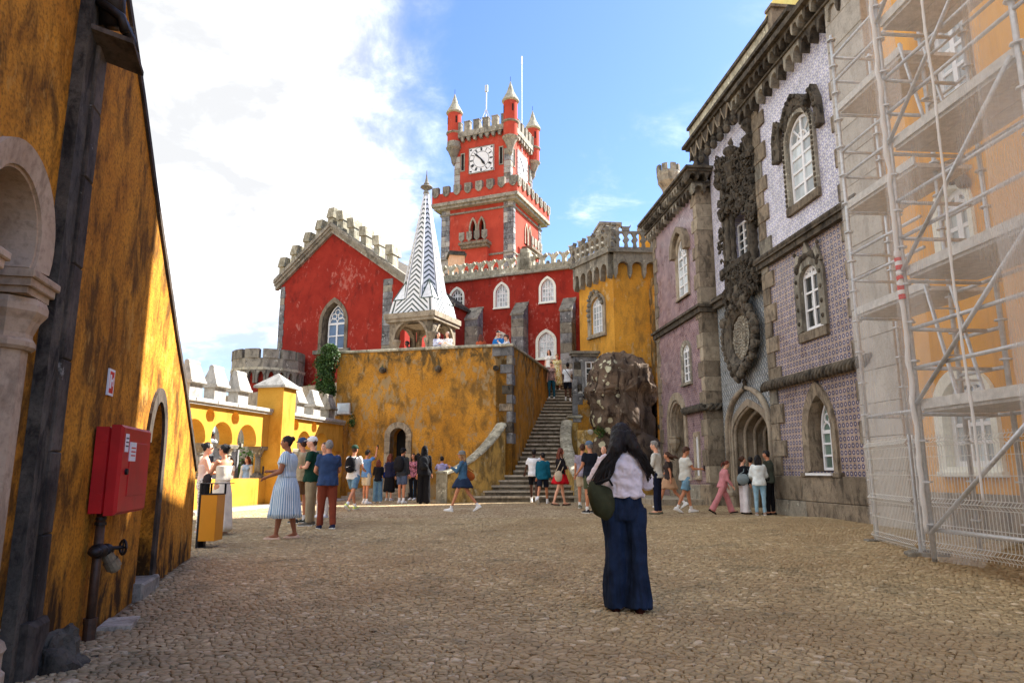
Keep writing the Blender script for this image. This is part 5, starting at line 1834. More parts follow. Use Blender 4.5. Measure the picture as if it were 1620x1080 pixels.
 p = U.P(B * .47, -B * .5, zm0)
 top = at(769.5, 137, p.y)
 m = MB().tube([(top.x, top.y, zm0 - .5), (top.x, top.y, top.z)], .06, 6).tube([(top.x, top.y, top.z - .6), (top.x, top.y, top.z + .1)], .16, 8)
 obj('pole', m, M['steel'], mt)
 zz = at(769, 172, p.y).z
 obj('stay', MB().tube([(top.x, top.y, zz), (top.x - 1.1, top.y, zm0 + .6)], .04, 4), M['white'], mt)
 obj('stay', MB().tube([(top.x, top.y, zz), (top.x + 1.1, top.y, zm0 + .6)], .04, 4), M['white'], mt)
 q = at(825.5, 197, 63); q2 = at(825.5, 101, 63)
 mt = thing('antenna_pole', 'tall thin antenna pole rising behind the right face of the clock tower', 'antenna', (q.x, q.y, q.z - 4))
 obj('pole', MB().tube([(q.x, q.y, q.z - 6), (q2.x, q2.y, q2.z)], .035, 6), M['steel'], mt)
 obj('tip', MB().tube([(q2.x, q2.y, q2.z - .1), (q2.x, q2.y, q2.z + .8)], .07, 6), M['white'], mt)
clock_tower()
# ---------------------------------------------------------------- polygonal ochre tower over the boulder
def poly_tower():
 Y0 = 27.5
 C0 = at(972, 500, Y0)
 fr = radians(4)
 P1 = Vector((C0.x, C0.y)); dF = Vector((cos(fr), sin(fr))); aL = radians(180 - 62)
 dL = Vector((cos(aL), sin(aL)))
 O1 = Plane(P1.x, P1.y, dF.x, dF.y, 1)                 # front, s to the right
 O2 = Plane(P1.x, P1.y, dL.x, dL.y, -1)                # left face, s going away
 if O2.n.y > 0 and O2.n.x > 0: O2.n = -O2.n
 wF = O1.s(1040, 500); wL = O2.s(917, 500)
 t = thing('ochre_turret_tower', 'ochre polygonal tower with pierced grey battlements standing above the big boulder', 'tower', (P1.x + 1, P1.y + 1.5, 0))
 zb, zc = O1.z(1000, 556), O1.z(1000, 432)
 zt0 = O1.z(971.7, 402); ztop = O1.z(1000, 364)
 pL = P1 + dL * wL; pR = P1 + dF * wF
 aR = radians(62); dR = Vector((cos(aR), sin(aR)))
 pRR = pR + dR * wL * .9
 O3 = Plane(pR.x, pR.y, dR.x, dR.y, 1)
 aW, aB = O2.s(933, 500), O2.s(957, 500)
 w_ = abs(aW - aB); sc = (aW + aB) / 2
 z0, zs, za = O2.z(945, 527), O2.z(945, 483), O2.z(944, 470)
 ww = w_ * .78
 hole = arch(sc, ww, z0, zs, za, 'pointed', 6)
 m = MB().holed(O2, [(0, zb - .6), (wL, zb - .6), (wL, zt0), (0, zt0)], [hole], 0, -.3)
 obj('wall', m, M['ochre_tower'], t)
 obj('wall', MB().plan([tuple(P1 + Vector((.02, .0))), tuple(pR), tuple(pRR), tuple(pL + Vector((.4, .1))), tuple(P1 + dL * .02 + Vector((.31, .02)))], zb - .6, zt0), M['ochre_tower'], t)
 window(t, O2, sc, ww, z0, zs, za, 'pointed', M['white_paint'], M['glass_pale'], M['stone_warm2'], sw=.20, proud=.07, rec=.12, nv=4, nh=4, fw=.05, bw=.03)
 m = MB()
 pts = [(948 + R(-1, 1), 463, .09)]
 for px, py in ((935, 476), (936, 470), (939, 465), (943, 461), (947, 463), (950, 468), (953, 473), (955, 478), (934, 484), (934, 492), (934, 500), (935, 508)):
  pts.append((px, py, .085))
 obj('carved_hood', lumps(m, O2, pts, .1), M['stone'], t, kind='stuff')
 # corbel arches and pierced parapet on the three faces
 for pl, L_ in ((O1, wF), (O2, wL), (O3, wL * .9)):
  n = max(2, round(L_ / .52))
  p = L_ / n
  for i in range(n):
   a0 = p * i
   o = [(a0, zt0), (a0, zc - .05), (a0 + .07, zc - .25), (a0 + .14, zc - .05), (a0 + .14, zc + .2)]
   o += [(a0 + .14 + (p - .14) * (1 - cos(pi * k / 6)) / 2, zc + .2 + .22 * sin(pi * k / 6)) for k in range(1, 7)]
   o += [(a0 + p, zt0)]
   obj('corbel', MB().prism(pl, o, -.1, .25), M['stone'], t)
  obj('corbel', MB().prism(pl, [(L_ - .1, zt0), (L_ - .1, zc - .05), (L_, zc - .25), (L_ + .1, zc - .05), (L_ + .1, zt0)], -.1, .25), M['stone'], t)
  e = .18
  obj('cornice', MB().box(pl, -e, L_ + e, -.25, .36, zt0, zt0 + .12).box(pl, -e, L_ + e, -.25, .30, zt0 + .121, zt0 + .22), M['stone'], t)
  # parapet: posts with trefoil gaps and battlement blocks
  zz = zt0 + .22
  q = round((L_ + .4) / .38)
  pp = (L_ + .4) / q
  for i in range(q + 1):
   a = -.2 + pp * i
   pts = [(a - .08, zz), (a + .08, zz), (a + .05, zz + .2), (a + .13, zz + .32), (a + .05, zz + .46), (a + pp * .36, zz + .62), (a + pp * .36, zz + .70), (a - pp * .36, zz + .70), (a - pp * .36, zz + .62), (a - .05, zz + .46), (a - .13, zz + .32), (a - .05, zz + .2)]
   obj('pierced_post', MB().prism(pl, pts, .10, .26), M['stone'], t)
   if i % 2 == 0:
    obj('merlon', MB().prism(pl, [(a - .15, zz + .704), (a + .15, zz + .704), (a + .13, zz + .84), (a + .2, zz + .98), (a + .2, ztop + .05), (a - .2, ztop + .05), (a - .2, zz + .98), (a - .13, zz + .84)], .08, .28), M['stone'], t)
  obj('rail', MB().box(pl, -.2, L_ + .2, .11, .25, zz + .62, zz + .70), M['stone'], t)
 obj('unseen_shade_mass', MB().plan([(3.95, 29.6), (12, 29.6), (12, 42), (3.95, 42)], 0, zt0 + .1), M['ochre_tower'], t)  # unseen palace mass, added to keep the upper stair wall in shade
 # stone block behind the parapet
 q = at(965, 352, 31)
 pl = Plane(at(950, 370, 30.5).x, 30.5, 1, .1, 1)
 b = obj('roof_block', MB().box(pl, 0, at(980, 360, 30.5).x - at(950, 360, 30.5).x, -1.2, 0, at(960, 400, 30.5).z, at(962, 355, 30.5).z).box(pl, -.05, 1.0, -1.3, .06, at(962, 355, 30.5).z, at(962, 351, 30.5).z), M['stone'], t)
 # grey stone house part with sash window below the left face
 g = thing('grey_stone_annex', 'small grey stone annex with white sash window tucked behind the boulder', 'annex', at(930, 650, 28.2))
 pa = Plane(at(908, 600, 28.6).x, 28.6, 1, .04, 1)
 xr = pa.s(985, 600); zt = pa.z(930, 560)
 a0, a1 = pa.s(926, 590), pa.s(946, 590); zw0, zw1 = pa.z(930, 611), pa.z(930, 571)
 hole = arch((a0 + a1) / 2, a1 - a0, zw0, zw1, zw1, 'rect')
 obj('wall', MB().holed(pa, [(0, 0), (xr, 0), (xr, zt), (0, zt)], [hole], 0, -.4), M['stone_blue'], g)
 for r_ in range(9):
  z = pa.z(930, 655) + r_ * .31
  if z + .3 > zt: break
  for a, b_ in ((0, R(.22, .34)), (.36, .46)):
   if zw0 - .3 < z < zw1 and a > .3: continue
   obj('block', MB().box(pa, a + .004, b_, -.1, .02 + R(0, .015), z + .006, z + .30, .012), random.choice([M['stone_blue'], M['stone'], M['stone_dark']]), g)
 obj('cornice', MB().box(pa, -.15, xr, -.4, .22, zt, zt + .10).box(pa, -.08, xr, -.4, .12, zt - .10, zt - .001), M['stone'], g)
 window(g, pa, (a0 + a1) / 2, a1 - a0, zw0, zw1, zw1, 'rect', M['white_paint'], M['glass_dark'], None, rec=.08, nv=2, nh=4, fw=.06, bw=.03)
poly_tower()

def boulder():
 c = at(990, 640, 26.6)
 t = thing('boulder', 'huge brown granite boulder with pale lichen spots built into the palace wall', 'boulder', (c.x, c.y, .2))
 m = MB()
 out = [(936, 640), (934, 600), (938, 575), (950, 562), (975, 556), (1000, 556), (1020, 562), (1036, 574), (1043, 600), (1044, 650), (1044, 700), (1000, 704), (960, 700), (943, 680), (938, 662)]
 Y = 26.0
 P = [at(px, py, Y) for px, py in out]
 cx = sum(p.x for p in P) / len(P); cz = sum(p.z for p in P) / len(P)
 # polar radius of the outline, swept into a deep rounded mass
 ang = [(atan2(p.z - cz, p.x - cx), hypot(p.z - cz, p.x - cx)) for p in P]
 ang.sort()
 aa = np.array([a for a, _ in ang]); rr = np.array([r for _, r in ang])
 aa = np.concatenate([aa - 2 * pi, aa, aa + 2 * pi]); rr = np.concatenate([rr] * 3)
 N, K_ = 120, 56
 for j in range(K_ + 1):
  th = pi * j / K_
  k = sin(th) ** .42; d = -cos(th) * 1.25
  for i in range(N):
   a = -pi + 2 * pi * i / N
   r = float(np.interp(a, aa, rr)) * k
   m.v.append(Vector((cx + cos(a) * r, Y + .9 + d, cz + sin(a) * r)))
 for j in range(K_):
  for i in range(N):
   l = (i + 1) % N
   m.f.append((j * N + i, j * N + l, (j + 1) * N + l, (j + 1) * N + i))
 for p in m.v:
  q = Vector((p.x * .9, p.y * .9, p.z * .5))
  rg = abs(noise.noise(q * 1.9 + Vector((3, 1, 7)))) + .5 * abs(noise.noise(p * 3.1)) + .25 * abs(noise.noise(p * 7))
  dv = Vector((p.x - cx, (p.y - Y - .9), p.z - cz)).normalized()
  p += noise.noise_vector(q) * .20 + noise.noise_vector(p * 2.7) * .08 + noise.noise_vector(p * 8) * .035 - dv * (rg - .25) * .34
  # overhanging brow on the right, hollow underneath
  if p.x > cx + .3 and p.y < Y + .9:
   p.y += .55 * sm(cx + .3, cx + .9, p.x) * (1 - sm(cz - .1, cz + .45, p.z)) * sm(.2, 1.4, p.z)
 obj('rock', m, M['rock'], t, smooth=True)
 # rubble foot
 m = MB()
 for px, py, r in ((960, 712, .8), (1010, 722, 1.0), (1035, 735, .9)):
  m.ball(at(px, py, 26.5), (r, r * .8, r * .9), 24, 16)
 m.jitter(.12, 2.2).jitter(.04, 7)
 obj('rock_foot', m, M['rock'], t, smooth=True)
 leaves(t, [(at(945, 684, 25.9), (.3, .2, .25))], 220, .05, 'wall_plant')
 o = obj('lichen_patch', MB().ball(at(934, 683, 25.7), (.11, .05, .10), 10, 6).jitter(.02, 6), M['stone_white'], t)
boulder()

def ochre_link():
 t = thing('ochre_link_wall', 'narrow ochre wall between the boulder and the tiled palace front', 'wall', at(1050, 780, 26.4))
 pl = Plane(at(1038, 600, 26.9).x, 26.9, 1, .02, 1)
 w_ = pl.s(1075, 600)
 z0 = pl.z(1045, 540)
 obj('wall', MB().box(pl, 0, w_, -.8, 0, -.2, z0 + 2.6), M['ochre'], t)
 obj('base_wall', MB().box(pl, -3.4, -.01, -.4, -.05, -.2, pl.z(1000, 740)), M['ochre_grey'], t)
 for py in (541, 676):
  z = pl.z(1045, py)
  obj('rope_moulding', MB().tube([pl.P(.02, .04, z), pl.P(.15, .14, z + .06), pl.P(.5, .14, z + .16)], .10, 8), M['stone_dark'], t)
ochre_link()

# ---------------------------------------------------------------- tiled palace
PF = Plane(6.53, 17.4, -.1, 1, -1)
PE = PF.off(-.20)
PB = PF.off(.22)
PF_t = azulejo('ring_tiles', PF, 'rings', .14)
PF_p = azulejo('pale_ring_tiles', PF, 'pale', .14)
PE_t = azulejo('oval_tiles', PF, 'oval', .15)
PE_p = azulejo('pale_upper_tiles', PF, 'pale', .14)
PB_t = azulejo('mauve_tiles', PF, 'brick', .15)
DARKM = [M['stone_dark'], M['stone_dark'], M['stone']]

def rope(parent, pl, s0, s1, z, r, d, mat, name='rope_moulding', turns=3.2, slope=0.0):
 """twisted stone rope: each strand piece a bulge, laid slanting"""
 m = MB()
 m.tube([pl.P(s0, d, z), pl.P(s1, d, z + slope)], r * .72, 8)
 L_ = abs(s1 - s0); n = int(L_ / (r * 1.05))
 for i in range(n):
  a = s0 + (s1 - s0) * (i + .5) / n
  sg = 1 if s1 > s0 else -1
  q = []
  for k in range(7):
   g = -pi * .5 + pi * k / 6
   q.append(pl.P(a + sg * (k / 6 - .5) * r * 2.8, d + cos(g) * r * .62, z + slope * (i + .5) / n + sin(g) * r * .78))
  m.tube(q, [r * .12] + [r * .42] * 5 + [r * .12], 6)
 return obj(name, m, mat, parent, smooth=True)

def corbel_row(parent, pl, s0, s1, zb, zt, d, mats, pitch=.42, name='corbel', hood=True):
 n = max(1, round(abs(s1 - s0) / pitch)); p = (s1 - s0) / n
 h = zt - zb
 for i in range(n):
  a = s0 + p * i; w_ = p
  f = lambda u: a + w_ * u
  o = [(f(0), zt), (f(0), zb + h * .30), (f(.06), zb + h * .16), (f(.14), zb), (f(.22), zb + h * .16), (f(.28), zb + h * .30)]
  o += [(f(.28 + .72 * (1 - cos(pi * k / 5)) / 2), zb + h * .42 + h * .34 * sin(pi * k / 5)) for k in range(0, 6)]
  o += [(f(1.0), zt)]
  obj(name, MB().prism(pl, o, -.05, d), random.choice(mats), parent)

def palace():
 t = thing('tiled_palace', 'palace front covered in blue and brown patterned tiles with carved stone portal and windows', 'palace', PF.P(0, 0, .2))
 sR = -4.35                                # right end, behind the scaffold
 zcor = PF.z(1192, 185)
 sC = .05
 # ---- right bay
 def q4(bl, br, sp, ap, pl):
  a, b = pl.s(*bl), pl.s(*br)
  return (a + b) / 2, abs(a - b), (pl.z(*bl) + pl.z(*br)) / 2, pl.z(*sp), pl.z(*ap)
 W1 = q4((1284.7, 746), (1322, 745.5), (1282, 680), (1295, 623), PF)
 W2 = q4((1274, 527), (1304, 512), (1271, 447), (1286.5, 416), PF)
 W3 = q4((1253, 327), (1294, 299), (1249, 236), (1271, 172), PF)
 wins = [W1, W2, W3]
 holes = [arch(W1[0], W1[1], W1[2], W1[3], W1[4], 'pointed'), arch(W2[0], W2[1], W2[2], W2[3], W2[4], 'round'), arch(W3[0], W3[1], W3[2], W3[3], W3[4], 'round')]
 zpl = 1.13
 zr2 = 6.47
 obj('tiled_wall', MB().holed(PF, [(sR, zpl), (sC, zpl), (sC, zr2), (sR, zr2)], holes[:2], 0, -.5), PF_t, t)
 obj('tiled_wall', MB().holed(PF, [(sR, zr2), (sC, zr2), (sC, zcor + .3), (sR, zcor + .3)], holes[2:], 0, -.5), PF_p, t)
 # plinth of big blocks
 for r_, (za, zb) in enumerate(((-.1, .58), (.585, zpl))):
  a = sC + .02
  k = 0
  while a > sR:
   w_ = R(1.0, 1.5)
   obj('plinth_block', MB().box(PF, max(a - w_, sR) + .004, a - .004, -.4, .07 + R(0, .006), za, zb - .004, .012), random.choice([M['stone_warm'], M['stone'], M['stone_warm']]), t)
   a -= w_
 obj('plinth_block', MB().box(PF, W1[0] - W1[1] * .85, W1[0] + W1[1] * .85, -.3, .10, zpl - .02, W1[2] - .02, .012), M['stone_warm'], t)
 # windows
 w = window(t, PF, W1[0] - .02, W1[1] * .80, W1[2] + .03, W1[3] - .05, W1[4] - .06, 'pointed', M['white_paint'], M['glass_green'], None, rec=.26, nv=2, nh=3, fw=.06, bw=.045, tracery=True)
 oi = arch(*W1, 'pointed', inset=.012); oo = arch(W1[0], W1[1] + .42, W1[2] - .05, W1[3] - .1, W1[4] + .30, 'pointed')
 obj('window_surround', MB().ring(PF, oi[1:] + oi[:1], oo[1:] + oo[:1], -.3, .06, closed=False, d1b=.03), M['stone_warm'], t)
 obj('window_sill', MB().box(PF, W1[0] - W1[1] * .55, W1[0] + W1[1] * .55, -.2, .14, W1[2] - .08, W1[2] - .03), M['white_paint'], t)
 window(t, PF, W2[0] - .0, W2[1] * .95, W2[2] + .02, W2[3] + .12, W2[4] - .02, 'seg', M['white_paint'], M['glass_dark'], None, rec=.07, nv=2, nh=3, fw=.06, bw=.045)
 oi = arch(W2[0], W2[1], W2[2], W2[3], W2[4], 'round', inset=.012); oo = arch(W2[0], W2[1] + .44, W2[2] - .02, W2[3] + .0, W2[4] + .32, 'pointed')
 obj('window_surround', MB().ring(PF, oi[1:] + oi[:1], oo[1:] + oo[:1], -.28, .07, closed=False), M['stone'], t)
 obj('window_sill', MB().box(PF, W2[0] - W2[1] * .74, W2[0] + W2[1] * .74, -.2, .08, W2[2] - .24, W2[2] - .02, .01), M['stone_warm'], t)
 obj('surround_spike', MB().prism(PF, [(W2[0] - .16, W2[4] + .25), (W2[0] + .16, W2[4] + .25), (W2[0] + .05, W2[4] + .45), (W2[0] + .0, W2[4] + .62), (W2[0] - .05, W2[4] + .45)], 0, .09), M['stone'], t)
 for sg in (-1, 1):
  obj('surround_spike', MB().prism(PF, [(W2[0] + sg * .42, W2[4] + .0), (W2[0] + sg * .3, W2[4] + .30), (W2[0] + sg * .45, W2[4] + .34), (W2[0] + sg * .58, W2[4] - .04)], 0, .075), M['stone'], t)
  for k in range(7):
   z = W2[2] + .2 + k * .33
   obj('carved_knob', MB().ball(PF.P(W2[0] + sg * (W2[1] / 2 + .10), .07, z), (.045, .045, .055), 8, 6), M['stone_dark'], t)
 m = MB()
 for k in range(16):
  g = pi * k / 15
  m.ball(PF.P(W2[0] + cos(g) * (W2[1] / 2 + .02), .05, W2[3] + .25 + sin(g) * (W2[4] - W2[3]) * .85 + .02), R(.06, .09), 7, 5)
 m.jitter(.03, 9)
 obj('carved_leaves', m, M['stone_dark'], t, kind='stuff')
 w3 = window(t, PF, W3[0] - .0, W3[1] * .96, W3[2] + .03, W3[3], W3[4] - .04, 'round', M['white_paint'], M['glass_pale'], None, rec=.07, nv=2, nh=4, fw=.07, bw=.05)
 oi = arch(W3[0], W3[1], W3[2], W3[3], W3[4], 'round', inset=.012); oo = arch(W3[0], W3[1] + .26, W3[2] - .04, W3[3], W3[4] + .13, 'round')
 obj('window_surround', MB().ring(PF, oi[1:] + oi[:1], oo[1:] + oo[:1], -.28, .08, closed=False), M['stone'], t)
 obj('window_sill', MB().box(PF, W3[0] - W3[1] * .62, W3[0] + W3[1] * .62, -.2, .09, W3[2] - .22, W3[2] - .02, .01), M['stone_warm'], t)
 # bead chain along the surround
 m = MB()
 for k in range(24):
  z = W3[2] + .05 + k * .125
  if z > W3[3] + .1: break
  for sg in (-1, 1):
   m.ball(PF.P(W3[0] + sg * (W3[1] / 2 + .07), .08, z), (.045, .04, .05), 6, 5)
 for k in range(22):
  g = pi * k / 21
  m.ball(PF.P(W3[0] + cos(g) * (W3[1] / 2 + .07), .08, W3[3] + .1 + sin(g) * (W3[4] - W3[3] + .02)), (.045, .04, .05), 6, 5)
 obj('bead_chain', m, M['stone_dark'], t, kind='stuff')
 # heavy wavy hood
 hw = W3[1] / 2
 prof = [(-hw - .50, W3[3] - .15), (-hw - .46, W3[3] + .5), (-hw - .30, W3[3] + .9), (-hw - .02, W3[4] - .02), (-hw + .2, W3[4] + .30), (0, W3[4] + .52), (hw - .2, W3[4] + .30), (hw + .02, W3[4] - .02), (hw + .30, W3[3] + .9), (hw + .46, W3[3] + .5), (hw + .50, W3[3] - .15)]
 inner = [(-hw - .24, W3[3] - .15), (-hw - .22, W3[3] + .42), (-hw - .12, W3[3] + .7), (-hw + .12, W3[4] - .22), (-hw + .3, W3[4] + .06), (0, W3[4] + .22), (hw - .3, W3[4] + .06), (hw - .12, W3[4] - .22), (hw + .12, W3[3] + .7), (hw + .22, W3[3] + .42), (hw + .24, W3[3] - .15)]
 f = lambda P_: [(W3[0] + a, z) for a, z in P_]
 obj('hood', MB().ring(PF, f(inner), f(prof), 0, .17, closed=False, d1b=.10), M['stone_dark'], t)
 m = MB()
 for i in range(len(prof) - 1):
  for u in (.15, .5, .85):
   a = W3[0] + (prof[i][0] * (1 - u) + prof[i + 1][0] * u) * .93; z = prof[i][1] * (1 - u) + prof[i + 1][1] * u - .06
   m.ball(PF.P(a, .15, z), (.06, .05, .07), 7, 5)
 m.jitter(.03, 8)
 obj('hood_carving', m, M['stone_dark'], t, kind='stuff')
 # quoins
 quoins(t, PF, sC, -1, zpl, zcor + .1, .43, .62, .36, .05, [M['stone_warm'], M['stone_warm'], M['stone']])
 quoins(t, PF, sR + .45, 1, zpl + .2, 9.6, .42, .30, .12, .045, [M['stone_warm']])
 zz = 0
 while zz < zcor + .4:
  obj('pilaster_stone', MB().box(PF, sR - .75, sR + .45, -.2, .16 + R(0, .006), zz + .003, zz + .62, .012), M['stone_pale'], t)
  zz += .624
 # string courses
 rope(t, PF, sC + .12, sR, 3.33, .13, .11, M['stone_dark'])
 m = MB().box(PF, sC + .1, sR, 0, .14, zr2 - .10, zr2 + .03).box(PF, sC + .1, sR, 0, .20, zr2 + .031, zr2 + .09)
 obj('string_course', m, M['stone_dark'], t)
 rope(t, PF, sC + .1, sR, zr2 + .12, .07, .15, M['stone_dark'], name='string_rope')
 # double corbelled cornice
 z1 = zcor
 z2 = PF.z(1211.7, 80.6, .5)
 sA, sB = PF.s(1182, 190) + .1, sR - .8
 hh = 1.75
 corbel_row(t, PF, sA, sB, z1 - .02, z1 + .38, .22, DARKM, .37)
 obj('cornice_band', MB().box(PF, sA + .04, sB, -.3, .27, z1 + .38, z1 + .43), M['stone_dark'], t)
 corbel_row(t, PF, sA, sB, z1 + .43, z1 + .72, .40, DARKM, .28)
 obj('cornice', MB().box(PF, sA + .10, sB, -.5, .52, z1 + .72, z1 + .78).box(PF, sA + .14, sB, -.5, .52, z1 + .781, z1 + .86), M['stone_dark'], t)
 obj('upper_wall', MB().box(PF, sA, sB, -.6, 0, z1 + .2, z1 + .75), M['stone_warm'], t)
 ztop_r = z1 + 1.6
 # ---- entrance bay
 sE0, sE1 = sC - .3, PB.s(1108, 300) + .2
 zE = 10.4
 # portal
 pc = PE.s(1190.5, 760)
 xl, xr = PE.s(1157, 740), PE.s(1227, 740)
 pc = (xl + xr) / 2; pw = abs(xl - xr)
 ztip = PE.z(1185.5, 611)
 zsp = PE.z(1157, 690)
 zin = ztip - .62
 zA = 6.25
 hole0 = arch(pc, pw * .86, 0.0, zsp, zin + .18, 'pointed', 8)
 # openings for the carved window above
 bw0, bw1 = PE.s(1166.5, 400), PE.s(1185, 395)
 bz0, bz1 = PE.z(1176, 409), PE.z(1176, 331)
 hole_b = arch((bw0 + bw1) / 2, abs(bw0 - bw1) * 1.15, bz0, bz1, bz1, 'rect')
 obj('tiled_wall', MB().holed(PE, [(sE0, 0), (sE1, 0), (sE1, zA), (sE0, zA)], [hole0], 0, -.3), PE_t, t)
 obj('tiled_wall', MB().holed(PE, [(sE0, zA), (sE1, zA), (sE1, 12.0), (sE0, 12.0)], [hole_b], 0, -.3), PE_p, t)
 obj('string_course', MB().box(PE, sE0, sE1, 0, .15, zA - .10, zA + .06).box(PE, sE0, sE1, 0, .24, zA + .061, zA + .13), M['stone_dark'], t)
 rope(t, PE, sE0, sE1, zA + .17, .06, .14, M['stone_dark'], name='string_rope')
 # receding orders
 N_ = 5
 for k in range(N_):
  w0 = pw * (.86 - k * .085); w1 = w0 + pw * .12
  a = arch(pc, w0 - pw * .045, 0.0, zsp, zin + .10 - k * .11, 'pointed', 9)
  b = arch(pc, w1, 0.0, zsp, zin + .30 - k * .11, 'pointed', 9)
  o = obj('portal_order', MB().ring(PE, a[1:] + a[:1], b[1:] + b[:1], -.32 - k * .24, -.08 - k * .24 + (.10 if k == 0 else 0), closed=False), M['stone_portal'], t)
  pts = [PE.P(s_, -.07 - k * .24, z) for s_, z in a[1:] + a[:1]]
  obj('portal_roll', MB().tube(pts, .055, 8), M['stone_portal'], t, smooth=True)
 # ogee label
 og = []
 w2 = pw / 2
 for sg in (-1, 1):
  side = []
  for i in range(13):
   u = i / 12
   x = w2 * (1 - u ** 2.2) ** .62 if u < .8 else w2 * (1 - .8 ** 2.2) ** .62 * ((1 - u) / .2) ** .8 * 1.0
   z = zsp + (ztip - zsp) * (u if u < .8 else .8 + (u - .8) * 1.0)
   side.append((pc + sg * x, z))
  og.append([(pc + sg * w2, 0.9)] + side)
 for q in og:
  pts = [PE.P(a, .06, z) for a, z in q]
  obj('ogee_label', MB().tube(pts, [.085] * (len(pts) - 3) + [.08, .07, .05], 8), M['stone_portal'], t, smooth=True)
  inn = [(pc + (a - pc) * .90, z - .03) for a, z in q]
  obj('ogee_moulding', MB().ring(PE, inn, [(a, z + .02) for a, z in q], -.1, .05, closed=False), M['stone_portal'], t)
 obj('ogee_finial', MB().lathe(PE.P(pc, .06, ztip - .1), [(.05, 0), (.09, .08), (.05, .16), (.07, .24), (.01, .36)], 8), M['stone_dark'], t)
 for sg in (-1, 1):
  for k, dd in enumerate((.0, -.35)):
   obj('portal_base', MB().lathe(PE.P(pc + sg * (w2 * (.98 - k * .16)), dd, 0), [(.22, .0), (.22, .52), (.25, .56), (.25, .64), (.18, .70), (.13, .86)], 10), M['stone_portal'], t)
 # glazed iron gate deep in the porch
 dk = -1.30
 obj('porch_back', MB().box(PE, pc - pw * .5, pc + pw * .5, -3.2, -3.1, 0, zin + .6), M['recess'], t)
 obj('porch_side', MB().box(PE, pc - pw * .30 - .1, pc - pw * .30, -3.1, -1.25, 0, zin + .3), M['stone_portal'], t)
 obj('porch_side', MB().box(PE, pc + pw * .30, pc + pw * .30 + .1, -3.1, -1.25, 0, zin + .3), M['stone_portal'], t)
 gt = obj('gate', MB().ring(PE, arch(pc, pw * .5, .1, zsp, zin - .35, 'pointed', inset=.04), arch(pc, pw * .5, .1, zsp, zin - .35, 'pointed'), dk - .03, dk + .03), M['iron'], t)
 obj('pane', MB().prism(PE, arch(pc, pw * .49, .1, zsp, zin - .37, 'pointed'), dk - .02, dk - .01), M['glass_green'], gt)
 m = MB()
 for k in range(1, 6):
  a = pc - pw * .25 + pw * .5 * k / 6
  m.box(PE, a - .01, a + .01, dk, dk + .02, .1, zsp + .35)
 for z in (1.1, 1.7, 2.2, 2.6):
  m.box(PE, pc - pw * .25, pc + pw * .25, dk, dk + .021, z, z + .02)
 for r_ in (.2, .38, .55):
  m.tube([PE.P(pc + r_ * cos(pi * i / 10), dk + .02, zsp + .05 + r_ * 1.1 * sin(pi * i / 10)) for i in range(11)], .012, 5)
 obj('gate_bars', m, M['iron'], gt)
 # medallion
 mc = PE.s(1181, 533); mz = PE.z(1181, 533); mr = (PE.z(1181, 478) - PE.z(1181, 588)) / 2
 mw = abs(PE.s(1155, 533) - PE.s(1207, 533)) / 2
 md = obj('medallion', MB().prism(PE, [(mc + mw * .62 * cos(2 * pi * i / 28), mz + mr * .66 * sin(2 * pi * i / 28)) for i in range(28)], 0, .12), M['stone_warm'], t)
 obj('ring', MB().ring(PE, [(mc + mw * .60 * cos(2 * pi * i / 32), mz + mr * .66 * sin(2 * pi * i / 32)) for i in range(32)], [(mc + mw * .80 * cos(2 * pi * i / 32), mz + mr * .84 * sin(2 * pi * i / 32)) for i in range(32)], 0, .30, d1b=.18), M['stone_dark'], md)
 m = MB()
 for k in range(130):
  g = k * 2.39996; rr = sqrt(k / 130)
  m.ball(PE.P(mc + mw * .55 * rr * cos(g), .13, mz + mr * .60 * rr * sin(g)), (.035, .04, .045), 6, 4)
 m.jitter(.02, 12)
 obj('relief', m, M['stone'], md, kind='stuff')
 m = MB()
 for k in range(34):
  g = 2 * pi * k / 34
  rr = .92 + .07 * (k % 2)
  b0 = len(m.v)
  m.ball(PE.P(mc + mw * rr * cos(g), .22, mz + mr * rr * sin(g)), (.12, .12, .13), 8, 6)
 for px, py, r in ((1181, 592, .16), (1186, 600, .12), (1174, 597, .12), (1180, 608, .10), (1182, 474, .18), (1172, 478, .14), (1192, 480, .14), (1180, 466, .14), (1206, 520, .14), (1158, 520, .14)):
  s_, z = PE.hit(px, py - 8)
  m.ball(PE.P(s_, .24, z), (r, r, r * 1.2), 9, 7)
 for p in m.v: p += noise.noise_vector(p * 6) * .05
 obj('wreath', m, M['stone_dark'], md, kind='stuff')
 # the great carved window
 cw = t
 sc_b = (bw0 + bw1) / 2
 window(t, PE, sc_b, abs(bw0 - bw1), bz0 + .04, bz1 - .3, bz1 - .3, 'rect', M['white_paint'], M['glass_dark'], None, rec=.08, nv=2, nh=4, fw=.06, bw=.04)
 zc = lambda px, py, d=.2: PE.hit(px, py, d)
 # shafts either side
 for px, r, y0, y1 in ((1156, .10, 460, 300), (1151, .08, 455, 270), (1163, .07, 440, 320), (1189, .08, 430, 300), (1195, .10, 430, 320)):
  s_, z0 = zc(px, y0); _, z1_ = zc(px, y1)
  b0 = MB().tube([PE.P(s_, .18, z0 + (z1_ - z0) * i / 16) for i in range(17)], [r * (1.25 if i % 2 else .95) for i in range(17)], 8)
  obj('twisted_shaft', b0, M['stone_dark'], t, smooth=True)
 rnd = random.Random(5)
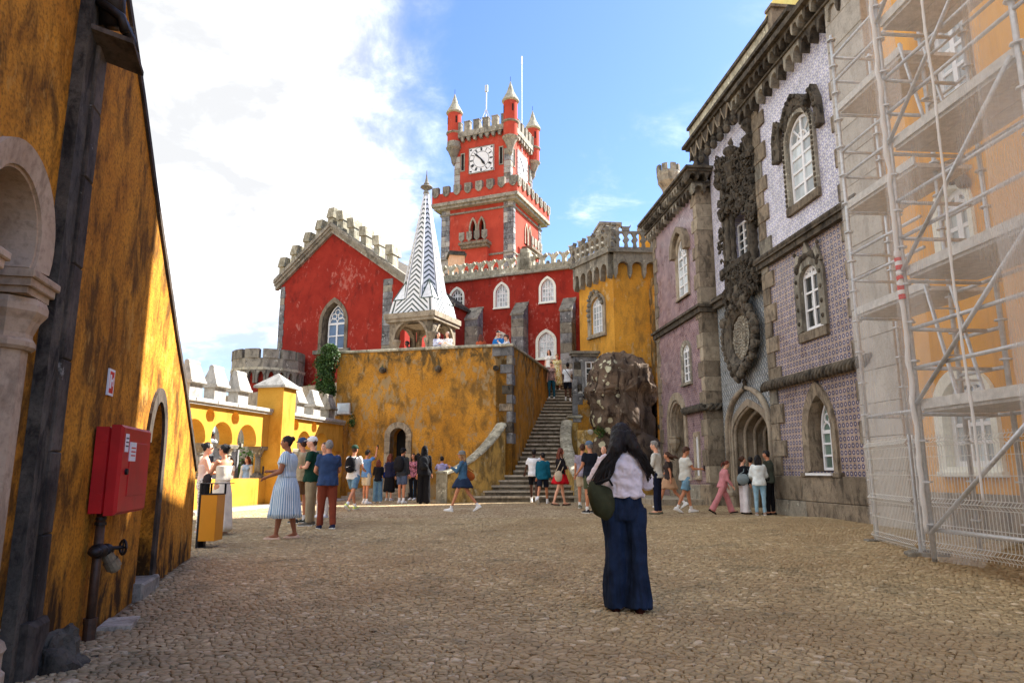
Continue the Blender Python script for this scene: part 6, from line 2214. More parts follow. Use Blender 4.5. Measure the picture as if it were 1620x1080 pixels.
 def cluster(name, boxes, mat, dens, r0, r1, d0, d1):
  m = MB()
  for x0, x1, y0, y1 in boxes:
   n = int(abs(x1 - x0) * abs(y1 - y0) * dens) + 1
   for _ in range(n):
    px, py = rnd.uniform(x0, x1), rnd.uniform(y0, y1)
    s_, z = zc(px, py)
    r = rnd.uniform(r0, r1)
    dd = rnd.uniform(d0, d1)
    if rnd.random() < .35:
     m.ball(PE.P(s_, dd, z), (r, r, r * rnd.uniform(.8, 1.4)), 6, 4)
    else:
     g0, tw, cr = rnd.uniform(0, 6.28), rnd.choice((-1, 1)) * rnd.uniform(.5, 1.0), r * rnd.uniform(1.3, 2.4)
     m.tube([PE.P(s_ + cr * cos(g0 + tw * i) * (1 - i * .1), dd + .05 * sin(i * .8), z + cr * sin(g0 + tw * i) * 1.2 * (1 - i * .1)) for i in range(5)], [r * .25, r * .5, r * .55, r * .45, r * .2], 5)
  for p in m.v: p += noise.noise_vector(p * 7) * r1 * .2
  return obj(name, m, mat, t, kind='stuff')
 cluster('carved_foliage', [(1142, 1153, 312, 350), (1142, 1150, 362, 400), (1152, 1172, 290, 335), (1172, 1196, 285, 330), (1160, 1172, 420, 462), (1186, 1200, 318, 352), (1150, 1200, 412, 440), (1154, 1166, 430, 480)], M['stone_dark'], .24, .035, .09, .04, .32)
 cluster('carved_canopy', [(1150, 1166, 240, 292), (1170, 1196, 232, 284), (1136, 1150, 252, 300)], M['stone_dark'], .22, .035, .085, .06, .32)
 cluster('carved_base', [(1158, 1196, 436, 462), (1150, 1170, 462, 486)], M['stone_dark'], .22, .035, .085, .08, .30)
 for px, yb, yt, r in ((1162, 292, 214, .17), (1190, 250, 170, .15), (1141, 300, 245, .10), (1195, 318, 262, .1)):
  s_, z0 = zc(px, yb); _, z1_ = zc(px, yt); h = z1_ - z0
  obj('pinnacle', MB().lathe(PE.P(s_, .24, z0), [(r * 1.1, 0), (r * 1.3, h * .1), (r * .8, h * .16), (r * 1.2, h * .3), (r * 1.5, h * .42), (r * .7, h * .5), (r * .75, h * .56), (r * 1.35, h * .68), (r * 1.3, h * .76), (r * .4, h * .84), (r * .55, h * .9), (r * .1, h)], 9).jitter(.03, 7), M['stone_dark'], t)
 obj('window_ledge', MB().box(PE, sc_b - .95, sc_b + .95, 0, .35, bz0 - .32, bz0 - .1, .03).box(PE, sc_b - .8, sc_b + .8, 0, .26, bz0 - .7, bz0 - .321), M['stone_dark'], t)
 # arcaded frieze at the top of the entrance bay
 zf = 11.42
 sF1 = PE.s(1101, 250)
 n = 9
 p = (sF1 - (sC + .1)) / n
 for i in range(n):
  a = sC + .1 + p * i
  zt = zf + .56
  o = [(a, zt), (a, zf), (a + .05, zf - .10), (a + .12, zf), (a + .12, zf + .16)] + [(a + .12 + (p - .12) * k / 6, zf + .16 + .28 * sin(pi * k / 6)) for k in range(1, 6)] + [(a + p, zf + .16), (a + p, zt)]
  obj('frieze_arch', MB().prism(PE, o, -.05, .22), M['stone_dark'], t)
  obj('frieze_pendant', MB().lathe(PE.P(a + .06, .18, zf - .35), [(.03, 0), (.1, .08), (.12, .18), (.08, .26), (.1, .38)], 8), M['stone_dark'], t)
  s_ = MB()
  s_.tube([PE.P(a + .1, .22, zf + .12), PE.P(a + p * .55, .24, zf + .48), PE.P(a + p, .22, zf + .12)], .028, 5)
  s_.tube([PE.P(a + p * .55, .24, zf + .48), PE.P(a + p * .55, .24, zf + .56)], .028, 5)
  obj('frieze_rib', s_, M['stone_warm2'], t)
 zk = zf + .56
 obj('attic_cornice', MB().box(PE, sC - 2.4, sF1 + .15, -.6, .30, zk, zk + .10).box(PE, sC - 2.5, sF1 + .25, -.6, .40, zk + .101, zk + .2).box(PE, sC - 2.5, sF1 + .2, -.6, .34, zk + .201, zk + .28), M['stone_dark'], t)
 ztA = PE.z(1099, 191, .2) ; ztA = zk + .28 + .50
 obj('attic_wall', MB().box(PE, sC - 1.2, sF1 + .12, -.5, .15, zk + .281, ztA), M['coping'], t)
 obj('attic_coping', MB().box(PE, sC - 1.25, sF1 + .18, -.6, .22, ztA, ztA + .10), M['stone_dark'], t)
 obj('attic_pier', MB().box(PE, sC - 1.45, sC - 1.2, -.4, .2, zk + .281, ztA + .2).box(PE, sC - 1.5, sC - 1.15, -.45, .24, ztA + .201, ztA + .28), M['stone_warm'], t)
 obj('side_wall', MB().box(PE, sF1 - .1, sF1 + .12, -4, .0, 8, zk), M['stone_warm'], t)
 obj('body', MB().box(PE, sR, sF1, -7, -3.3, 0, zk), M['stone_warm'], t)
 # ---- left bay (stands forward)
 s0 = PB.s(1106, 400); s1 = PB.s(1040, 560)
 zt = PB.z(1105, 300, .0) + .26
 zr1, zr2 = PB.z(1100, 648), PB.z(1104, 492)
 B1 = q4((1074.5, 473), (1090.5, 462), (1073, 412), (1080, 376), PB)
 B2 = q4((1083, 606), (1094, 602), (1083.5, 556), (1088.5, 544), PB)
 a0, a1 = PB.s(1064, 720), PB.s(1085, 720)
 an = ((a0 + a1) / 2, abs(a0 - a1)); nz = PB.z(1071.4, 637)
 slit = ((PB.s(1102.4, 720) + PB.s(1106.6, 720)) / 2, abs(PB.s(1102.4, 720) - PB.s(1106.6, 720)) + .02, PB.z(1104.5, 752), PB.z(1104.5, 690))
 h1 = arch(*B1, 'round'); h2 = arch(*B2, 'seg')
 hn = arch(an[0], an[1], .3, nz - an[1] / 2, nz, 'round', 7)
 hs_ = arch(slit[0], slit[1], slit[2], slit[3], slit[3], 'rect')
 obj('tiled_wall', MB().holed(PB, [(s0 + .1, 0), (s1, 0), (s1, zt), (s0 + .1, zt)], [h1, h2, hn, hs_], 0, -.42), PB_t, t)
 obj('return_wall', MB().box(PB, s0, s0 + .099, -.6, -.0, 0, zt), M['stone_warm2'], t)
 window(t, PB, B1[0], B1[1] * .97, B1[2] + .01, B1[3], B1[4] - .01, 'round', M['white_paint'], M['glass_pale'], M['stone_warm2'], sw=.12, proud=.06, rec=.05, nv=2, nh=4, fw=.05, bw=.04)
 m = MB(); hoodp = [(-.52, .1), (-.5, .55), (-.34, .95), (0, 1.25), (.34, .95), (.5, .55), (.52, .1)]; hi = [(-.36, .1), (-.34, .5), (-.24, .8), (0, 1.02), (.24, .8), (.34, .5), (.36, .1)]
 sx = B1[1] / .75
 obj('hood', m.ring(PB, [(B1[0] + a * sx * 1.1, B1[3] + z * .85) for a, z in hi], [(B1[0] + a * sx * 1.15, B1[3] + z * .85) for a, z in hoodp], 0, .2, closed=False), M['stone_warm'], t)
 window(t, PB, B2[0], B2[1] * .97, B2[2] + .01, B2[3], B2[4], 'seg', M['white_paint'], M['glass_dark'], M['stone'], sw=.13, proud=.06, rec=.05, nv=2, nh=4, fw=.05, bw=.04)
 window(t, PB, slit[0], slit[1], slit[2], slit[3], slit[3], 'rect', M['white_paint'], M['glass_pale'], M['stone_warm2'], sw=.12, proud=.05, rec=.04, nv=2, nh=3)
 # niche with corbelled capital
 for k in range(3):
  oi = arch(an[0], an[1] - .02 - k * .10, .3, nz - an[1] / 2, nz - k * .05, 'round', 8); oo = arch(an[0], an[1] - k * .1 + .22, .3, nz - an[1] / 2, nz - k * .05 + .12, 'round', 8)
  obj('niche_order', MB().ring(PB, oi[1:] + oi[:1], oo[1:] + oo[:1], -.3 - k * .12, .02 - k * .10, closed=False), M['stone_portal'], t)
 oo = arch(an[0], an[1] + .62, .3, nz - an[1] / 2, nz + .36, 'round', 8); oi = arch(an[0], an[1] + .2, .3, nz - an[1] / 2, nz + .1, 'round', 8)
 obj('niche_surround', MB().ring(PB, oi[1:] + oi[:1], oo[1:] + oo[:1], -.1, .06, closed=False), M['stone_warm2'], t)
 obj('niche_back', MB().box(PB, an[0] - an[1] * .6, an[0] + an[1] * .6, -.55, -.45, 0, nz + .1), M['stone_portal'], t)
 cz_ = PB.z(1071, 700)
 obj('niche_corbel', MB().lathe(PB.P(an[0] + an[1] * .42, -.06, cz_), [(.04, -.28), (.13, -.16), (.16, -.06), (.2, .0), (.2, .1), (.17, .14), (.2, .18), (.2, .24)], 8), M['stone_warm2'], t)
 # quoins round the corner
 z = .9; k = 0
 while z < zt - .05:
  h = min(.46 * R(.9, 1.1), zt - z)
  obj('quoin', MB().box(PB, s0 - .012, s0 + (.50 if k % 2 else .28), -.50, .03 + R(0, .01), z + .004, z + h - .004, .01), random.choice([M['stone_warm2'], M['stone_warm'], M['stone_warm']]), t)
  z += h; k += 1
 quoins(t, PB, s1, -1, .9, zt, .46, .42, .26, .03, [M['stone_warm']])
 obj('plinth_block', MB().box(PB, s0 - .06, s0 + .75, -.5, .07, -.1, .85, .03), M['stone_warm'], t)
 obj('plinth_block', MB().box(PB, s0 + .755, an[0] - an[1] / 2 - .35, -.3, .06, -.1, .82, .02), M['stone'], t)
 rope(t, PB, s0 - .08, PB.s(1086, 652), zr1, .12, .10, M['stone_dark'])
 rope(t, Plane(PB.P(s0, 0, 0).x, PB.P(s0, 0, 0).y, -PB.n.x, -PB.n.y, 1), -.05, .42, zr1, .12, .04, M['stone_dark'])
 obj('string_course', MB().box(PB, s0 - .10, s1 + .1, -.45, .12, zr2 - .12, zr2 + .04).box(PB, s0 - .16, s1 + .12, -.45, .2, zr2 + .041, zr2 + .12), M['stone_dark'], t)
 # cornice of the left bay: two rows of little arches
 sX = s1 + .3
 corbel_row(t, PB, s0, sX, zt - .36, zt - .02, .20, DARKM, .34)
 obj('cornice_band', MB().box(PB, s0 - .22, sX + .02, -.45, .25, zt - .02, zt + .03), M['stone_dark'], t)
 corbel_row(t, PB, s0, sX, zt + .03, zt + .30, .36, DARKM, .26)
 obj('cornice', MB().box(PB, s0 - .42, sX + .1, -.45, .40, zt + .30, zt + .37).box(PB, s0 - .5, sX + .14, -.45, .48, zt + .371, zt + .45), M['stone_dark'], t)
 ret = Plane(PB.P(s0, 0, 0).x, PB.P(s0, 0, 0).y, -PB.n.x, -PB.n.y, 1)
 corbel_row(t, ret, -.2, .5, zt - .36, zt - .02, .20, DARKM, .3)
 corbel_row(t, ret, -.4, .5, zt + .03, zt + .30, .36, DARKM, .26)
 obj('body', MB().box(PB, s0 + .1, s1, -6, -.6, 0, zt + .3), M['stone_warm'], t)
 # plain base strip of the doorstep
 tagp(obj('doorstep', MB().box(PB, s0 + .4, s1 - .2, .0, 1.6, .1, .40, .02), M['step']), kind='structure')
palace()

def far_turret():
 p = at(1058, 290, 34)
 t = thing('far_turret', 'small grey crenellated turret peeking over the tiled palace roof', 'turret', p)
 r = at(1075, 270, 34).x - p.x
 z0, z1, z2 = at(1058, 281, 34).z, at(1058, 274, 34).z, at(1058, 308, 34).z
 obj('shaft', MB().lathe((p.x, p.y, 0), [(r * .45, z2 - 6), (r * .5, z2), (r * .62, z2 + .3), (r * .95, z0 - .3), (r, z0)], 14), M['stone'], t)
 obj('parapet', MB().lathe((p.x, p.y, 0), [(r, z0), (r * 1.04, z0 + .12), (r * 1.02, z1)], 14), M['stone'], t)
 for k in range(8):
  g0 = 2 * pi * k / 8; g1 = g0 + .5
  ps = [(p.x + cos(g) * r * q, p.y + sin(g) * r * q) for g, q in ((g0, 1.03), ((g0 + g1) / 2, 1.03), (g1, 1.03), (g1, .75), (g0, .75))]
  obj('merlon', MB().plan(ps, z1 + .002, z1 + .35), M['stone'], t)
 y = at(1040, 372, 30)
 t2 = thing('far_ochre_tower', 'sliver of sunlit ochre tower between the battlements and the tiled bay', 'tower', (y.x, y.y, 5))
 q = at(1034, 350, 30)
 obj('wall', MB().box(Plane(q.x, 30, 1, .3, 1), 0, 2.2, -1.5, 0, 4, q.z), M['ochre_clean'], t2)
 obj('cap', MB().box(Plane(q.x, 30, 1, .3, 1), -.08, 2.3, -1.5, .08, q.z, q.z + .15), M['stone'], t2)
 p = at(1266, 12, 24)
 t3 = thing('pale_dome', 'pale gold dome rising just behind the stone attic at the top edge', 'dome', p)
 prof = [(1.35 * cos(a), 1.45 * sin(a)) for a in [pi / 2 * i / 8 for i in range(9)]]
 obj('dome', MB().lathe((p.x, p.y, p.z - .6), [(1.35, -3)] + prof, 24), M['gold_dome'], t3, smooth=True)
far_turret()

# ---------------------------------------------------------------- ochre wing behind the scaffold
SCf = Plane(5.07, 8.95, -.077, 1, -1)
def orange_wing():
 t = thing('orange_wing', 'smooth orange palace wing with white windows seen through the scaffold', 'building', PF.P(-8, 0, 0))
 Wg = PF.off(-.02)
 s0, s1 = -5.11, -15.5
 def wq(xl, xr, yb, ys, yt):
  a, b = Wg.s(xl, yb), Wg.s(xr, yb)
  m_ = (xl + xr) / 2
  return (a + b) / 2, abs(a - b), Wg.z(m_, yb), Wg.z(m_, ys), Wg.z(m_, yt)
 D1 = wq(1500, 1584, 742, 640, 590)
 D2 = wq(1491, 1543, 400, 325, 293)
 D3 = wq(1478, 1540, 150, 60, 20)
 holes = [arch(*D1, 'round'), arch(*D2, 'seg'), arch(*D3, 'rect')]
 obj('wall', MB().holed(Wg, [(s0, .9), (s1, .9), (s1, 15.8), (s0, 15.8)], holes, 0, -.4), M['orange'], t)
 a = s0
 while a > s1:
  w_ = R(1.1, 1.5)
  obj('plinth_block', MB().box(Wg, a - w_ + .004, a - .004, -.3, .06 + R(0, .008), -.1, .9, .012), M['stone_warm'], t)
  a -= w_
 window(t, Wg, D1[0], D1[1] * .92, D1[2] + .04, D1[3], D1[4] - .05, 'round', M['white_paint'], M['glass_pale'], M['white_rough'], sw=.16, proud=.07, rec=.15, nv=3, nh=3, fw=.09, bw=.06, tracery=True)
 window(t, Wg, D2[0], D2[1] * .92, D2[2] + .04, D2[3], D2[4], 'seg', M['white_paint'], M['glass_pale'], M['white_rough'], sw=.12, proud=.06, rec=.12, nv=2, nh=2, fw=.10, bw=.07)
 window(t, Wg, D3[0], D3[1] * .92, D3[2] + .04, D3[3], D3[4], 'rect', M['white_paint'], M['glass_pale'], M['stone_warm2'], sw=.14, proud=.06, rec=.12, nv=2, nh=3, fw=.10, bw=.06)
 m = MB()
 for px, py in ((1500, 283), (1506, 275), (1513, 270), (1521, 272), (1527, 280), (1494, 290), (1532, 288), (1510, 262), (1518, 280), (1504, 268)):
  s_, z = Wg.hit(px, py)
  m.ball(Wg.P(s_, .08, z), (.12, .1, .12), 8, 6)
 m.jitter(.05, 6)
 obj('carved_hood', m, M['stone_warm'], t, kind='stuff')
 obj('cornice', MB().box(Wg, s0 + .3, s1, -.4, .5, 15.8, 16.3), M['stone_dark'], t)
 obj('body', MB().box(Wg, s0, s1, -7, -1.5, 0, 15.8), M['stone_warm'], t)
orange_wing()

def scaffold():
 t = thing('scaffold', 'galvanised tube scaffold with plank decks and ladders against the orange wing', 'scaffold', SCf.P(0, 0, .2))
 r = .032
 S2 = SCf.off(-1.05)                                # inner row of standards
 Sb = Plane(5.56, 11.0, -.077, 1, -1)               # the far section stands a little further back
 Sb2 = Sb.off(-.95)
 n = 0
 def std(pl, s_, zt, name='standard', mat='steel'):
  m = MB().tube([pl.P(s_, 0, .12), pl.P(s_, 0, zt)], r, 8)
  o = obj(name, m, M[mat], t, smooth=True)
  z = .6
  c = MB()
  while z < zt:
   c.tube([pl.P(s_, 0, z), pl.P(s_, 0, z + .02)], r * 2.3, 8)
   z += .5
  obj('rosette', c, M['steel'], o)
  obj('base_plate', MB().box(pl, s_ - .08, s_ + .08, -.08, .08, .10, .125), M['steel'], o)
  return o
 sP1 = SCf.s(1441, 534)
 sP2 = SCf.s(1608, 60)
 sI1 = S2.s(1500, 400); sI2 = S2.s(1567, 380)
 z_top = 9.5
 front = [sP1, sP2, sP2 - 2.5]
 for a in front: std(SCf, a, z_top)
 inner = [S2.s(1495, 400), S2.s(1560, 330), S2.s(1560, 330) - 2.4]
 for a in inner: std(S2, a, z_top)
 # levels of the decks from their outer edges
 lv = [SCf.z(1460, 644), SCf.z(1441, 431), SCf.z(1417, 229), SCf.z(1398, 36)]
 dz = lv[1] - lv[0]
 def deck(pl, pl2, a, b, z, n_=3):
  """planks side by side, each a part"""
  dpt = 1.0 if pl is SCf else .9
  w_ = (dpt - .06) / n_
  for i in range(n_):
   d1 = -.03 - i * w_
   obj('deck_plank', MB().box(pl, a, b, d1 - w_ + .01, d1, z - .06, z), M['deck'], t)
  obj('toe_board', MB().box(pl, a, b, -.02, .01, z - .02, z + .10), M['deck'], t)
 def tubeb(pl, p, q, d0=0, d1=0, name='ledger', rr=None, mat='steel'):
  return obj(name, MB().tube([pl.P(p[0], d0, p[1]), pl.P(q[0], d1, q[1])], rr or r * .8, 7), M[mat], t, smooth=True)
 for i, z in enumerate(lv):
  deck(SCf, S2, sP1 - .06, sP2 + .03, z)
  deck(SCf, S2, sP2 - .06, sP2 - 2.4, z)
  for a in (sP1, sP2, sP2 - 2.5):
   tubeb(SCf, (a, z - .08), (a, z - .08), 0, -1.05, 'transom')
  for h in (.5, 1.0):
   tubeb(SCf, (sP1, z + h), (sP2, z + h)); tubeb(SCf, (sP2, z + h), (sP2 - 2.5, z + h))
   tubeb(SCf, (sP1, z + h), (sP1, z + h), 0, -1.05, 'transom')
   tubeb(S2, (inner[0], z + h), (inner[1], z + h))
  tubeb(S2, (inner[0], z - .08), (inner[1], z - .08)); tubeb(S2, (inner[1], z - .08), (inner[2], z - .08))
 tubeb(SCf, (sP1, .55), (sP2, .55)); tubeb(SCf, (sP2, .55), (sP2 - 2.5, .55))
 # diagonal braces
 zz = [.45] + lv
 for i in range(len(zz) - 1):
  o = obj('brace', MB().tube([SCf.P(sP1 - .05, .05, zz[i] + .05), SCf.P(sP2 + .05, .05, zz[i + 1] - .0)], r * .85, 7), M['steel'], t, smooth=True)
 obj('brace', MB().tube([SCf.P(sP1 - .05, .05, lv[-1] + .05), SCf.P(sP2 + .05, .05, lv[-1] + dz)], r * .85, 7), M['steel'], t, smooth=True)
 # ladders, one per lift
 def ladder(a0, z0, a1, z1, pl=SCf, d=-.6):
  o = obj('ladder', MB().tube([pl.P(a0, d, z0), pl.P(a1, d, z1)], .026, 6).tube([pl.P(a0, d - .36, z0), pl.P(a1, d - .36, z1)], .026, 6), M['steel'], t)
  n_ = int((z1 - z0) / .29)
  for k in range(1, n_):
   u = k / n_
   obj('rung', MB().tube([pl.P(a0 + (a1 - a0) * u, d, z0 + (z1 - z0) * u), pl.P(a0 + (a1 - a0) * u, d - .36, z0 + (z1 - z0) * u)], .014, 6), M['steel'], o)
 mid = (sP1 + sP2) / 2
 for b_, t_, z0, z1 in (((1515, 600), (1462, 436), lv[0], lv[1] - .06), ((1470, 190), (1420, 50), lv[2], lv[3] - .06)):
  ladder(SCf.s(*b_, -.45), z0 + .02, SCf.s(*t_, -.45), z1, d=-.45)
 ladder(sP2 - .25, lv[1], sP2 - .05, lv[2] + .9, d=-.3)
 # far section
 b0 = Sb.s(1349, 432); b1 = Sb.s(1441, 534) + .25
 zt2 = Sb.z(1314, 96)
 for pl in (Sb,):
  std(pl, b0, Sb.z(1312, 41) - .2)
 for a in (Sb2.s(1400, 330),):
  std(Sb2, a, zt2 + .4)
 lv2 = [Sb.z(1377, 488), Sb.z(1345, 326), Sb.z(1330, 171)]
 b1 = sP1 + 2.05 - 0
 b1 = b0 - 1.75
 for z in lv2:
  deck(Sb, Sb2, b0 - .03, b1, z, 2)
  tubeb(Sb, (b0, z - .08), (b0, z - .08), 0, -.95, 'transom')
 for z in lv2 + [Sb.z(1366, 660), ]:
  for h in (.55, 1.0) if z in lv2 else (0,):
   tubeb(Sb, (b0, z + h), (b1, z + h))
   tubeb(Sb, (b0, z + h), (b0, z + h), 0, -.95, 'transom')
 return sP1, sP2, b0, b1, Sb
SCAF = scaffold()

def netting():
 sP1, sP2, b0, b1, Sb = SCAF
 t = thing('debris_net', 'sheer white debris netting tied in folds over the scaffold', 'net', SCf.P(sP1, .1, .3))
 def sheet(name, pl, a, b, z0, z1, d, amp, seed, ns=44, nz=70, z0fn=None):
  m = MB()
  for j in range(nz + 1):
   for i in range(ns + 1):
    u, v = i / ns, j / nz
    zb = z0 + (z0fn(u) if z0fn else 0)
    s_ = a + (b - a) * u; z = zb + (z1 - zb) * v
    q = Vector((s_ * 1.2 + seed, z * .35, seed))
    w_ = noise.noise(q) * amp + noise.noise(Vector((s_ * 5 + seed, z * .8, 1))) * amp * .35
    w_ += amp * .9 * max(0, .14 - v) / .14 * noise.noise(Vector((s_ * 3, z * 2, seed)))
    tie = min(u, 1 - u)
    w_ *= min(1, tie * 6 + .15)
    m.v.append(pl.P(s_ + noise.noise(Vector((z * 1.1, seed, u))) * .03 * (1 if tie < .03 else .3), d + w_, z))
  for j in range(nz):
   for i in range(ns):
    k = j * (ns + 1) + i
    m.f.append((k, k + 1, k + ns + 2, k + ns + 1))
  return obj(name, m, M['net'], t, smooth=True)
 gz0 = .25
 sheet('sheet', SCf, sP1 + .06, sP2 - .1, .22, 9.6, .10, .16, 1.3, z0fn=lambda u: .02 + .35 * max(0, sin((u - .45) * 5)) if u > .45 else 0)
 sheet('sheet', SCf, sP2 + .45, sP2 - 2.6, .25, 9.6, .13, .12, 7.7)
 sheet('sheet', Sb, b0 + .03, b1 - .0, .45, Sb.z(1316, 96), .08, .10, 4.2)
 # bunched edge tied to the standard, red and white tape round it
 m = MB()
 pts = []
 for k in range(90):
  z = .5 + k * .1
  pts.append(SCf.P(sP1 + .02 * noise.noise(Vector((k * .4, 0, 0))), .06 + .03 * noise.noise(Vector((0, k * .35, 0))), z))
 m.tube(pts, [.028 + .02 * abs(noise.noise(Vector((k * .6, 3, 1)))) for k in range(90)], 8)
 obj('bunched_edge', m, M['net_solid'], t, smooth=True)
 pts = []
 for k in range(90):
  z = .9 + k * .1
  px = 1500 + 0
  a = (sP1 + sP2) / 2 - .12 + .1 * noise.noise(Vector((z * .45, 5, 2)))
  pts.append(SCf.P(a, .24 + .04 * noise.noise(Vector((z, 9, 2))), z))
 m = MB().tube(pts, [.014 + .012 * abs(noise.noise(Vector((k * .5, 8, 1)))) for k in range(90)], 6)
 obj('seam', m, M['net_solid'], t, smooth=True)
 tp = thing('warning_tape', 'red and white striped tape wound round the netted scaffold pole', 'tape', SCf.P(sP1, .1, 3.2))
 z = SCf.z(1431, 470, .1); z1 = SCf.z(1424, 400, .1)
 k = 0
 while z < z1:
  obj('stripe', MB().tube([SCf.P(sP1 + R(-.01, .01), .06, z), SCf.P(sP1 + R(-.01, .01), .065, z + R(.03, .07))], .042, 10), M['white'] if k % 2 else M['red_sign'], tp)
  z += R(.05, .075); k += 1
def _ns():
 m, T = newmat('bunched_netting')
 finish(T, C(206, 204, 200), .9, T.noise(T.vm('MULTIPLY', T.pos(), (30, 30, 3)), 2, 4), .6, .01, 0, .1)
 return m
M['net_solid'] = _ns()
netting()

def fence():
 ps = []
 for (a, b, c) in (((1458, 875), (1700, 922), 0), ((1384, 850), (1456, 866), 1)):
  g0 = ground_at(*a); g1 = ground_at(*b)
  t = thing('wire_fence', ['welded wire fence panel before the near scaffold bay', 'welded wire fence panel before the far narrow scaffold bay'][c], 'fence', (g0.x, g0.y, g0.z), group=None)
  if c == 0:
   pl = Plane(g0.x, g0.y, .06, -1, -1)
   if pl.n.x > 0: pl.n = -pl.n
   L_ = 3.2
  else:
   g0 = Vector((5.42, 10.75, .22)); pl = Plane(g0.x, g0.y, -.0 - .08, -1, -1)
   g1_ = Vector((5.12, 9.1))
   pl = Plane(g0.x, g0.y, g1_.x - g0.x, g1_.y - g0.y, -1)
   if pl.n.x > 0: pl.n = -pl.n
   L_ = (Vector((g0.x, g0.y)) - g1_).length
  zb = .24
  zt = pl.z(1447, 703) if c == 0 else zb + 1.42
  zt = zb + 1.42
  m = MB()
  n = int(L_ / .055)
  def bend(z):
   for zc_ in (zb + .08, zb + .62, zt - .06):
    if abs(z - zc_) < .05: return .045 * (1 - abs(z - zc_) / .05)
   return 0
  zs = [zb, zb + .03, zb + .08, zb + .13, zb + .57, zb + .62, zb + .67, zt - .11, zt - .06, zt - .01, zt + .03]
  for i in range(n + 1):
   m.tube([pl.P(L_ * i / n, bend(z), z) for z in zs], .0036, 4, cap=False)
  obj('vertical_wire', m, M['wire'], t, kind='stuff')
  for z in (zb + .03, zb + .08, zb + .13, zb + .35, zb + .57, zb + .62, zb + .67, zb + .95, zb + 1.18, zt - .11, zt - .06, zt - .01):
   obj('horizontal_wire', MB().tube([pl.P(0, bend(z), z), pl.P(L_, bend(z), z)], .0045, 5), M['wire'], t)
  for a_ in (0.02, L_):
   obj('post', MB().tube([pl.P(a_, -.03, zb - .12), pl.P(a_, -.03, zt + .05)], .022, 8), M['steel'], t)
   obj('foot_block', MB().box(pl, a_ - .12, a_ + .12, -.32, .14, zb - .1, zb + .0, .02), M['stone'], t)
fence()

def floodlight():
 p = at(543, 646, 26.2)
 t = thing('floodlight', 'square white floodlight on a stone bracket at the foot of the ivy', 'lamp', p)
 pl = Plane(p.x, p.y, 1, -.1, 1)
 if pl.n.y > 0: pl.n = -pl.n
 obj('housing', MB().box(pl, -.25, .25, -.12, .0, -.21 + p.z, .21 + p.z, .02), M['steel'], t)
 obj('lens', MB().box(pl, -.21, .21, 0, .012, -.12 + p.z, .17 + p.z), M['glass_pale'], t)
 obj('bracket', MB().tube([pl.P(-.3, -.1, p.z - .2), pl.P(.3, -.1, p.z - .2)], .03, 6).box(pl, -.8, -.26, -.3, 0, p.z - .25, p.z - .05), M['stone_white'], t)
floodlight()

def trees_behind():
 def tree(px, py, Y, r, n, size, label, h0=0):
  p = at(px, py, Y)
  t = thing('broadleaf_tree', label, 'tree', (p.x, p.y, 0), group='trees beyond the arcade')
  b = [(p, (r, r, r * .9)), (p + Vector((-r * .7, .3, -r * .5)), (r * .7, r * .7, r * .6)), (p + Vector((r * .6, .2, -r * .5)), (r * .7, r * .7, r * .6)), (p + Vector((0, 0, -r)), (r * .8, r * .8, r * .6))]
  leaves(t, b, n, size, 'crown', 'tree')
  m = MB().tube([(p.x, p.y, 0), (p.x + .1, p.y, p.z - r * .6), (p.x, p.y, p.z)], [.18, .12, .05], 8)
  for k in range(4):
   g = k * 1.7
   m.tube([(p.x, p.y, p.z - r * .8), (p.x + cos(g) * r * .5, p.y + sin(g) * r * .5, p.z)], [.06, .02], 5)
  obj('trunk', m, M['bark'], t)
 tree(384, 725, 27, 1.0, 900, .07, 'bushy green tree seen through the arch nearest the yellow pillar')
 tree(357, 742, 31, .9, 600, .07, 'low dark green tree behind the two women in sunglasses')
 tree(505, 640, 33, 1.3, 700, .09, 'small green tree top between the white merlons and the ivy')
 w = thing('grey_stone_pier', 'grey stone pier and low wall beyond the arcade arches', 'wall', at(345, 760, 25))
 pl = Plane(at(338, 720, 25).x, 25, 1, .2, 1)
 obj('block', MB().box(pl, 0, .75, -.6, 0, 0, at(340, 706, 25).z), M['stone_blue'], w)
 obj('cap', MB().box(pl, -.1, .85, -.7, .1, at(340, 706, 25).z, at(340, 700, 25).z), M['stone'], w)
 obj('red_wall', MB().box(Plane(at(318, 720, 34).x, 34, 1, .1, 1), 0, 2.2, -.5, 0, 0, at(330, 690, 34).z), M['red'], w)
trees_behind()
# ---------------------------------------------------------------- people
JOBS = []
def voxel_job(name, mb, mat, parent, vox, smooth_it=4, wrinkle=0.0, wsc=(9, 9, 5), extra=None, flag=None):
 """fuse the overlapping limbs of a figure into one skin (done in one batch below)"""
 me = mb.mesh(name)
 o = bpy.data.objects.new(name, me); COL.objects.link(o)
 md = o.modifiers.new('r', 'REMESH'); md.mode = 'VOXEL'; md.voxel_size = vox
 if smooth_it:
  s = o.modifiers.new('s', 'SMOOTH'); s.iterations = smooth_it; s.factor = .5
 JOBS.append((o, name, mat, parent, wrinkle, wsc, extra))
 return o

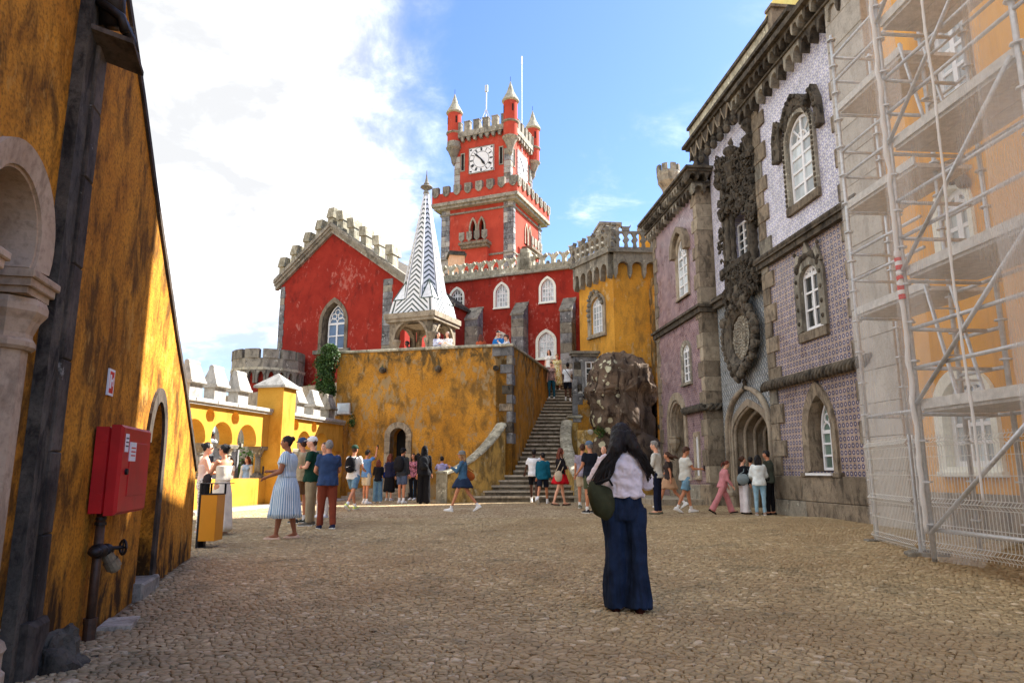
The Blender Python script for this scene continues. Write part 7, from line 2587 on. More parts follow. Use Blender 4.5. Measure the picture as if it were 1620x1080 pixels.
def run_jobs():
 dg = bpy.context.evaluated_depsgraph_get()
 for o, name, mat, parent, wr, wsc, extra in JOBS:
  ev = o.evaluated_get(dg)
  me = bpy.data.meshes.new_from_object(ev)
  o.modifiers.clear()
  old = o.data
  n = len(me.vertices)
  if wr and n:
   co = np.empty(n * 3, np.float32); me.vertices.foreach_get('co', co); co = co.reshape(-1, 3)
   no = np.empty(n * 3, np.float32); me.vertices.foreach_get('normal', no); no = no.reshape(-1, 3)
   for i in range(n):
    p = co[i]
    q = Vector((float(p[0]) * wsc[0] + n % 17, float(p[1]) * wsc[1], float(p[2]) * wsc[2]))
    d = noise.noise(q) * .7 + abs(noise.noise(q * 2.1)) * -.5
    co[i] += no[i] * d * wr
   me.vertices.foreach_set('co', co.ravel())
  if extra is not None and extra.v:
   bm = bmesh.new(); bm.from_mesh(me)
   vs = [bm.verts.new(p) for p in extra.v]
   for f in extra.f:
    try: bm.faces.new([vs[i] for i in f])
    except ValueError: pass
   bm.to_mesh(me); bm.free()
  me.materials.clear(); me.materials.append(mat)
  me.shade_smooth()
  me.name = name
  o.data = me
  bpy.data.meshes.remove(old)
  o.parent = parent

def rotx(v, a):      # positive a swings a hanging limb forward (+y)
 return Vector((v.x, v.y * cos(a) - v.z * sin(a), v.y * sin(a) + v.z * cos(a)))
def roty(v, a):
 return Vector((v.x * cos(a) + v.z * sin(a), v.y, -v.x * sin(a) + v.z * cos(a)))
def rotz(v, a):
 return Vector((v.x * cos(a) - v.y * sin(a), v.x * sin(a) + v.y * cos(a), v.z))

class Fig:
 """joints of one standing or walking figure, local frame: +y is where it faces"""
 def __init__(s, h, sex, build=1.0, legs=((0, 0), (0, 0)), arms=None, lean=0.0, head=(0, 0), twist=0.0, spread=0.0):
  k = s.k = h / 1.75
  s.sex = sex; s.b = build
  hipw = .088 if sex == 'm' else .092
  U = .44 * k; Sh = .42 * k
  s.ank, s.knee, s.hip, s.toe = [], [], [], []
  low = 9
  hz = .93 * k
  for i, sg in enumerate((-1, 1)):
   sw, kn = legs[i]
   hp = Vector((sg * hipw * k * (1 + spread), 0, hz))
   a = radians(sw); b = radians(kn)
   kj = hp + rotx(Vector((sg * spread * .03, 0, -U)), a)
   aj = kj + rotx(Vector((sg * spread * .03, 0, -Sh)), a - b)
   foot = a - b * .9
   s.hip.append(hp); s.knee.append(kj); s.ank.append(aj)
   fp = max(-1.0, min(.25, (a - b) * .8)) if kn > 8 else (a - b) * .3
   s.toe.append(fp)
   heel = aj.z - .085 * k - max(0, -sin(fp)) * .12
   low = min(low, heel)
  dz = -low
  for L_ in (s.hip, s.knee, s.ank):
   for v in L_: v.z += dz
  s.dz = dz
  s.pel = Vector((0, 0, hz + dz))
  s.lean = radians(lean)
  sw_ = .172 if sex == 'm' else .150
  s.sw = sw_ * k * (1 + (build - 1) * .5)
  up = lambda v: s.pel + rotz(rotx(v, -s.lean), radians(twist))
  s.up = up
  s.sho = [up(Vector((sg * s.sw, 0, .468 * k))) for sg in (-1, 1)]
  s.neck = up(Vector((0, -.005, .55 * k)))
  s.hb = up(Vector((0, .012, .60 * k)))
  s.hyaw, s.hpit = radians(head[0]), radians(head[1])
  s.hc = s.hb + rotz(rotx(Vector((0, .018, .105 * k)), -s.hpit * .6), s.hyaw * .2)
  s.elb, s.wri, s.hnd = [], [], []
  arms = arms or ((5, 6, 12, 0), (5, 6, 12, 0))
  for i, sg in enumerate((-1, 1)):
   sw, ab, el, tw = arms[i]
   u = rotx(Vector((0, 0, -.285 * k)), radians(sw))
   u = roty(u, -radians(ab) * sg)
   f = rotx(Vector((0, 0, -.25 * k)), radians(sw + el))
   f = roty(f, -radians(ab) * sg)
   ax = u.normalized()
   f = Matrix.Rotation(-radians(tw) * sg, 3, ax) @ f
   u = rotz(u, radians(twist)); f = rotz(f, radians(twist))
   e = s.sho[i] + u; w_ = e + f
   s.elb.append(e); s.wri.append(w_); s.hnd.append(w_ + f.normalized() * .085 * k)

 def body(s, vox):
  m = MB(); k, b = s.k, s.b
  fem = s.sex == 'f'
  rz = lambda v: s.up(v)
  sl = s.slim
  lv = [(-.06, .135 * sl, .095 * sl), (0, (.148 if fem else .140) * sl, .104 * sl), (.10, (.138 if fem else .135) * sl, .098 * sl), (.19, .122 if fem else .138, .092), (.30, .142 if fem else .158, .105), (.40, .155 if fem else .172, .108), (.47, .14 if fem else .165, .088), (.51, .08, .07)]
  rings = []
  for z, rx, ry in lv:
   rings.append([rz(Vector((cos(2 * pi * i / 16) * rx * k * b, sin(2 * pi * i / 16) * ry * k * b - .006, z * k))) for i in range(16)])
  m.loft(rings)
  if fem:
   for sg in (-1, 1): m.ball(rz(Vector((sg * .07 * k, .085 * k, .355 * k))), .062 * k, 10, 8)
  m.tube([rz(Vector((0, -.01, .46 * k))), s.neck, s.hc - Vector((0, 0, .03))], [.062 * k, .054 * k, .052 * k], 10)
  HM = Matrix.Rotation(s.hyaw, 3, 'Z') @ Matrix.Rotation(-s.hpit, 3, 'X')
  s.HM = HM
  hd = lambda x, y, z: s.hc + HM @ (Vector((x, y, z)) * k)
  s.hd = hd
  m.ball(s.hc, (.074 * k, .094 * k, .112 * k), 16, 12, HM)
  m.ball(hd(0, .028, -.062), (.054 * k, .062 * k, .056 * k), 12, 8, HM)
  m.ball(hd(0, .095, -.014), (.012 * k, .020 * k, .020 * k), 8, 6, HM)
  m.ball(hd(0, .083, -.056), (.022 * k, .014 * k, .012 * k), 8, 6, HM)
  for sg in (-1, 1): m.ball(hd(sg * .076, -.004, -.010), (.012 * k, .02 * k, .03 * k), 8, 6, HM)
  q = b ** .7
  for i, sg in enumerate((-1, 1)):
   m.tube([s.hip[i] + Vector((0, 0, .03)), s.hip[i].lerp(s.knee[i], .4), s.knee[i]], [.080 * k * q * s.slim, .073 * k * q * s.slim, .054 * k * q], 12)
   m.ball(s.knee[i], .055 * k * q, 10, 8)
   kb = s.knee[i]; ak = s.ank[i]
   d = (ak - kb)
   back = Vector((0, -.010, 0))
   m.tube([kb, kb + d * .28 + back, kb + d * .65 + back * .4, ak], [.048 * k * q, .052 * k * q, .039 * k * q, .034 * k], 12)
   m.ball(s.hip[i] + Vector((0, -.015, -.02)), (.078 * k * q * s.slim, .09 * k * q * s.slim, .09 * k), 12, 8)
   t = rotx(Vector((0, 1, 0)), s.toe[i]); up = rotx(Vector((0, 0, 1)), s.toe[i])
   a0 = ak - up * .045 * k
   m.tube([a0 - t * .05 * k, a0 + t * .03 * k + up * .008, a0 + t * .11 * k - up * .012 * k, a0 + t * .165 * k - up * .018 * k], [.036 * k, .038 * k, .032 * k, .022 * k], 10)
   m.tube([s.sho[i] + Vector((-sg * .02, 0, .0)), s.sho[i], s.elb[i]], [.05 * k * q, .050 * k * q, .038 * k * q], 10)
   m.ball(s.sho[i], .055 * k * q, 10, 8)
   m.ball(s.elb[i], .038 * k * q, 8, 6)
   m.tube([s.elb[i], s.elb[i].lerp(s.wri[i], .3), s.wri[i]], [.037 * k * q, .036 * k * q, .024 * k], 10)
   # palm
   f = (s.wri[i] - s.elb[i]).normalized()
   m.tube([s.wri[i], s.wri[i] + f * .05 * k, s.wri[i] + f * .085 * k], [.024 * k, .032 * k, .030 * k], 8)
  ex = MB()
  for i, sg in enumerate((-1, 1)):
   f = (s.wri[i] - s.elb[i]).normalized()
   side = f.cross(Vector((0, 1, 0)) if abs(f.y) < .7 else Vector((0, 0, 1)))
   if side.length < .01: side = Vector((1, 0, 0))
   side.normalize()
   nrm = f.cross(side).normalized()
   inward = s.pel - s.wri[i]
   if nrm.dot(inward) < 0: nrm = -nrm
   base = s.wri[i] + f * .078 * k
   for j, L_ in enumerate((.058, .068, .062, .048)):
    o = side * (j - 1.5) * .0165 * k
    p0 = base + o; p1 = p0 + (f * .85 + nrm * .35) * L_ * .5 * k; p2 = p1 + (f * .5 + nrm * .8) * L_ * .45 * k
    ex.tube([p0 - f * .02 * k, p0, p1, p2], [.0085 * k, .0085 * k, .0078 * k, .006 * k], 6)
   p0 = s.wri[i] + f * .03 * k + side * .024 * k * -sg
   p1 = p0 + (f * .6 - side * sg * .7 + nrm * .2) * .035 * k
   p2 = p1 + (f * .9 + nrm * .4) * .028 * k
   ex.tube([p0, p1, p2], [.011 * k, .010 * k, .007 * k], 6)
  return m, ex

def person(px=None, py=None, hy=700, yaw=0, sex='m', label='', group=None, at_pos=None, h=None, skin='light', hair=('short', 'brown'),
    top=('tee', (200, 200, 200), {}), bot=('trousers', (60, 60, 70), {}), shoes=((230, 230, 230), 'sneaker'), build=1.0, legs=((2, 2), (-2, 0)),
    arms=None, lean=0, head=(0, 0), twist=0, cap=None, extras=(), vox=.017, spread=.1, glasses=False):
 if at_pos is None:
  g = ground_at(px, py)
 else:
  g = Vector(at_pos)
 if h is None:
  r = ray(px, hy); t_ = g.y / r.y
  h = CAMZ + r.z * t_ - g.z
  if cap: h -= .02
 t = thing('person', label, 'person', g, group, radians(yaw))
 F = Fig(h, sex, build, legs, arms, lean, head, twist, spread)
 k = F.k; b = build
 F.slim = .86 if bot[0] in ('wide', 'trousers', 'jeans', 'shorts') else .95
 m, ex = F.body(vox)
 voxel_job('body', m, SKIN[skin], t, vox, 3, extra=ex)
 up = F.up
 fem = sex == 'f'
 def torso(m, lv, add, n=18):
  rings = []
  for z, rx, ry in lv:
   rings.append([up(Vector((cos(2 * pi * i / n) * (rx * b + add) * k, sin(2 * pi * i / n) * (ry * b + add) * k - .006, z * k))) for i in range(n)])
  m.loft(rings)
 kind, col, kw = top
 mt = F_(('t' + str(col) + str(sorted(kw.get('mat', {}).items()))), col, **kw.get('mat', {}))
 if kind not in ('none', 'strapless', 'dress', 'sundress', 'maxi'):
  m = MB()
  loose = kw.get('loose', .02)
  low = kw.get('low', -.09)
  lv = [(low, .180, .148), (.0, .172, .140), (.09, .155, .116)] if low < 0 else [(low, .15, .115), (low + .03, .152, .118)]
  lv += [(.19, .138 if fem else .15, .105), (.30, .15 if fem else .165, .112), (.40, .158 if fem else .176, .115), (.47, .142 if fem else .166, .094), (.515, .085, .075)]
  torso(m, lv, loose)
  if fem:
   for sg in (-1, 1): m.ball(up(Vector((sg * .07 * k, .085 * k, .355 * k))), (.062 + loose) * k, 10, 8)
  for i, sg in enumerate((-1, 1)):
   r0 = .050 * k * b ** .7 + loose * .7
   m.ball(F.sho[i], r0, 10, 8)
   if kind == 'tank': continue
   e = F.sho[i].lerp(F.elb[i], .62)
   if kind in ('tee', 'polo'):
    m.tube([F.sho[i], e], [r0, r0 * .98], 12)
   else:
    wr = F.elb[i].lerp(F.wri[i], kw.get('cuff', .93))
    m.tube([F.sho[i], F.elb[i]], [r0, r0 * .84], 12)
    m.ball(F.elb[i], r0 * .84, 10, 8)
    m.tube([F.elb[i], wr], [r0 * .84, r0 * .66], 12)
  if kind in ('jacket', 'shirt', 'polo'):
   m.tube([up(Vector((0, -.03, .50 * k))), up(Vector((0, -.015, .545 * k)))], [.085 * k, .072 * k], 12)
  if kind == 'hoodie':
   m.ball(up(Vector((0, -.07 * k, .50 * k))), (.10 * k, .07 * k, .06 * k), 10, 8)
  voxel_job({'tee': 't_shirt', 'polo': 'polo_shirt', 'tank': 'tank_top', 'jacket': 'jacket', 'shirt': 'shirt', 'hoodie': 'hoodie', 'sweater': 'sweater'}.get(kind, 'top'),
      m, mt, t, vox, 3, wrinkle=kw.get('wr', .024) * k, wsc=kw.get('wsc', (11, 11, 9)))
 if kind == 'strapless':
  m = MB(); torso(m, [(-.02, .150, .112), (.10, .148, .108), (.19, .124, .094), (.30, .144, .107), (.385, .156, .11)], .012)
  for sg in (-1, 1): m.ball(up(Vector((sg * .07 * k, .085 * k, .345 * k))), .070 * k, 10, 8)
  voxel_job('strapless_top', m, mt, t, vox, 3, wrinkle=.008)
 kindb, colb, kwb = bot
 mb_ = F_(('b' + str(colb) + str(sorted(kwb.get('mat', {}).items()))), colb, **kwb.get('mat', {}))
 q = b ** .7
 if kindb in ('trousers', 'jeans', 'wide', 'shorts'):
  m = MB()
  hi = kwb.get('high', .12)
  torso(m, [(-.11, .125, .11), (-.05, .155, .120), (.02, .157, .115), (hi, .146 if hi < .13 else .134, .104)], .010)
  for i, sg in enumerate((-1, 1)):
   H, K, A = F.hip[i], F.knee[i], F.ank[i]
   m.ball(H + Vector((0, -.012, .0)), (.090 * k * q, .096 * k * q, .10 * k), 12, 8)
   if kindb == 'shorts':
    e = H.lerp(K, kwb.get('len', .82))
    m.tube([H, H.lerp(K, .4), e], [.104 * k * q, .099 * k * q, (.088 + kwb.get('flare', .004)) * k * q], 14)
   else:
    w_ = {'trousers': (.108, .094, .072, .064, .060), 'jeans': (.105, .088, .070, .064, .056), 'wide': (.106, .098, .096, .102, .110)}[kindb]
    end = A + Vector((0, 0, -.02 * k if kindb != 'wide' else -.055 * k))
    ks = K + Vector((0, -.005, 0))
    m.tube([H, H.lerp(K, .5), ks, ks.lerp(end, .5), end], [x * k * q for x in w_], 16)
    m.ball(ks, w_[2] * k * q, 12, 8)
  nm = {'trousers': 'trousers', 'jeans': 'jeans', 'wide': 'wide_trousers', 'shorts': 'shorts'}[kindb]
  voxel_job(nm, m, mb_, t, vox, 3, wrinkle=kwb.get('wr', .018) * k, wsc=kwb.get('wsc', (14, 14, 5)))
 if kindb in ('skirt', 'maxi', 'dress', 'sundress'):
  m = MB()
  zt = .12 if kindb in ('skirt', 'maxi') else .19
  hem = F.pel.z - kwb.get('len', .5) * k
  fl = kwb.get('flare', .06)
  n = 36
  rings = []
  ph = R(0, 6)
  wz = F.pel.z + zt * k
  # the hem follows the legs
  fy = max(0, max(F.knee[0].y, F.knee[1].y, F.ank[0].y * (1 if kwb.get('len', .5) > .6 else 0), F.ank[1].y * (1 if kwb.get('len', .5) > .6 else 0)))
  by = min(0, min(F.knee[0].y, F.knee[1].y, F.ank[0].y * (1 if kwb.get('len', .5) > .6 else 0), F.ank[1].y * (1 if kwb.get('len', .5) > .6 else 0)))
  for j in range(13):
   u = j / 12
   z = wz + (hem - wz) * u
   hipb = .125 + .05 * min(1, u * 3)
   ring = []
   for i in range(n):
    g = 2 * pi * i / n
    fold = 1 + (.02 + .07 * u) * sin(g * 7 + ph + sin(g * 3) * 1.2) + .03 * u * sin(g * 13 + ph)
    rx = (hipb * b + fl * u) * k * fold; ry = (hipb * .78 * b + fl * u) * k * fold
    c = (fy if sin(g) > 0 else -by) * u * abs(sin(g)) * .8
    ring.append(Vector((cos(g) * rx, sin(g) * ry + (c if sin(g) > 0 else -c), z)) + (Vector((0, 0, .03 * sin(g * 7 + ph))) if j == 12 else Vector((0, 0, 0))))
   rings.append(ring)
  if kindb in ('dress', 'sundress'):
   obj('skirt', m.loft(rings) and m.mesh('skirt'), mb_, t)
   m2 = MB(); lv = [(.10, .15, .112), (.19, .130, .10), (.30, .15, .112), (.40, .158, .115)]
   if kindb == 'dress': lv += [(.47, .142, .094), (.515, .085, .075)]
   torso(m2, lv, .018)
   for sg in (-1, 1): m2.ball(up(Vector((sg * .07 * k, .085 * k, .35 * k))), .078 * k, 10, 8)
   if kindb == 'dress':
    for i in (0, 1):
     r0 = .056 * k * q + .016
     m2.ball(F.sho[i], r0, 10, 8); m2.tube([F.sho[i], F.sho[i].lerp(F.elb[i], .55)], [r0, r0 * 1.05], 12)
   voxel_job('bodice', m2, mb_, t, vox, 3, wrinkle=.012)
  else:
   obj('skirt', m.loft(rings) and m.mesh('skirt'), mb_, t)
  for ch in t.children:
   if ch.name.startswith('skirt'): ch.data.shade_smooth()
 # shoes
 sc_, sk = shoes
 ms = F_('shoe' + str(sc_), sc_)
 for i in (0, 1):
  t_ = rotx(Vector((0, 1, 0)), F.toe[i]); u_ = rotx(Vector((0, 0, 1)), F.toe[i])
  a0 = F.ank[i] - u_ * .05 * k
  m = MB()
  def ringf(y, w_, zt_, zb_=-.036):
   c = a0 + t_ * y * k
   pr = [(-.8, zb_), (.8, zb_), (1, zb_ + .015), (.85, zt_ * .6), (.4, zt_), (-.4, zt_), (-.85, zt_ * .6), (-1, zb_ + .015)]
   return [c + Vector((a * w_ * k, 0, 0)) + u_ * z * k for a, z in pr]
  if sk == 'sneaker':
   rings = [ringf(-.075, .026, .035), ringf(-.05, .038, .052), ringf(0, .040, .062), ringf(.06, .044, .040), ringf(.12, .047, .018), ringf(.165, .043, .006), ringf(.195, .024, -.006)]
  else:
   rings = [ringf(-.072, .024, .005), ringf(-.05, .036, .012), ringf(0, .038, -.012), ringf(.06, .042, -.008), ringf(.12, .045, .006), ringf(.165, .040, -.002), ringf(.19, .02, -.012)]
  so_ = obj('shoe', m.loft(rings).mesh('shoe'), ms, t)
  so_.data.shade_smooth()
  sole = MB().loft([[p - u_ * .004 for p in ringf(y, w_, -.022, -.040)] for y, w_ in ((-.08, .028), (-.05, .041), (.06, .047), (.12, .050), (.17, .044), (.2, .026))])
  obj('sole', sole.mesh('sole'), F_('sole', (225, 222, 215)) if sk == 'sneaker' else ms, so_)
  if bot[0] in ('shorts', 'skirt') and sk == 'sneaker' and kwb.get('socks', True):
   obj('sock', MB().tube([F.ank[i] - u_ * .03 * k, F.ank[i].lerp(F.knee[i], .18)], [.042 * k, .041 * k], 10).mesh('sock'), F_('sock', (232, 230, 226)), t)
 # hair and headgear
 hd, HM = F.hd, F.HM
 hk, hc = hair
 mh = HAIR.get(hc) or HAIR['brown']
 if hk != 'bald':
  m = MB()
  m.ball(hd(0, -.016, .020), (.083 * k, .098 * k, .108 * k), 16, 12, HM)
  if hk in ('short', 'curly'):
   m.ball(hd(0, .02, .065), (.072 * k, .075 * k, .060 * k), 12, 8, HM)
   m.ball(hd(0, -.05, -.02), (.070 * k, .055 * k, .065 * k), 12, 8, HM)
  if hk == 'buzz': m.ball(hd(0, -.045, -.01), (.070 * k, .055 * k, .065 * k), 12, 8, HM)
  if hk == 'afro':
   m.ball(hd(0, -.03, .03), (.11 * k, .11 * k, .115 * k), 14, 10, HM)
  if hk in ('bun',):
   m.ball(hd(0, -.05, -.01), (.072 * k, .055 * k, .07 * k), 12, 8, HM)
   m.ball(hd(0, -.11, .06), .042 * k, 10, 8)
  if hk == 'ponytail':
   m.ball(hd(0, -.05, -.01), (.070 * k, .055 * k, .065 * k), 12, 8, HM)
   m.tube([hd(0, -.10, .03), hd(0, -.15, -.02), hd(.01, -.16, -.12), hd(.02, -.14, -.2)], [.026 * k, .034 * k, .028 * k, .010 * k], 8)
  if hk == 'blown':
   m.tube([hd(0, -.07, .0), hd(-.02, -.16, -.03), hd(-.03, -.27, -.05), hd(-.03, -.38, -.10)], [.07 * k, .06 * k, .05 * k, .015 * k], 10)
   m.tube([hd(0, -.06, -.03), hd(.03, -.14, -.10), hd(.05, -.24, -.15)], [.06 * k, .04 * k, .012 * k], 8)
  if hk in ('long', 'mid'):
   L_ = .33 if hk == 'long' else .17
   for x in (-.055, -.02, .02, .055):
    m.tube([hd(x, -.055, .02), hd(x * 1.25, -.085, -.08), hd(x * 1.5, -.10, -.08 - L_ * .5), hd(x * 1.3, -.085, -.08 - L_)], [.045 * k, .042 * k, .036 * k, .014 * k], 8)
   for sg in (-1, 1):
    m.tube([hd(sg * .07, .0, .03), hd(sg * .083, .01, -.06), hd(sg * .08, .0, -.08 - L_ * .6)], [.026 * k, .026 * k, .012 * k], 8)
  voxel_job('hair', m, mh, t, vox * .8, 2, wrinkle=.016 if hk != 'buzz' else .003, wsc=(34, 34, 14) if hk not in ('afro', 'curly') else (50, 50, 50))
 if cap:
  mc = F_('cap' + str(cap[0]), cap[0])
  m = MB().ball(hd(0, -.010, .048), (.090 * k, .106 * k, .082 * k), 16, 10, HM)
  o = bpy.data.objects.new('cap', m.mesh('cap', smooth=True)); o.data.materials.append(mc); COL.objects.link(o); o.parent = t
  br = MB()
  f = 1 if cap[1] == 'peak' else 1
  pr = []
  for zz in (.040, .046):
   pr.append([hd(.070 * cos(g), .075 + .085 * sin(g) + (0 if sin(g) >= 0 else .0), zz - .018 * sin(g)) for g in [pi * i / 8 for i in range(9)]])
  br.loft([pr[0], pr[1]])
  if cap[1] == 'brim':
   br = MB().lathe((0, 0, 0), [(.10 * k, .0), (.14 * k, -.02 * k), (.14 * k, -.015 * k), (.10 * k, .006 * k)], 16)
   br.v = [hd(0, 0, .03) + HM @ p for p in br.v]
  obj('peak', br.mesh('peak'), mc, o)
 if glasses:
  m = MB()
  for sg in (-1, 1): m.ball(hd(sg * .032, .088, .012), (.026 * k, .010 * k, .020 * k), 8, 6, HM)
  m.tube([hd(-.07, .06, .016), hd(-.05, .09, .016), hd(.05, .09, .016), hd(.07, .06, .016)], .004, 5)
  m.tube([hd(-.074, .06, .016), hd(-.08, -.01, .01)], .004, 4); m.tube([hd(.074, .06, .016), hd(.08, -.01, .01)], .004, 4)
  obj('sunglasses', m.mesh('sunglasses'), M['black'], t)
 else:
  for sg in (-1, 1):
   e = obj('eye', MB().ball(hd(sg * .029, .080, .010), (.011 * k, .010 * k, .008 * k), 8, 6, HM).mesh('eye', smooth=True), M['white'], t)
   obj('iris', MB().ball(hd(sg * .029, .0865, .010), (.006 * k, .005 * k, .006 * k), 6, 5, HM).mesh('iris'), M['black'], e)
   obj('eyebrow', MB().tube([hd(sg * .015, .090, .030), hd(sg * .03, .090, .034), hd(sg * .044, .082, .029)], .0035 * k, 5).mesh('eyebrow'), mh, t)
 for fn in extras: fn(t, F)
 return t, F

def top_item(name, label, cat, t, F, parts, group=None):
 """a bag or a phone carried by the figure: a thing of its own, standing where the hand or shoulder has it"""
 c = Matrix.Translation(t.location) @ Matrix.Rotation(t.rotation_euler.z, 4, 'Z')
 o = thing(name, label, cat, t.location, group, t.rotation_euler.z)
 for nm, mb, mt in parts:
  me = mb.mesh(nm, smooth=nm in ('sack', 'strap', 'bag'))
  obj(nm, me, mt, o)
 return o

def phone(label, side=1, fwd=.03):
 def f(t, F):
  c = F.hnd[(side + 1) // 2] + Vector((0, fwd, .02))
  pl = Plane(c.x, c.y, 1, 0, 1)
  m = MB().box(pl, -.036, .036, -.006, .004, c.z - .07, c.z + .07, .002)
  top_item('phone', label, 'phone', t, F, [('case', m, M['black'])])
 return f

def backpack(col, label, mark=False, size=1.0):
 def f(t, F):
  k = F.k
  m = MB()
  c = F.up(Vector((0, -.19 * k, .30 * k)))
  m.ball(c, (.145 * k * size, .085 * k * size, .21 * k * size), 14, 12)
  m.ball(c - Vector((0, 0, .1 * k)), (.14 * k * size, .095 * k * size, .12 * k * size), 12, 8)
  for p in m.v:                                       # flatten towards the back
   p.x = max(-.145 * k * size, min(.145 * k * size, p.x * 1.08))
  pk = MB().ball(c + Vector((0, -.075 * k, -.08 * k)), (.10 * k * size, .035 * k, .10 * k), 12, 8)
  st = MB()
  for i, sg in enumerate((-1, 1)):
   st.tube([F.up(Vector((sg * .09 * k, -.14 * k, .42 * k))), F.up(Vector((sg * .105 * k, -.02 * k, .535 * k))), F.up(Vector((sg * .115 * k, .12 * k, .42 * k))), F.up(Vector((sg * .13 * k, .08 * k, .2 * k))), F.up(Vector((sg * .12 * k, -.12 * k, .14 * k)))], .018 * k, 6)
  mm = F_('bag' + str(col), col)
  parts = [('sack', m, mm), ('pocket', pk, mm), ('strap', st, mm)]
  if mark:
   q = c + Vector((0, -.115 * k, -.06 * k))
   pl = Plane(q.x, q.y, 1, 0, 1)
   sw = [(-.055, .01), (-.05, -.012), (-.03, -.02), (.06, .028), (-.025, -.004), (-.04, -.002)]
   parts.append(('emblem', MB().prism(pl, [(a, q.z + z) for a, z in sw], .0, .004), M['white']))
  top_item('backpack', label, 'backpack', t, F, parts)
 return f

def bag(col, label, side, size=(.16, .06, .14), strap=True, pos=(0.0, 0.0, .02), name='shoulder_bag', slant=0):
 def f(t, F):
  k = F.k
  c = F.pel + Vector((side * (.19 * k + size[1] * .5) * F.b + pos[0], pos[1], pos[2]))
  m = MB().ball(c, (size[1], size[0], size[2]), 14, 10)
  b0 = m.v
  for p in b0:
   d = p - c
   if d.z > 0: p.z = c.z + d.z * .75; p.x = c.x + d.x * (1 - .6 * d.z / size[2])
  if slant:
   for p in b0:
    d = p - c; q = Matrix.Rotation(slant, 3, 'X') @ d; p.x, p.y, p.z = c.x + q.x, c.y + q.y, c.z + q.z
  m.jitter(.012, 9)
  mm = F_('bag' + str(col), col)
  parts = [('sack', m, mm)]
  if strap:
   sh = F.sho[(side + 1) // 2]
   s2 = sh + Vector((-side * .03, 0, .065 * k))
   parts.append(('strap', MB().tube([c + Vector((0, size[0] * .7, size[2] * .55)), sh + Vector((side * .04, .08, -.10)), s2, sh + Vector((side * .04, -.08, -.10)), c + Vector((0, -size[0] * .7, size[2] * .55))], .012, 6), mm))
  top_item(name, label, 'bag', t, F, parts)
 return f

WALK = ((24, 6), (-20, 22)); WALK2 = ((-20, 24), (22, 5)); STEP = ((12, 4), (-10, 14)); STAND = ((3, 3), (-3, 1)); STEPUP = ((38, 48), (-6, 4))
A_DOWN = ((4, 7, 14, 0), (4, 7, 14, 0))
A_SWING = ((-22, 6, 18, 0), (24, 6, 30, 0)); A_SWING2 = ((24, 6, 30, 0), (-22, 6, 18, 0))
A_PHONE = ((6, 8, 14, 0), (24, 6, 84, 20)); A_BOTH = ((28, 10, 88, 35), (28, 10, 88, 35))
A_FOLD = ((18, 12, 92, 62), (18, 12, 92, 62)); A_UP = ((62, 26, 95, 20), (62, 26, 95, 20)); A_UPR = ((5, 6, 12, 0), (118, 10, 42, 10))
A_HIP = ((-10, 34, 78, 70), (-10, 34, 78, 70))
JEAN = dict(mat=dict(var=.2))

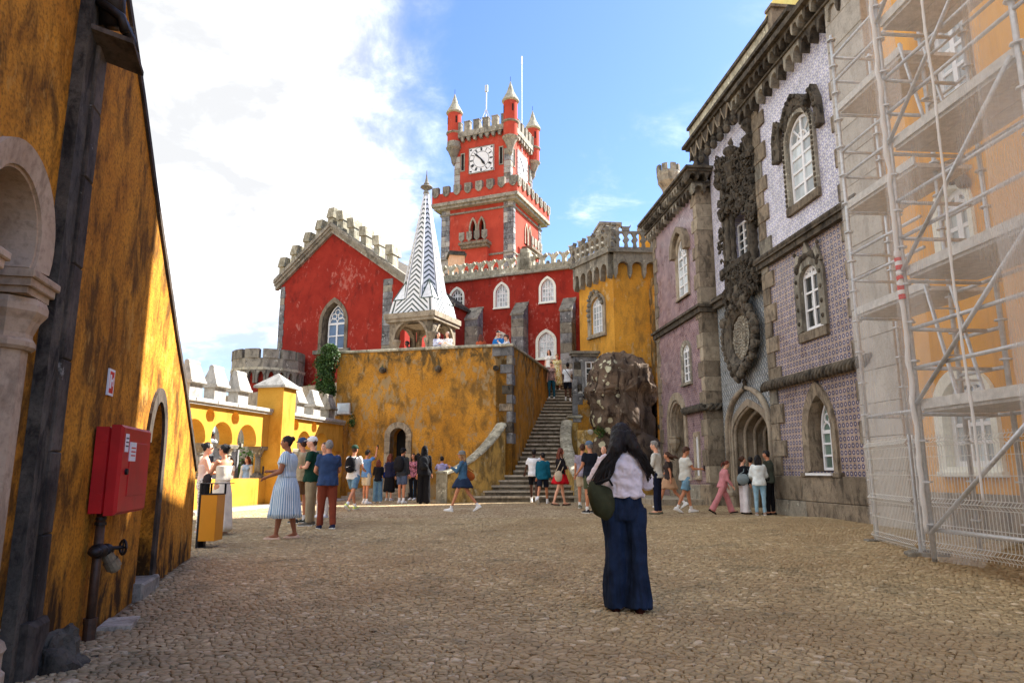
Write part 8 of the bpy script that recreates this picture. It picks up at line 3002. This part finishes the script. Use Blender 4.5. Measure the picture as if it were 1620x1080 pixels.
def people():
 P = person
 # the four near figures on the left
 P(448, 852, 690, 95, 'f', 'woman in a blue and white striped knee length dress holding a phone', skin='brown', hair=('bun', 'black'), build=1.28, legs=((8, 2), (-8, 6)),
   top=('dress', (150, 176, 196), {}), bot=('dress', (204, 214, 220), dict(len=.56, flare=.055, mat=dict(stripes=(C(112, 146, 176), 7.0, 'v')))), shoes=((206, 178, 158), 'flat'),
   arms=((12, 14, 62, 20), (20, 14, 76, 24)), vox=.015, head=(0, 4),
   extras=[phone('phone held out by the woman in the striped dress', 1)])
 P(489, 831, 690, 100, 'm', 'man in a dark green t-shirt, white cap and khaki trousers with folded arms', skin='light', hair=('short', 'brown'), build=1.12, arms=A_FOLD,
   top=('tee', (18, 52, 40), {}), bot=('trousers', (150, 136, 110), {}), shoes=((96, 92, 84), 'sneaker'), cap=((222, 222, 224), 'peak'), vox=.016)
 P(473, 827, 692, 60, 'm', 'bearded man in a navy cap and beige shirt standing behind the striped dress', skin='tan', hair=('short', 'brown'),
   top=('tee', (176, 160, 128), {}), bot=('shorts', (120, 96, 74), {}), shoes=((52, 56, 54), 'sneaker'), cap=((48, 64, 96), 'peak'), arms=A_DOWN)
 P(509, 818, 701, 165, 'f', 'young person in a pale top and loose white trousers between two men', skin='light', hair=('bun', 'brown'),
   top=('tee', (206, 200, 192), {}), bot=('trousers', (206, 198, 186), dict(wr=.02)), shoes=((226, 224, 220), 'sneaker'), arms=A_DOWN)
 P(515, 836, 697, 28, 'm', 'grey haired man in a navy polo shirt and rust red trousers seen from behind', skin='tan', hair=('buzz', 'grey'), build=1.15, arms=((14, 12, 66, 40), (14, 12, 66, 40)),
   top=('polo', (48, 66, 98), {}), bot=('trousers', (120, 58, 40), {}), shoes=((34, 38, 60), 'sneaker'), legs=((6, 2), (-8, 6)), vox=.015)
 P(557, 806, 700, -18, 'm', 'young man in a white t-shirt and denim shorts walking away with a black backpack', skin='tan', hair=('short', 'brown'),
   top=('tee', (216, 212, 206), {}), bot=('shorts', (96, 126, 148), JEAN), shoes=((206, 226, 120), 'sneaker'), cap=((36, 58, 44), 'peak'), legs=WALK, arms=((14, 12, 70, 20), (14, 12, 70, 20)),
   extras=[backpack((20, 20, 24), 'black backpack with a white swoosh on the young man in denim shorts', True)])
 P(578, 796, 712, -40, 'm', 'man in a blue t-shirt raising a phone to photograph the terrace', skin='tan', hair=('short', 'black'),
   top=('tee', (84, 124, 172), {}), bot=('shorts', (178, 168, 148), {}), arms=A_UPR, extras=[phone('phone lifted by the man in the blue t-shirt', 1)])
 # two women and the people by the arcade
 P(316, 842, 701, -65, 'f', 'woman in sunglasses and a blush strapless top talking at the wall corner', skin='light', hair=('bun', 'black'), glasses=True,
   top=('strapless', (214, 186, 172), {}), bot=('trousers', (208, 202, 194), dict(mat=dict(stripes=(C(150, 140, 130), 30., 'n')))), arms=((26, 8, 88, 20), (20, 8, 84, 20)), shoes=((180, 170, 160), 'flat'), vox=.015)
 P(346, 846, 704, 60, 'f', 'woman in sunglasses wearing a long cream strapless dress beside the litter bin', skin='tan', hair=('bun', 'black'), glasses=True,
   top=('sundress', (214, 202, 182), {}), bot=('sundress', (216, 204, 184), dict(len=.84, flare=.06)), arms=((34, 8, 104, 30), (24, 8, 84, 40)), shoes=((150, 130, 110), 'flat'), vox=.015, head=(20, 0),
   extras=[bag((42, 36, 36), 'small dark handbag on the arm of the woman in the cream dress', -1, (.10, .05, .13), False, (-.02, .14, .12), 'handbag')])
 P(387, 798, 722, 178, 'f', 'girl in a pale blue tee, open cream shirt and black shorts by the yellow pillar', skin='light', hair=('long', 'auburn'),
   top=('tee', (156, 178, 200), {}), bot=('shorts', (30, 30, 36), dict(len=.5, socks=False)), shoes=((92, 44, 62), 'sneaker'), arms=A_DOWN, build=.92, head=(-20, 4),
   extras=[lambda t, F: voxel_job('open_shirt', (lambda m: (m.loft([[F.up(Vector((cos(radians(a)) * rx * F.k, sin(radians(a)) * .125 * F.k, z * F.k))) for a in list(range(130, 411, 20)) + list(range(410, 129, -20)) ] for z, rx in ((-.06, .18), (.2, .165), (.46, .17))]), [m.tube([F.sho[i], F.elb[i], F.elb[i].lerp(F.wri[i], .9)], [.074, .062, .05], 10) for i in (0, 1)], m)[2])(MB()), F_('creamshirt', (220, 206, 186)), t, .016, 2, .01)])
 P(360, 798, 724, 170, 'f', 'woman in a white top and dark shorts standing half hidden by the arcade column', skin='light', hair=('long', 'brown'),
   top=('tee', (220, 220, 222), {}), bot=('shorts', (40, 44, 56), dict(len=.45, socks=False)), shoes=((110, 50, 60), 'sneaker'), build=.9)
 g = at(336, 683, 25.6)
 P(336, 700, 683, -20, 'm', 'man in a white shirt standing beyond the second arch of the arcade', at_pos=(g.x, 25.6, g.z - 1.72), h=1.72, skin='dark', hair=('buzz', 'black'), top=('shirt', (206, 214, 226), {}), bot=('trousers', (60, 60, 70), {}), vox=.02)
 # the middle crowd
 P(597, 794, 727, 12, 'f', 'woman in a black top and blue flared jeans facing the terrace wall', skin='light', hair=('mid', 'auburn'), top=('sweater', (26, 28, 34), {}), bot=('wide', (92, 128, 156), JEAN), arms=((20, 8, 80, 20), (20, 8, 80, 20)), build=.95)
 P(615, 791, 718, -25, 'f', 'woman in a dark navy cardigan and long black skirt', skin='light', hair=('long', 'auburn'), top=('sweater', (34, 36, 58), {}), bot=('maxi', (24, 24, 28), dict(len=.62, flare=.05)),
   shoes=((200, 200, 205), 'sneaker'), extras=[bag((34, 58, 130), 'bright blue shoulder bag on the woman in the navy cardigan', -1, (.13, .05, .12))])
 P(635, 795, 708, -30, 'm', 'man in a black cap, dark jacket and denim shorts carrying a large black backpack', skin='tan', hair=('short', 'black'), top=('jacket', (48, 50, 54), {}), bot=('shorts', (72, 84, 108), JEAN),
   cap=((24, 24, 28), 'peak'), extras=[backpack((26, 26, 30), 'large black backpack on the man in the black cap', False, 1.25)], build=1.05)
 P(653, 790, 718, 160, 'f', 'woman in a pink patterned shirt and black trousers beside the arched doorway', skin='tan', hair=('long', 'black'), top=('shirt', (190, 120, 136), dict(mat=dict(stripes=(C(60, 44, 50), 26., 'n')))), bot=('trousers', (26, 26, 30), {}), build=.92)
 P(660, 789, 717, 20, 'f', 'slim woman in a dark top and light blue jeans in the middle crowd', skin='light', hair=('long', 'black'), top=('tee', (40, 38, 44), {}), bot=('jeans', (110, 142, 176), JEAN), build=.9)
 P(670, 796, 706, 2, 'f', 'person in black robe and headscarf with a black backpack seen from behind', skin='tan', hair=('long', 'black'), build=1.05, top=('jacket', (22, 22, 26), {}), bot=('wide', (18, 18, 22), {}), shoes=((20, 20, 20), 'flat'), arms=A_DOWN,
   extras=[lambda t, F: voxel_job('headscarf', MB().ball(F.hd(0, -.02, .01), (.1, .115, .13), 14, 10).tube([F.hd(0, -.03, -.05), F.up(Vector((0, -.02, .44)))], [.09, .15], 12), F_('scarf', (16, 16, 20)), t, .018, 3, .01),
     backpack((30, 32, 36), 'black backpack on the person in the headscarf', False, .95)])
 P(698, 794, 722, 5, 'm', 'person in a lavender hooded top lifting a camera with both hands', skin='tan', hair=('short', 'black'), top=('hoodie', (160, 156, 198), {}), bot=('trousers', (60, 64, 80), {}), arms=A_UP, build=.92)
 P(731, 808, 709, 88, 'f', 'woman in a denim jacket and navy skirt striding left across the courtyard', skin='tan', hair=('mid', 'fair'), top=('jacket', (62, 96, 124), dict(mat=dict(var=.2))), bot=('skirt', (36, 50, 74), dict(len=.22, flare=.03)),
   shoes=((226, 224, 222), 'sneaker'), cap=((116, 116, 112), 'brim'), legs=((22, 2), (-24, 14)), arms=((30, 8, 96, 20), (-16, 10, 30, 0)), vox=.015,
   extras=[bag((158, 84, 40), 'large tan leather tote slung on the woman in the denim jacket', 1, (.20, .08, .15), True, (0.02, -.12, .12), 'tote_bag', .5)])
 # at the foot of the stairs
 P(845, 794, 711, -8, 'm', 'man in a loose white t-shirt and black shorts starting up the stairs', skin='dark', hair=('buzz', 'black'), top=('tee', (216, 216, 220), dict(loose=.035)), bot=('shorts', (24, 24, 28), {}), legs=((10, 4), (-12, 10)), arms=((8, 20, 30, 0), (4, 8, 12, 0)))
 P(859, 796, 714, -12, 'm', 'boy in a teal jacket and dark shorts walking beside the man in white', skin='tan', hair=('short', 'black'), top=('jacket', (18, 84, 104), dict(loose=.03)), bot=('shorts', (28, 32, 44), {}), legs=WALK2, build=1.0, arms=((4, 8, 20, 0), (4, 8, 20, 0)), head=(30, 0))
 P(887, 799, 708, -72, 'f', 'red haired woman in red skirt and black leather jacket at the stair foot', skin='light', hair=('long', 'auburn'), top=('jacket', (30, 28, 32), {}), bot=('skirt', (186, 22, 34), dict(len=.26, flare=.05)),
   shoes=((70, 54, 48), 'flat'), legs=((14, 4), (-16, 4)), arms=A_FOLD, glasses=False,
   extras=[bag((196, 180, 156), 'cream cloth tote hanging behind the woman in the red skirt', 1, (.13, .04, .19), True, (.0, -.14, -.02), 'tote_bag'),
     lambda t, F: voxel_job('red_top', MB().loft([[F.up(Vector((cos(2 * pi * i / 14) * rx, sin(2 * pi * i / 14) * .12 + .035, z))) for i in range(14)] for z, rx in ((0, .11), (.2, .10), (.40, .09))]), F_('redtop', (186, 22, 34)), t, .017, 2, .004)])
 # climbing and descending the stairs
 def on_stair(px, feet_y, n):
  """a point on tread n of the flight"""
  y = 23.45 + n * .325 + .16; z = .27 + (n + 1) * .168
  return (at(px, feet_y, y).x, y, z)
 P(899, 651, 595, -4, 'm', 'man in a white t-shirt with a cross strap climbing the upper stairs', at_pos=on_stair(899, 651, 23), h=1.74, skin='dark', hair=('short', 'black'), top=('tee', (214, 216, 222), {}), bot=('shorts', (28, 32, 44), {}), legs=((30, 40), (-2, 0)), vox=.02,
   extras=[lambda t, F: obj('cross_strap', MB().tube([F.up(Vector((-.12, -.11, .50))), F.up(Vector((.0, -.15, .32))), F.up(Vector((.16, -.13, .08)))], .014, 5).mesh('cross_strap'), M['black'], t)])
 P(873, 638, 584, 170, 'f', 'woman in a patterned blouse and teal jeans coming down the stairs with a straw bag', at_pos=on_stair(873, 638, 24), h=1.66, skin='light', hair=('curly', 'brown'), top=('tee', (158, 130, 122), dict(mat=dict(stripes=(C(90, 70, 74), 30., 'n')))), bot=('jeans', (40, 86, 104), JEAN), legs=((-4, 8), (12, 20)), vox=.02,
   extras=[bag((186, 150, 96), 'straw coloured bag on the woman descending in teal jeans', -1, (.14, .06, .12))])
 P(884, 618, 575, 175, 'f', 'woman in a yellow and white floral dress on the upper stairs', at_pos=on_stair(882, 620, 27), h=1.68, skin='light', hair=('curly', 'fair'), top=('dress', (200, 190, 150), {}), bot=('dress', (214, 204, 168), dict(len=.7, flare=.09, mat=dict(stripes=(C(176, 150, 40), 18., 'n')))), vox=.02)
 P(868, 610, 566, 165, 'f', 'long haired woman in a white top at the very top of the stairs', at_pos=on_stair(869, 600, 29), h=1.66, skin='light', hair=('long', 'black'), top=('tee', (222, 216, 210), {}), bot=('trousers', (150, 110, 110), {}), vox=.02)
 # on the terrace behind the parapet
 def terr(px, hy, Y, h):
  p = at(px, hy, Y); return (p.x, Y, p.z - h)
 for px, hy, Y, h, kw in (
  (693, 526, 26.6, 1.62, dict(yaw=200, sex='f', label='woman in a patterned blouse at the parapet below the spire pavilion, left of a pair', hair=('long', 'black'), top=('shirt', (170, 170, 196), dict(mat=dict(stripes=(C(220, 220, 230), 24., 'n')))), arms=A_BOTH)),
  (708, 525, 26.5, 1.64, dict(yaw=170, sex='f', label='woman in a white top with a dark strap, right of the pair at the parapet', hair=('long', 'brown'), top=('shirt', (216, 210, 204), {}), arms=A_BOTH)),
  (761, 529, 26.6, 1.62, dict(yaw=-10, sex='f', label='long red haired woman on the terrace with her back to the courtyard', hair=('long', 'auburn'), top=('tee', (170, 80, 50), {}))),
  (789, 524, 26.3, 1.76, dict(yaw=150, sex='m', label='dark haired man in a blue shirt leaning at the terrace corner', hair=('short', 'black'), top=('shirt', (36, 108, 170), {}), arms=A_FOLD)),
  (802, 530, 26.2, 1.72, dict(yaw=100, sex='m', label='man in a white shirt and sunglasses at the corner of the terrace parapet', hair=('short', 'brown'), top=('shirt', (224, 222, 220), {}), glasses=True, arms=A_UP)),
  (645, 540, 29.6, 1.66, dict(yaw=120, sex='m', label='shadowed person in dark clothes under the arches of the spire pavilion', hair=('short', 'black'), skin='dark', top=('tee', (60, 40, 44), {})))):
  P(px, 0, hy, at_pos=terr(px, hy, Y, h), h=h, vox=.02, **kw)
 # right-hand crowd
 P(923, 803, 703, -15, 'm', 'man in a lavender grey t-shirt and beige shorts by the right balustrade', skin='tan', hair=('short', 'brown'), top=('tee', (136, 128, 142), {}), bot=('shorts', (176, 158, 132), {}), shoes=((112, 118, 100), 'sneaker'), arms=A_DOWN)
 P(935, 811, 697, 35, 'm', 'man in a blue grey cap, black t-shirt and olive shorts', skin='tan', hair=('short', 'grey'), top=('tee', (28, 32, 42), {}), bot=('shorts', (78, 82, 60), {}), shoes=((34, 34, 38), 'sneaker'), cap=((88, 106, 128), 'peak'), arms=((10, 8, 40, 10), (10, 8, 40, 10)), build=1.08)
 P(958, 806, 706, 150, 'm', 'bald older man in a white shirt mostly hidden behind the woman in front', skin='light', hair=('bald', 'white'), top=('shirt', (212, 212, 214), {}), bot=('shorts', (160, 156, 150), {}))
 P(1041, 812, 698, 70, 'm', 'grey haired man in a light sweater and navy trousers right of the foreground woman', skin='light', hair=('short', 'grey'), top=('sweater', (186, 184, 176), {}), bot=('trousers', (22, 28, 48), {}), shoes=((88, 88, 74), 'flat'), arms=((16, 8, 50, 10), (16, 8, 50, 10)))
 P(1060, 803, 712, 60, 'f', 'woman with long brown hair blowing out behind her in a beige skirt', skin='tan', hair=('blown', 'brown'), top=('tee', (60, 52, 50), {}), bot=('skirt', (178, 142, 112), dict(len=.3, flare=.03)), legs=WALK, arms=A_SWING, build=.95)
 P(1087, 810, 706, -78, 'm', 'young man in a white t-shirt and denim shorts looking at his phone', skin='tan', hair=('short', 'brown'), top=('tee', (204, 204, 196), dict(loose=.032)), bot=('shorts', (112, 150, 174), dict(mat=dict(var=.2), flare=.02)), shoes=((232, 232, 232), 'sneaker'),
   legs=((14, 4), (-16, 12)), arms=((-4, 8, 26, 0), (28, 8, 64, 14)), head=(0, 18), vox=.015, extras=[phone('phone held out by the young man in denim shorts', 1)])
 P(1145, 812, 726, -84, 'f', 'woman in a dusty pink trouser suit walking head down towards the portal', skin='light', hair=('ponytail', 'auburn'), top=('jacket', (190, 126, 130), {}), bot=('wide', (186, 122, 126), {}), shoes=((40, 34, 34), 'flat'),
   legs=((26, 6), (-26, 10)), arms=((10, 6, 20, 0), (6, 6, 30, 0)), lean=12, head=(0, 26), build=.96, vox=.015)
 P(1179, 812, 722, -75, 'f', 'woman in a black top and white trousers carrying a grey shoulder bag', skin='light', hair=('bun', 'brown'), top=('sweater', (24, 24, 28), {}), bot=('wide', (216, 212, 214), {}), shoes=((26, 26, 28), 'flat'), build=.95, head=(0, -14),
   extras=[bag((128, 140, 144), 'large slouchy grey bag on the woman in white trousers', 1, (.17, .07, .15), True, (.0, -.12, .1))])
 P(1192, 810, 723, -20, 'm', 'dark haired person in black top half hidden in the queue at the portal', skin='tan', hair=('short', 'black'), top=('tee', (30, 30, 34), {}), bot=('trousers', (200, 196, 190), {}))
 P(1204, 814, 720, -12, 'f', 'woman in a white sweater and pale blue jeans seen from behind at the portal', skin='light', hair=('mid', 'black'), top=('sweater', (212, 218, 216), dict(loose=.035)), bot=('jeans', (138, 172, 190), JEAN), shoes=((150, 130, 120), 'sneaker'), arms=((14, 16, 60, 20), (14, 16, 60, 20)), vox=.015)
 P(1220, 813, 713, 45, 'm', 'person in a grey green jacket and black trousers at the right side of the portal', skin='tan', hair=('curly', 'black'), top=('jacket', (66, 72, 64), {}), bot=('trousers', (22, 22, 26), {}), shoes=((30, 28, 28), 'flat'))

def foreground_woman():
 g = ground_at(992, 966)
 r = ray(985, 672); h = CAMZ + r.z * g.y / r.y - g.z - .015
 t, F = person(992, 966, yaw=3, sex='f', h=h, at_pos=g, label='large foreground woman from behind in white blouse and dark blue jeans, long black hair', skin='dark', hair=('none', 'black'),
  top=('shirt', (214, 206, 214), dict(loose=.034, low=.11, wr=.038, wsc=(13, 13, 15), cuff=.95)), bot=('wide', (28, 40, 62), dict(mat=dict(var=.35), wr=.042, high=.17, wsc=(17, 17, 2.6))), shoes=((58, 26, 20), 'flat'),
  legs=((2, 2), (-3, 2)), arms=((24, 30, 112, 30), (24, 26, 112, 30)), head=(0, 14), build=1.13, vox=.011, spread=.10)
 k = F.k
 mh = HAIR['black']
 hd = F.hd
 m = MB().ball(hd(0, -.014, .026), (.112 * k, .118 * k, .120 * k), 18, 14)
 m.ball(hd(0, -.05, -.01), (.118 * k, .085 * k, .12 * k), 14, 10)
 m.tube([hd(-.03, -.08, .0), F.up(Vector((-.10, -.14, .56)) * k), F.up(Vector((-.19, -.14, .42)) * k)], [.085, .07, .03], 12)
 m.tube([hd(.03, -.08, .0), F.up(Vector((.10, -.13, .57)) * k), F.up(Vector((.18, -.12, .46)) * k)], [.08, .06, .025], 12)
 rnd = random.Random(11)
 ex = MB()
 def lock(x0, pts, r0, n=9):
  P_ = [hd(x0, -.06 - rnd.uniform(0, .02), rnd.uniform(.0, .05))] + [F.up(Vector(p) * k) for p in pts]
  out = []
  for i in range(len(P_) - 1):
   for u in (0, .25, .5, .75):
    a = P_[max(0, i - 1)]; b_ = P_[i]; c = P_[i + 1]; d = P_[min(len(P_) - 1, i + 2)]
    q = .5 * ((2 * b_) + (c - a) * u + (2 * a - 5 * b_ + 4 * c - d) * u * u + (3 * b_ - a - 3 * c + d) * u ** 3)
    out.append(q)
  out.append(P_[-1])
  L_ = len(out)
  out = [p + Vector((noise.noise(p * 7 + Vector((x0 * 50, 0, 0))), noise.noise(p * 7 + Vector((0, 9, x0 * 40))) * .5, 0)) * .018 for p in out]
  ex.tube(out, [r0 * (1 - .55 * i / L_) * (1 + .25 * sin(i * 1.9 + x0 * 90)) for i in range(L_)], 6)
 for i in range(40):                      # to the left, over the shoulder and down the arm
  j = rnd.uniform(-1, 1); d = rnd.uniform(-.03, .02)
  lock(-.05 + j * .03, [(-.10 + j * .025, -.13 + d, .58), (-.175 + j * .045, -.14 + d, .46 + j * .03), (-.245 + j * .05, -.14 + d, .32), (-.29 + j * .055, -.12 + d, .22 + j * .05)], rnd.uniform(.017, .025))
 for i in range(24):
  j = rnd.uniform(-1, 1); d = rnd.uniform(-.03, .02)
  lock(.05 + j * .03, [(.10 + j * .02, -.12 + d, .60), (.165 + j * .03, -.12 + d, .50), (.225 + j * .03, -.10 + d, .40), (.255 + j * .03, -.08 + d, .35 + j * .05)], rnd.uniform(.015, .022))
 for i in range(14):                      # short ones closing the nape
  j = rnd.uniform(-1, 1)
  lock(j * .07, [(j * .085, -.10, .60), (j * .10, -.105, .545)], .016)
 for i in range(46):
  s_ = -1 if i % 2 else 1; j = rnd.uniform(-1.3, 1.3)
  if s_ < 0: lock(-.04 + j * .04, [(-.10 + j * .04, -.165, .57), (-.18 + j * .06, -.175, .45), (-.25 + j * .065, -.16, .30), (-.30 + j * .07, -.13, .20 + j * .05)], rnd.uniform(.005, .009))
  else: lock(.04 + j * .04, [(.10 + j * .03, -.155, .59), (.17 + j * .04, -.15, .49), (.235 + j * .045, -.13, .37), (.27 + j * .04, -.10, .32 + j * .05)], rnd.uniform(.005, .009))
 for i in range(10):
  a, b_ = rnd.uniform(-.08, .08), rnd.uniform(.0, .1)
  p = hd(a, -.05, b_ + .03); q = p + Vector((rnd.uniform(-.10, .06), -.03, rnd.uniform(-.02, .05)))
  ex.tube([p, p.lerp(q, .5) + Vector((0, 0, .02)), q], [.003, .002, .001], 4)
 voxel_job('hair', m, mh, t, .011, 2, wrinkle=.012, wsc=(50, 50, 16), extra=ex)
 # olive hobo bag on the left hip, strap over the left shoulder
 c = F.pel + Vector((-.245 * k, -.10, .075))
 m = MB()
 n = 22
 rings = []
 for j in range(15):
  u = j / 14
  a = -1 + 2 * u
  y = a * .19; rr = (1 - abs(a) ** 2.6) ** .5
  z0 = .05 * a * a
  ring = []
  for i in range(n):
   g_ = 2 * pi * i / n
   zz = sin(g_) * .155 * rr; xx = cos(g_) * .085 * rr * (1 if zz < 0 else 1 - .65 * (zz / .155))
   ring.append(c + Vector((y * .72, -.02 + xx * 1.0 + y * .25, zz + z0 - a * .05)))
  rings.append(ring)
 m.loft(rings)
 for p in m.v: p += noise.noise_vector(p * 9) * .012 + noise.noise_vector(p * 24) * .004
 sh = F.sho[0] + Vector((.035, -.01, .085))
 st = MB()
 for e, y in ((.10, -.03), (-.10, -.05)):
  st.tube([c + Vector((e, y, .14)), F.up(Vector((-.185 * k, -.175, .30 * k))), F.up(Vector((-.135 * k, -.13, .46 * k))), F.up(Vector((-.125 * k, -.01, .56 * k)))], [.010, .011, .012, .010], 8)
 top_item('hobo_bag', 'large soft olive green bag hanging at the left hip of the foreground woman', 'bag', t, F,
     [('sack', m, F_('olive', (56, 58, 40), var=.25)), ('strap', st, M['black'])])
people()
foreground_woman()
run_jobs()
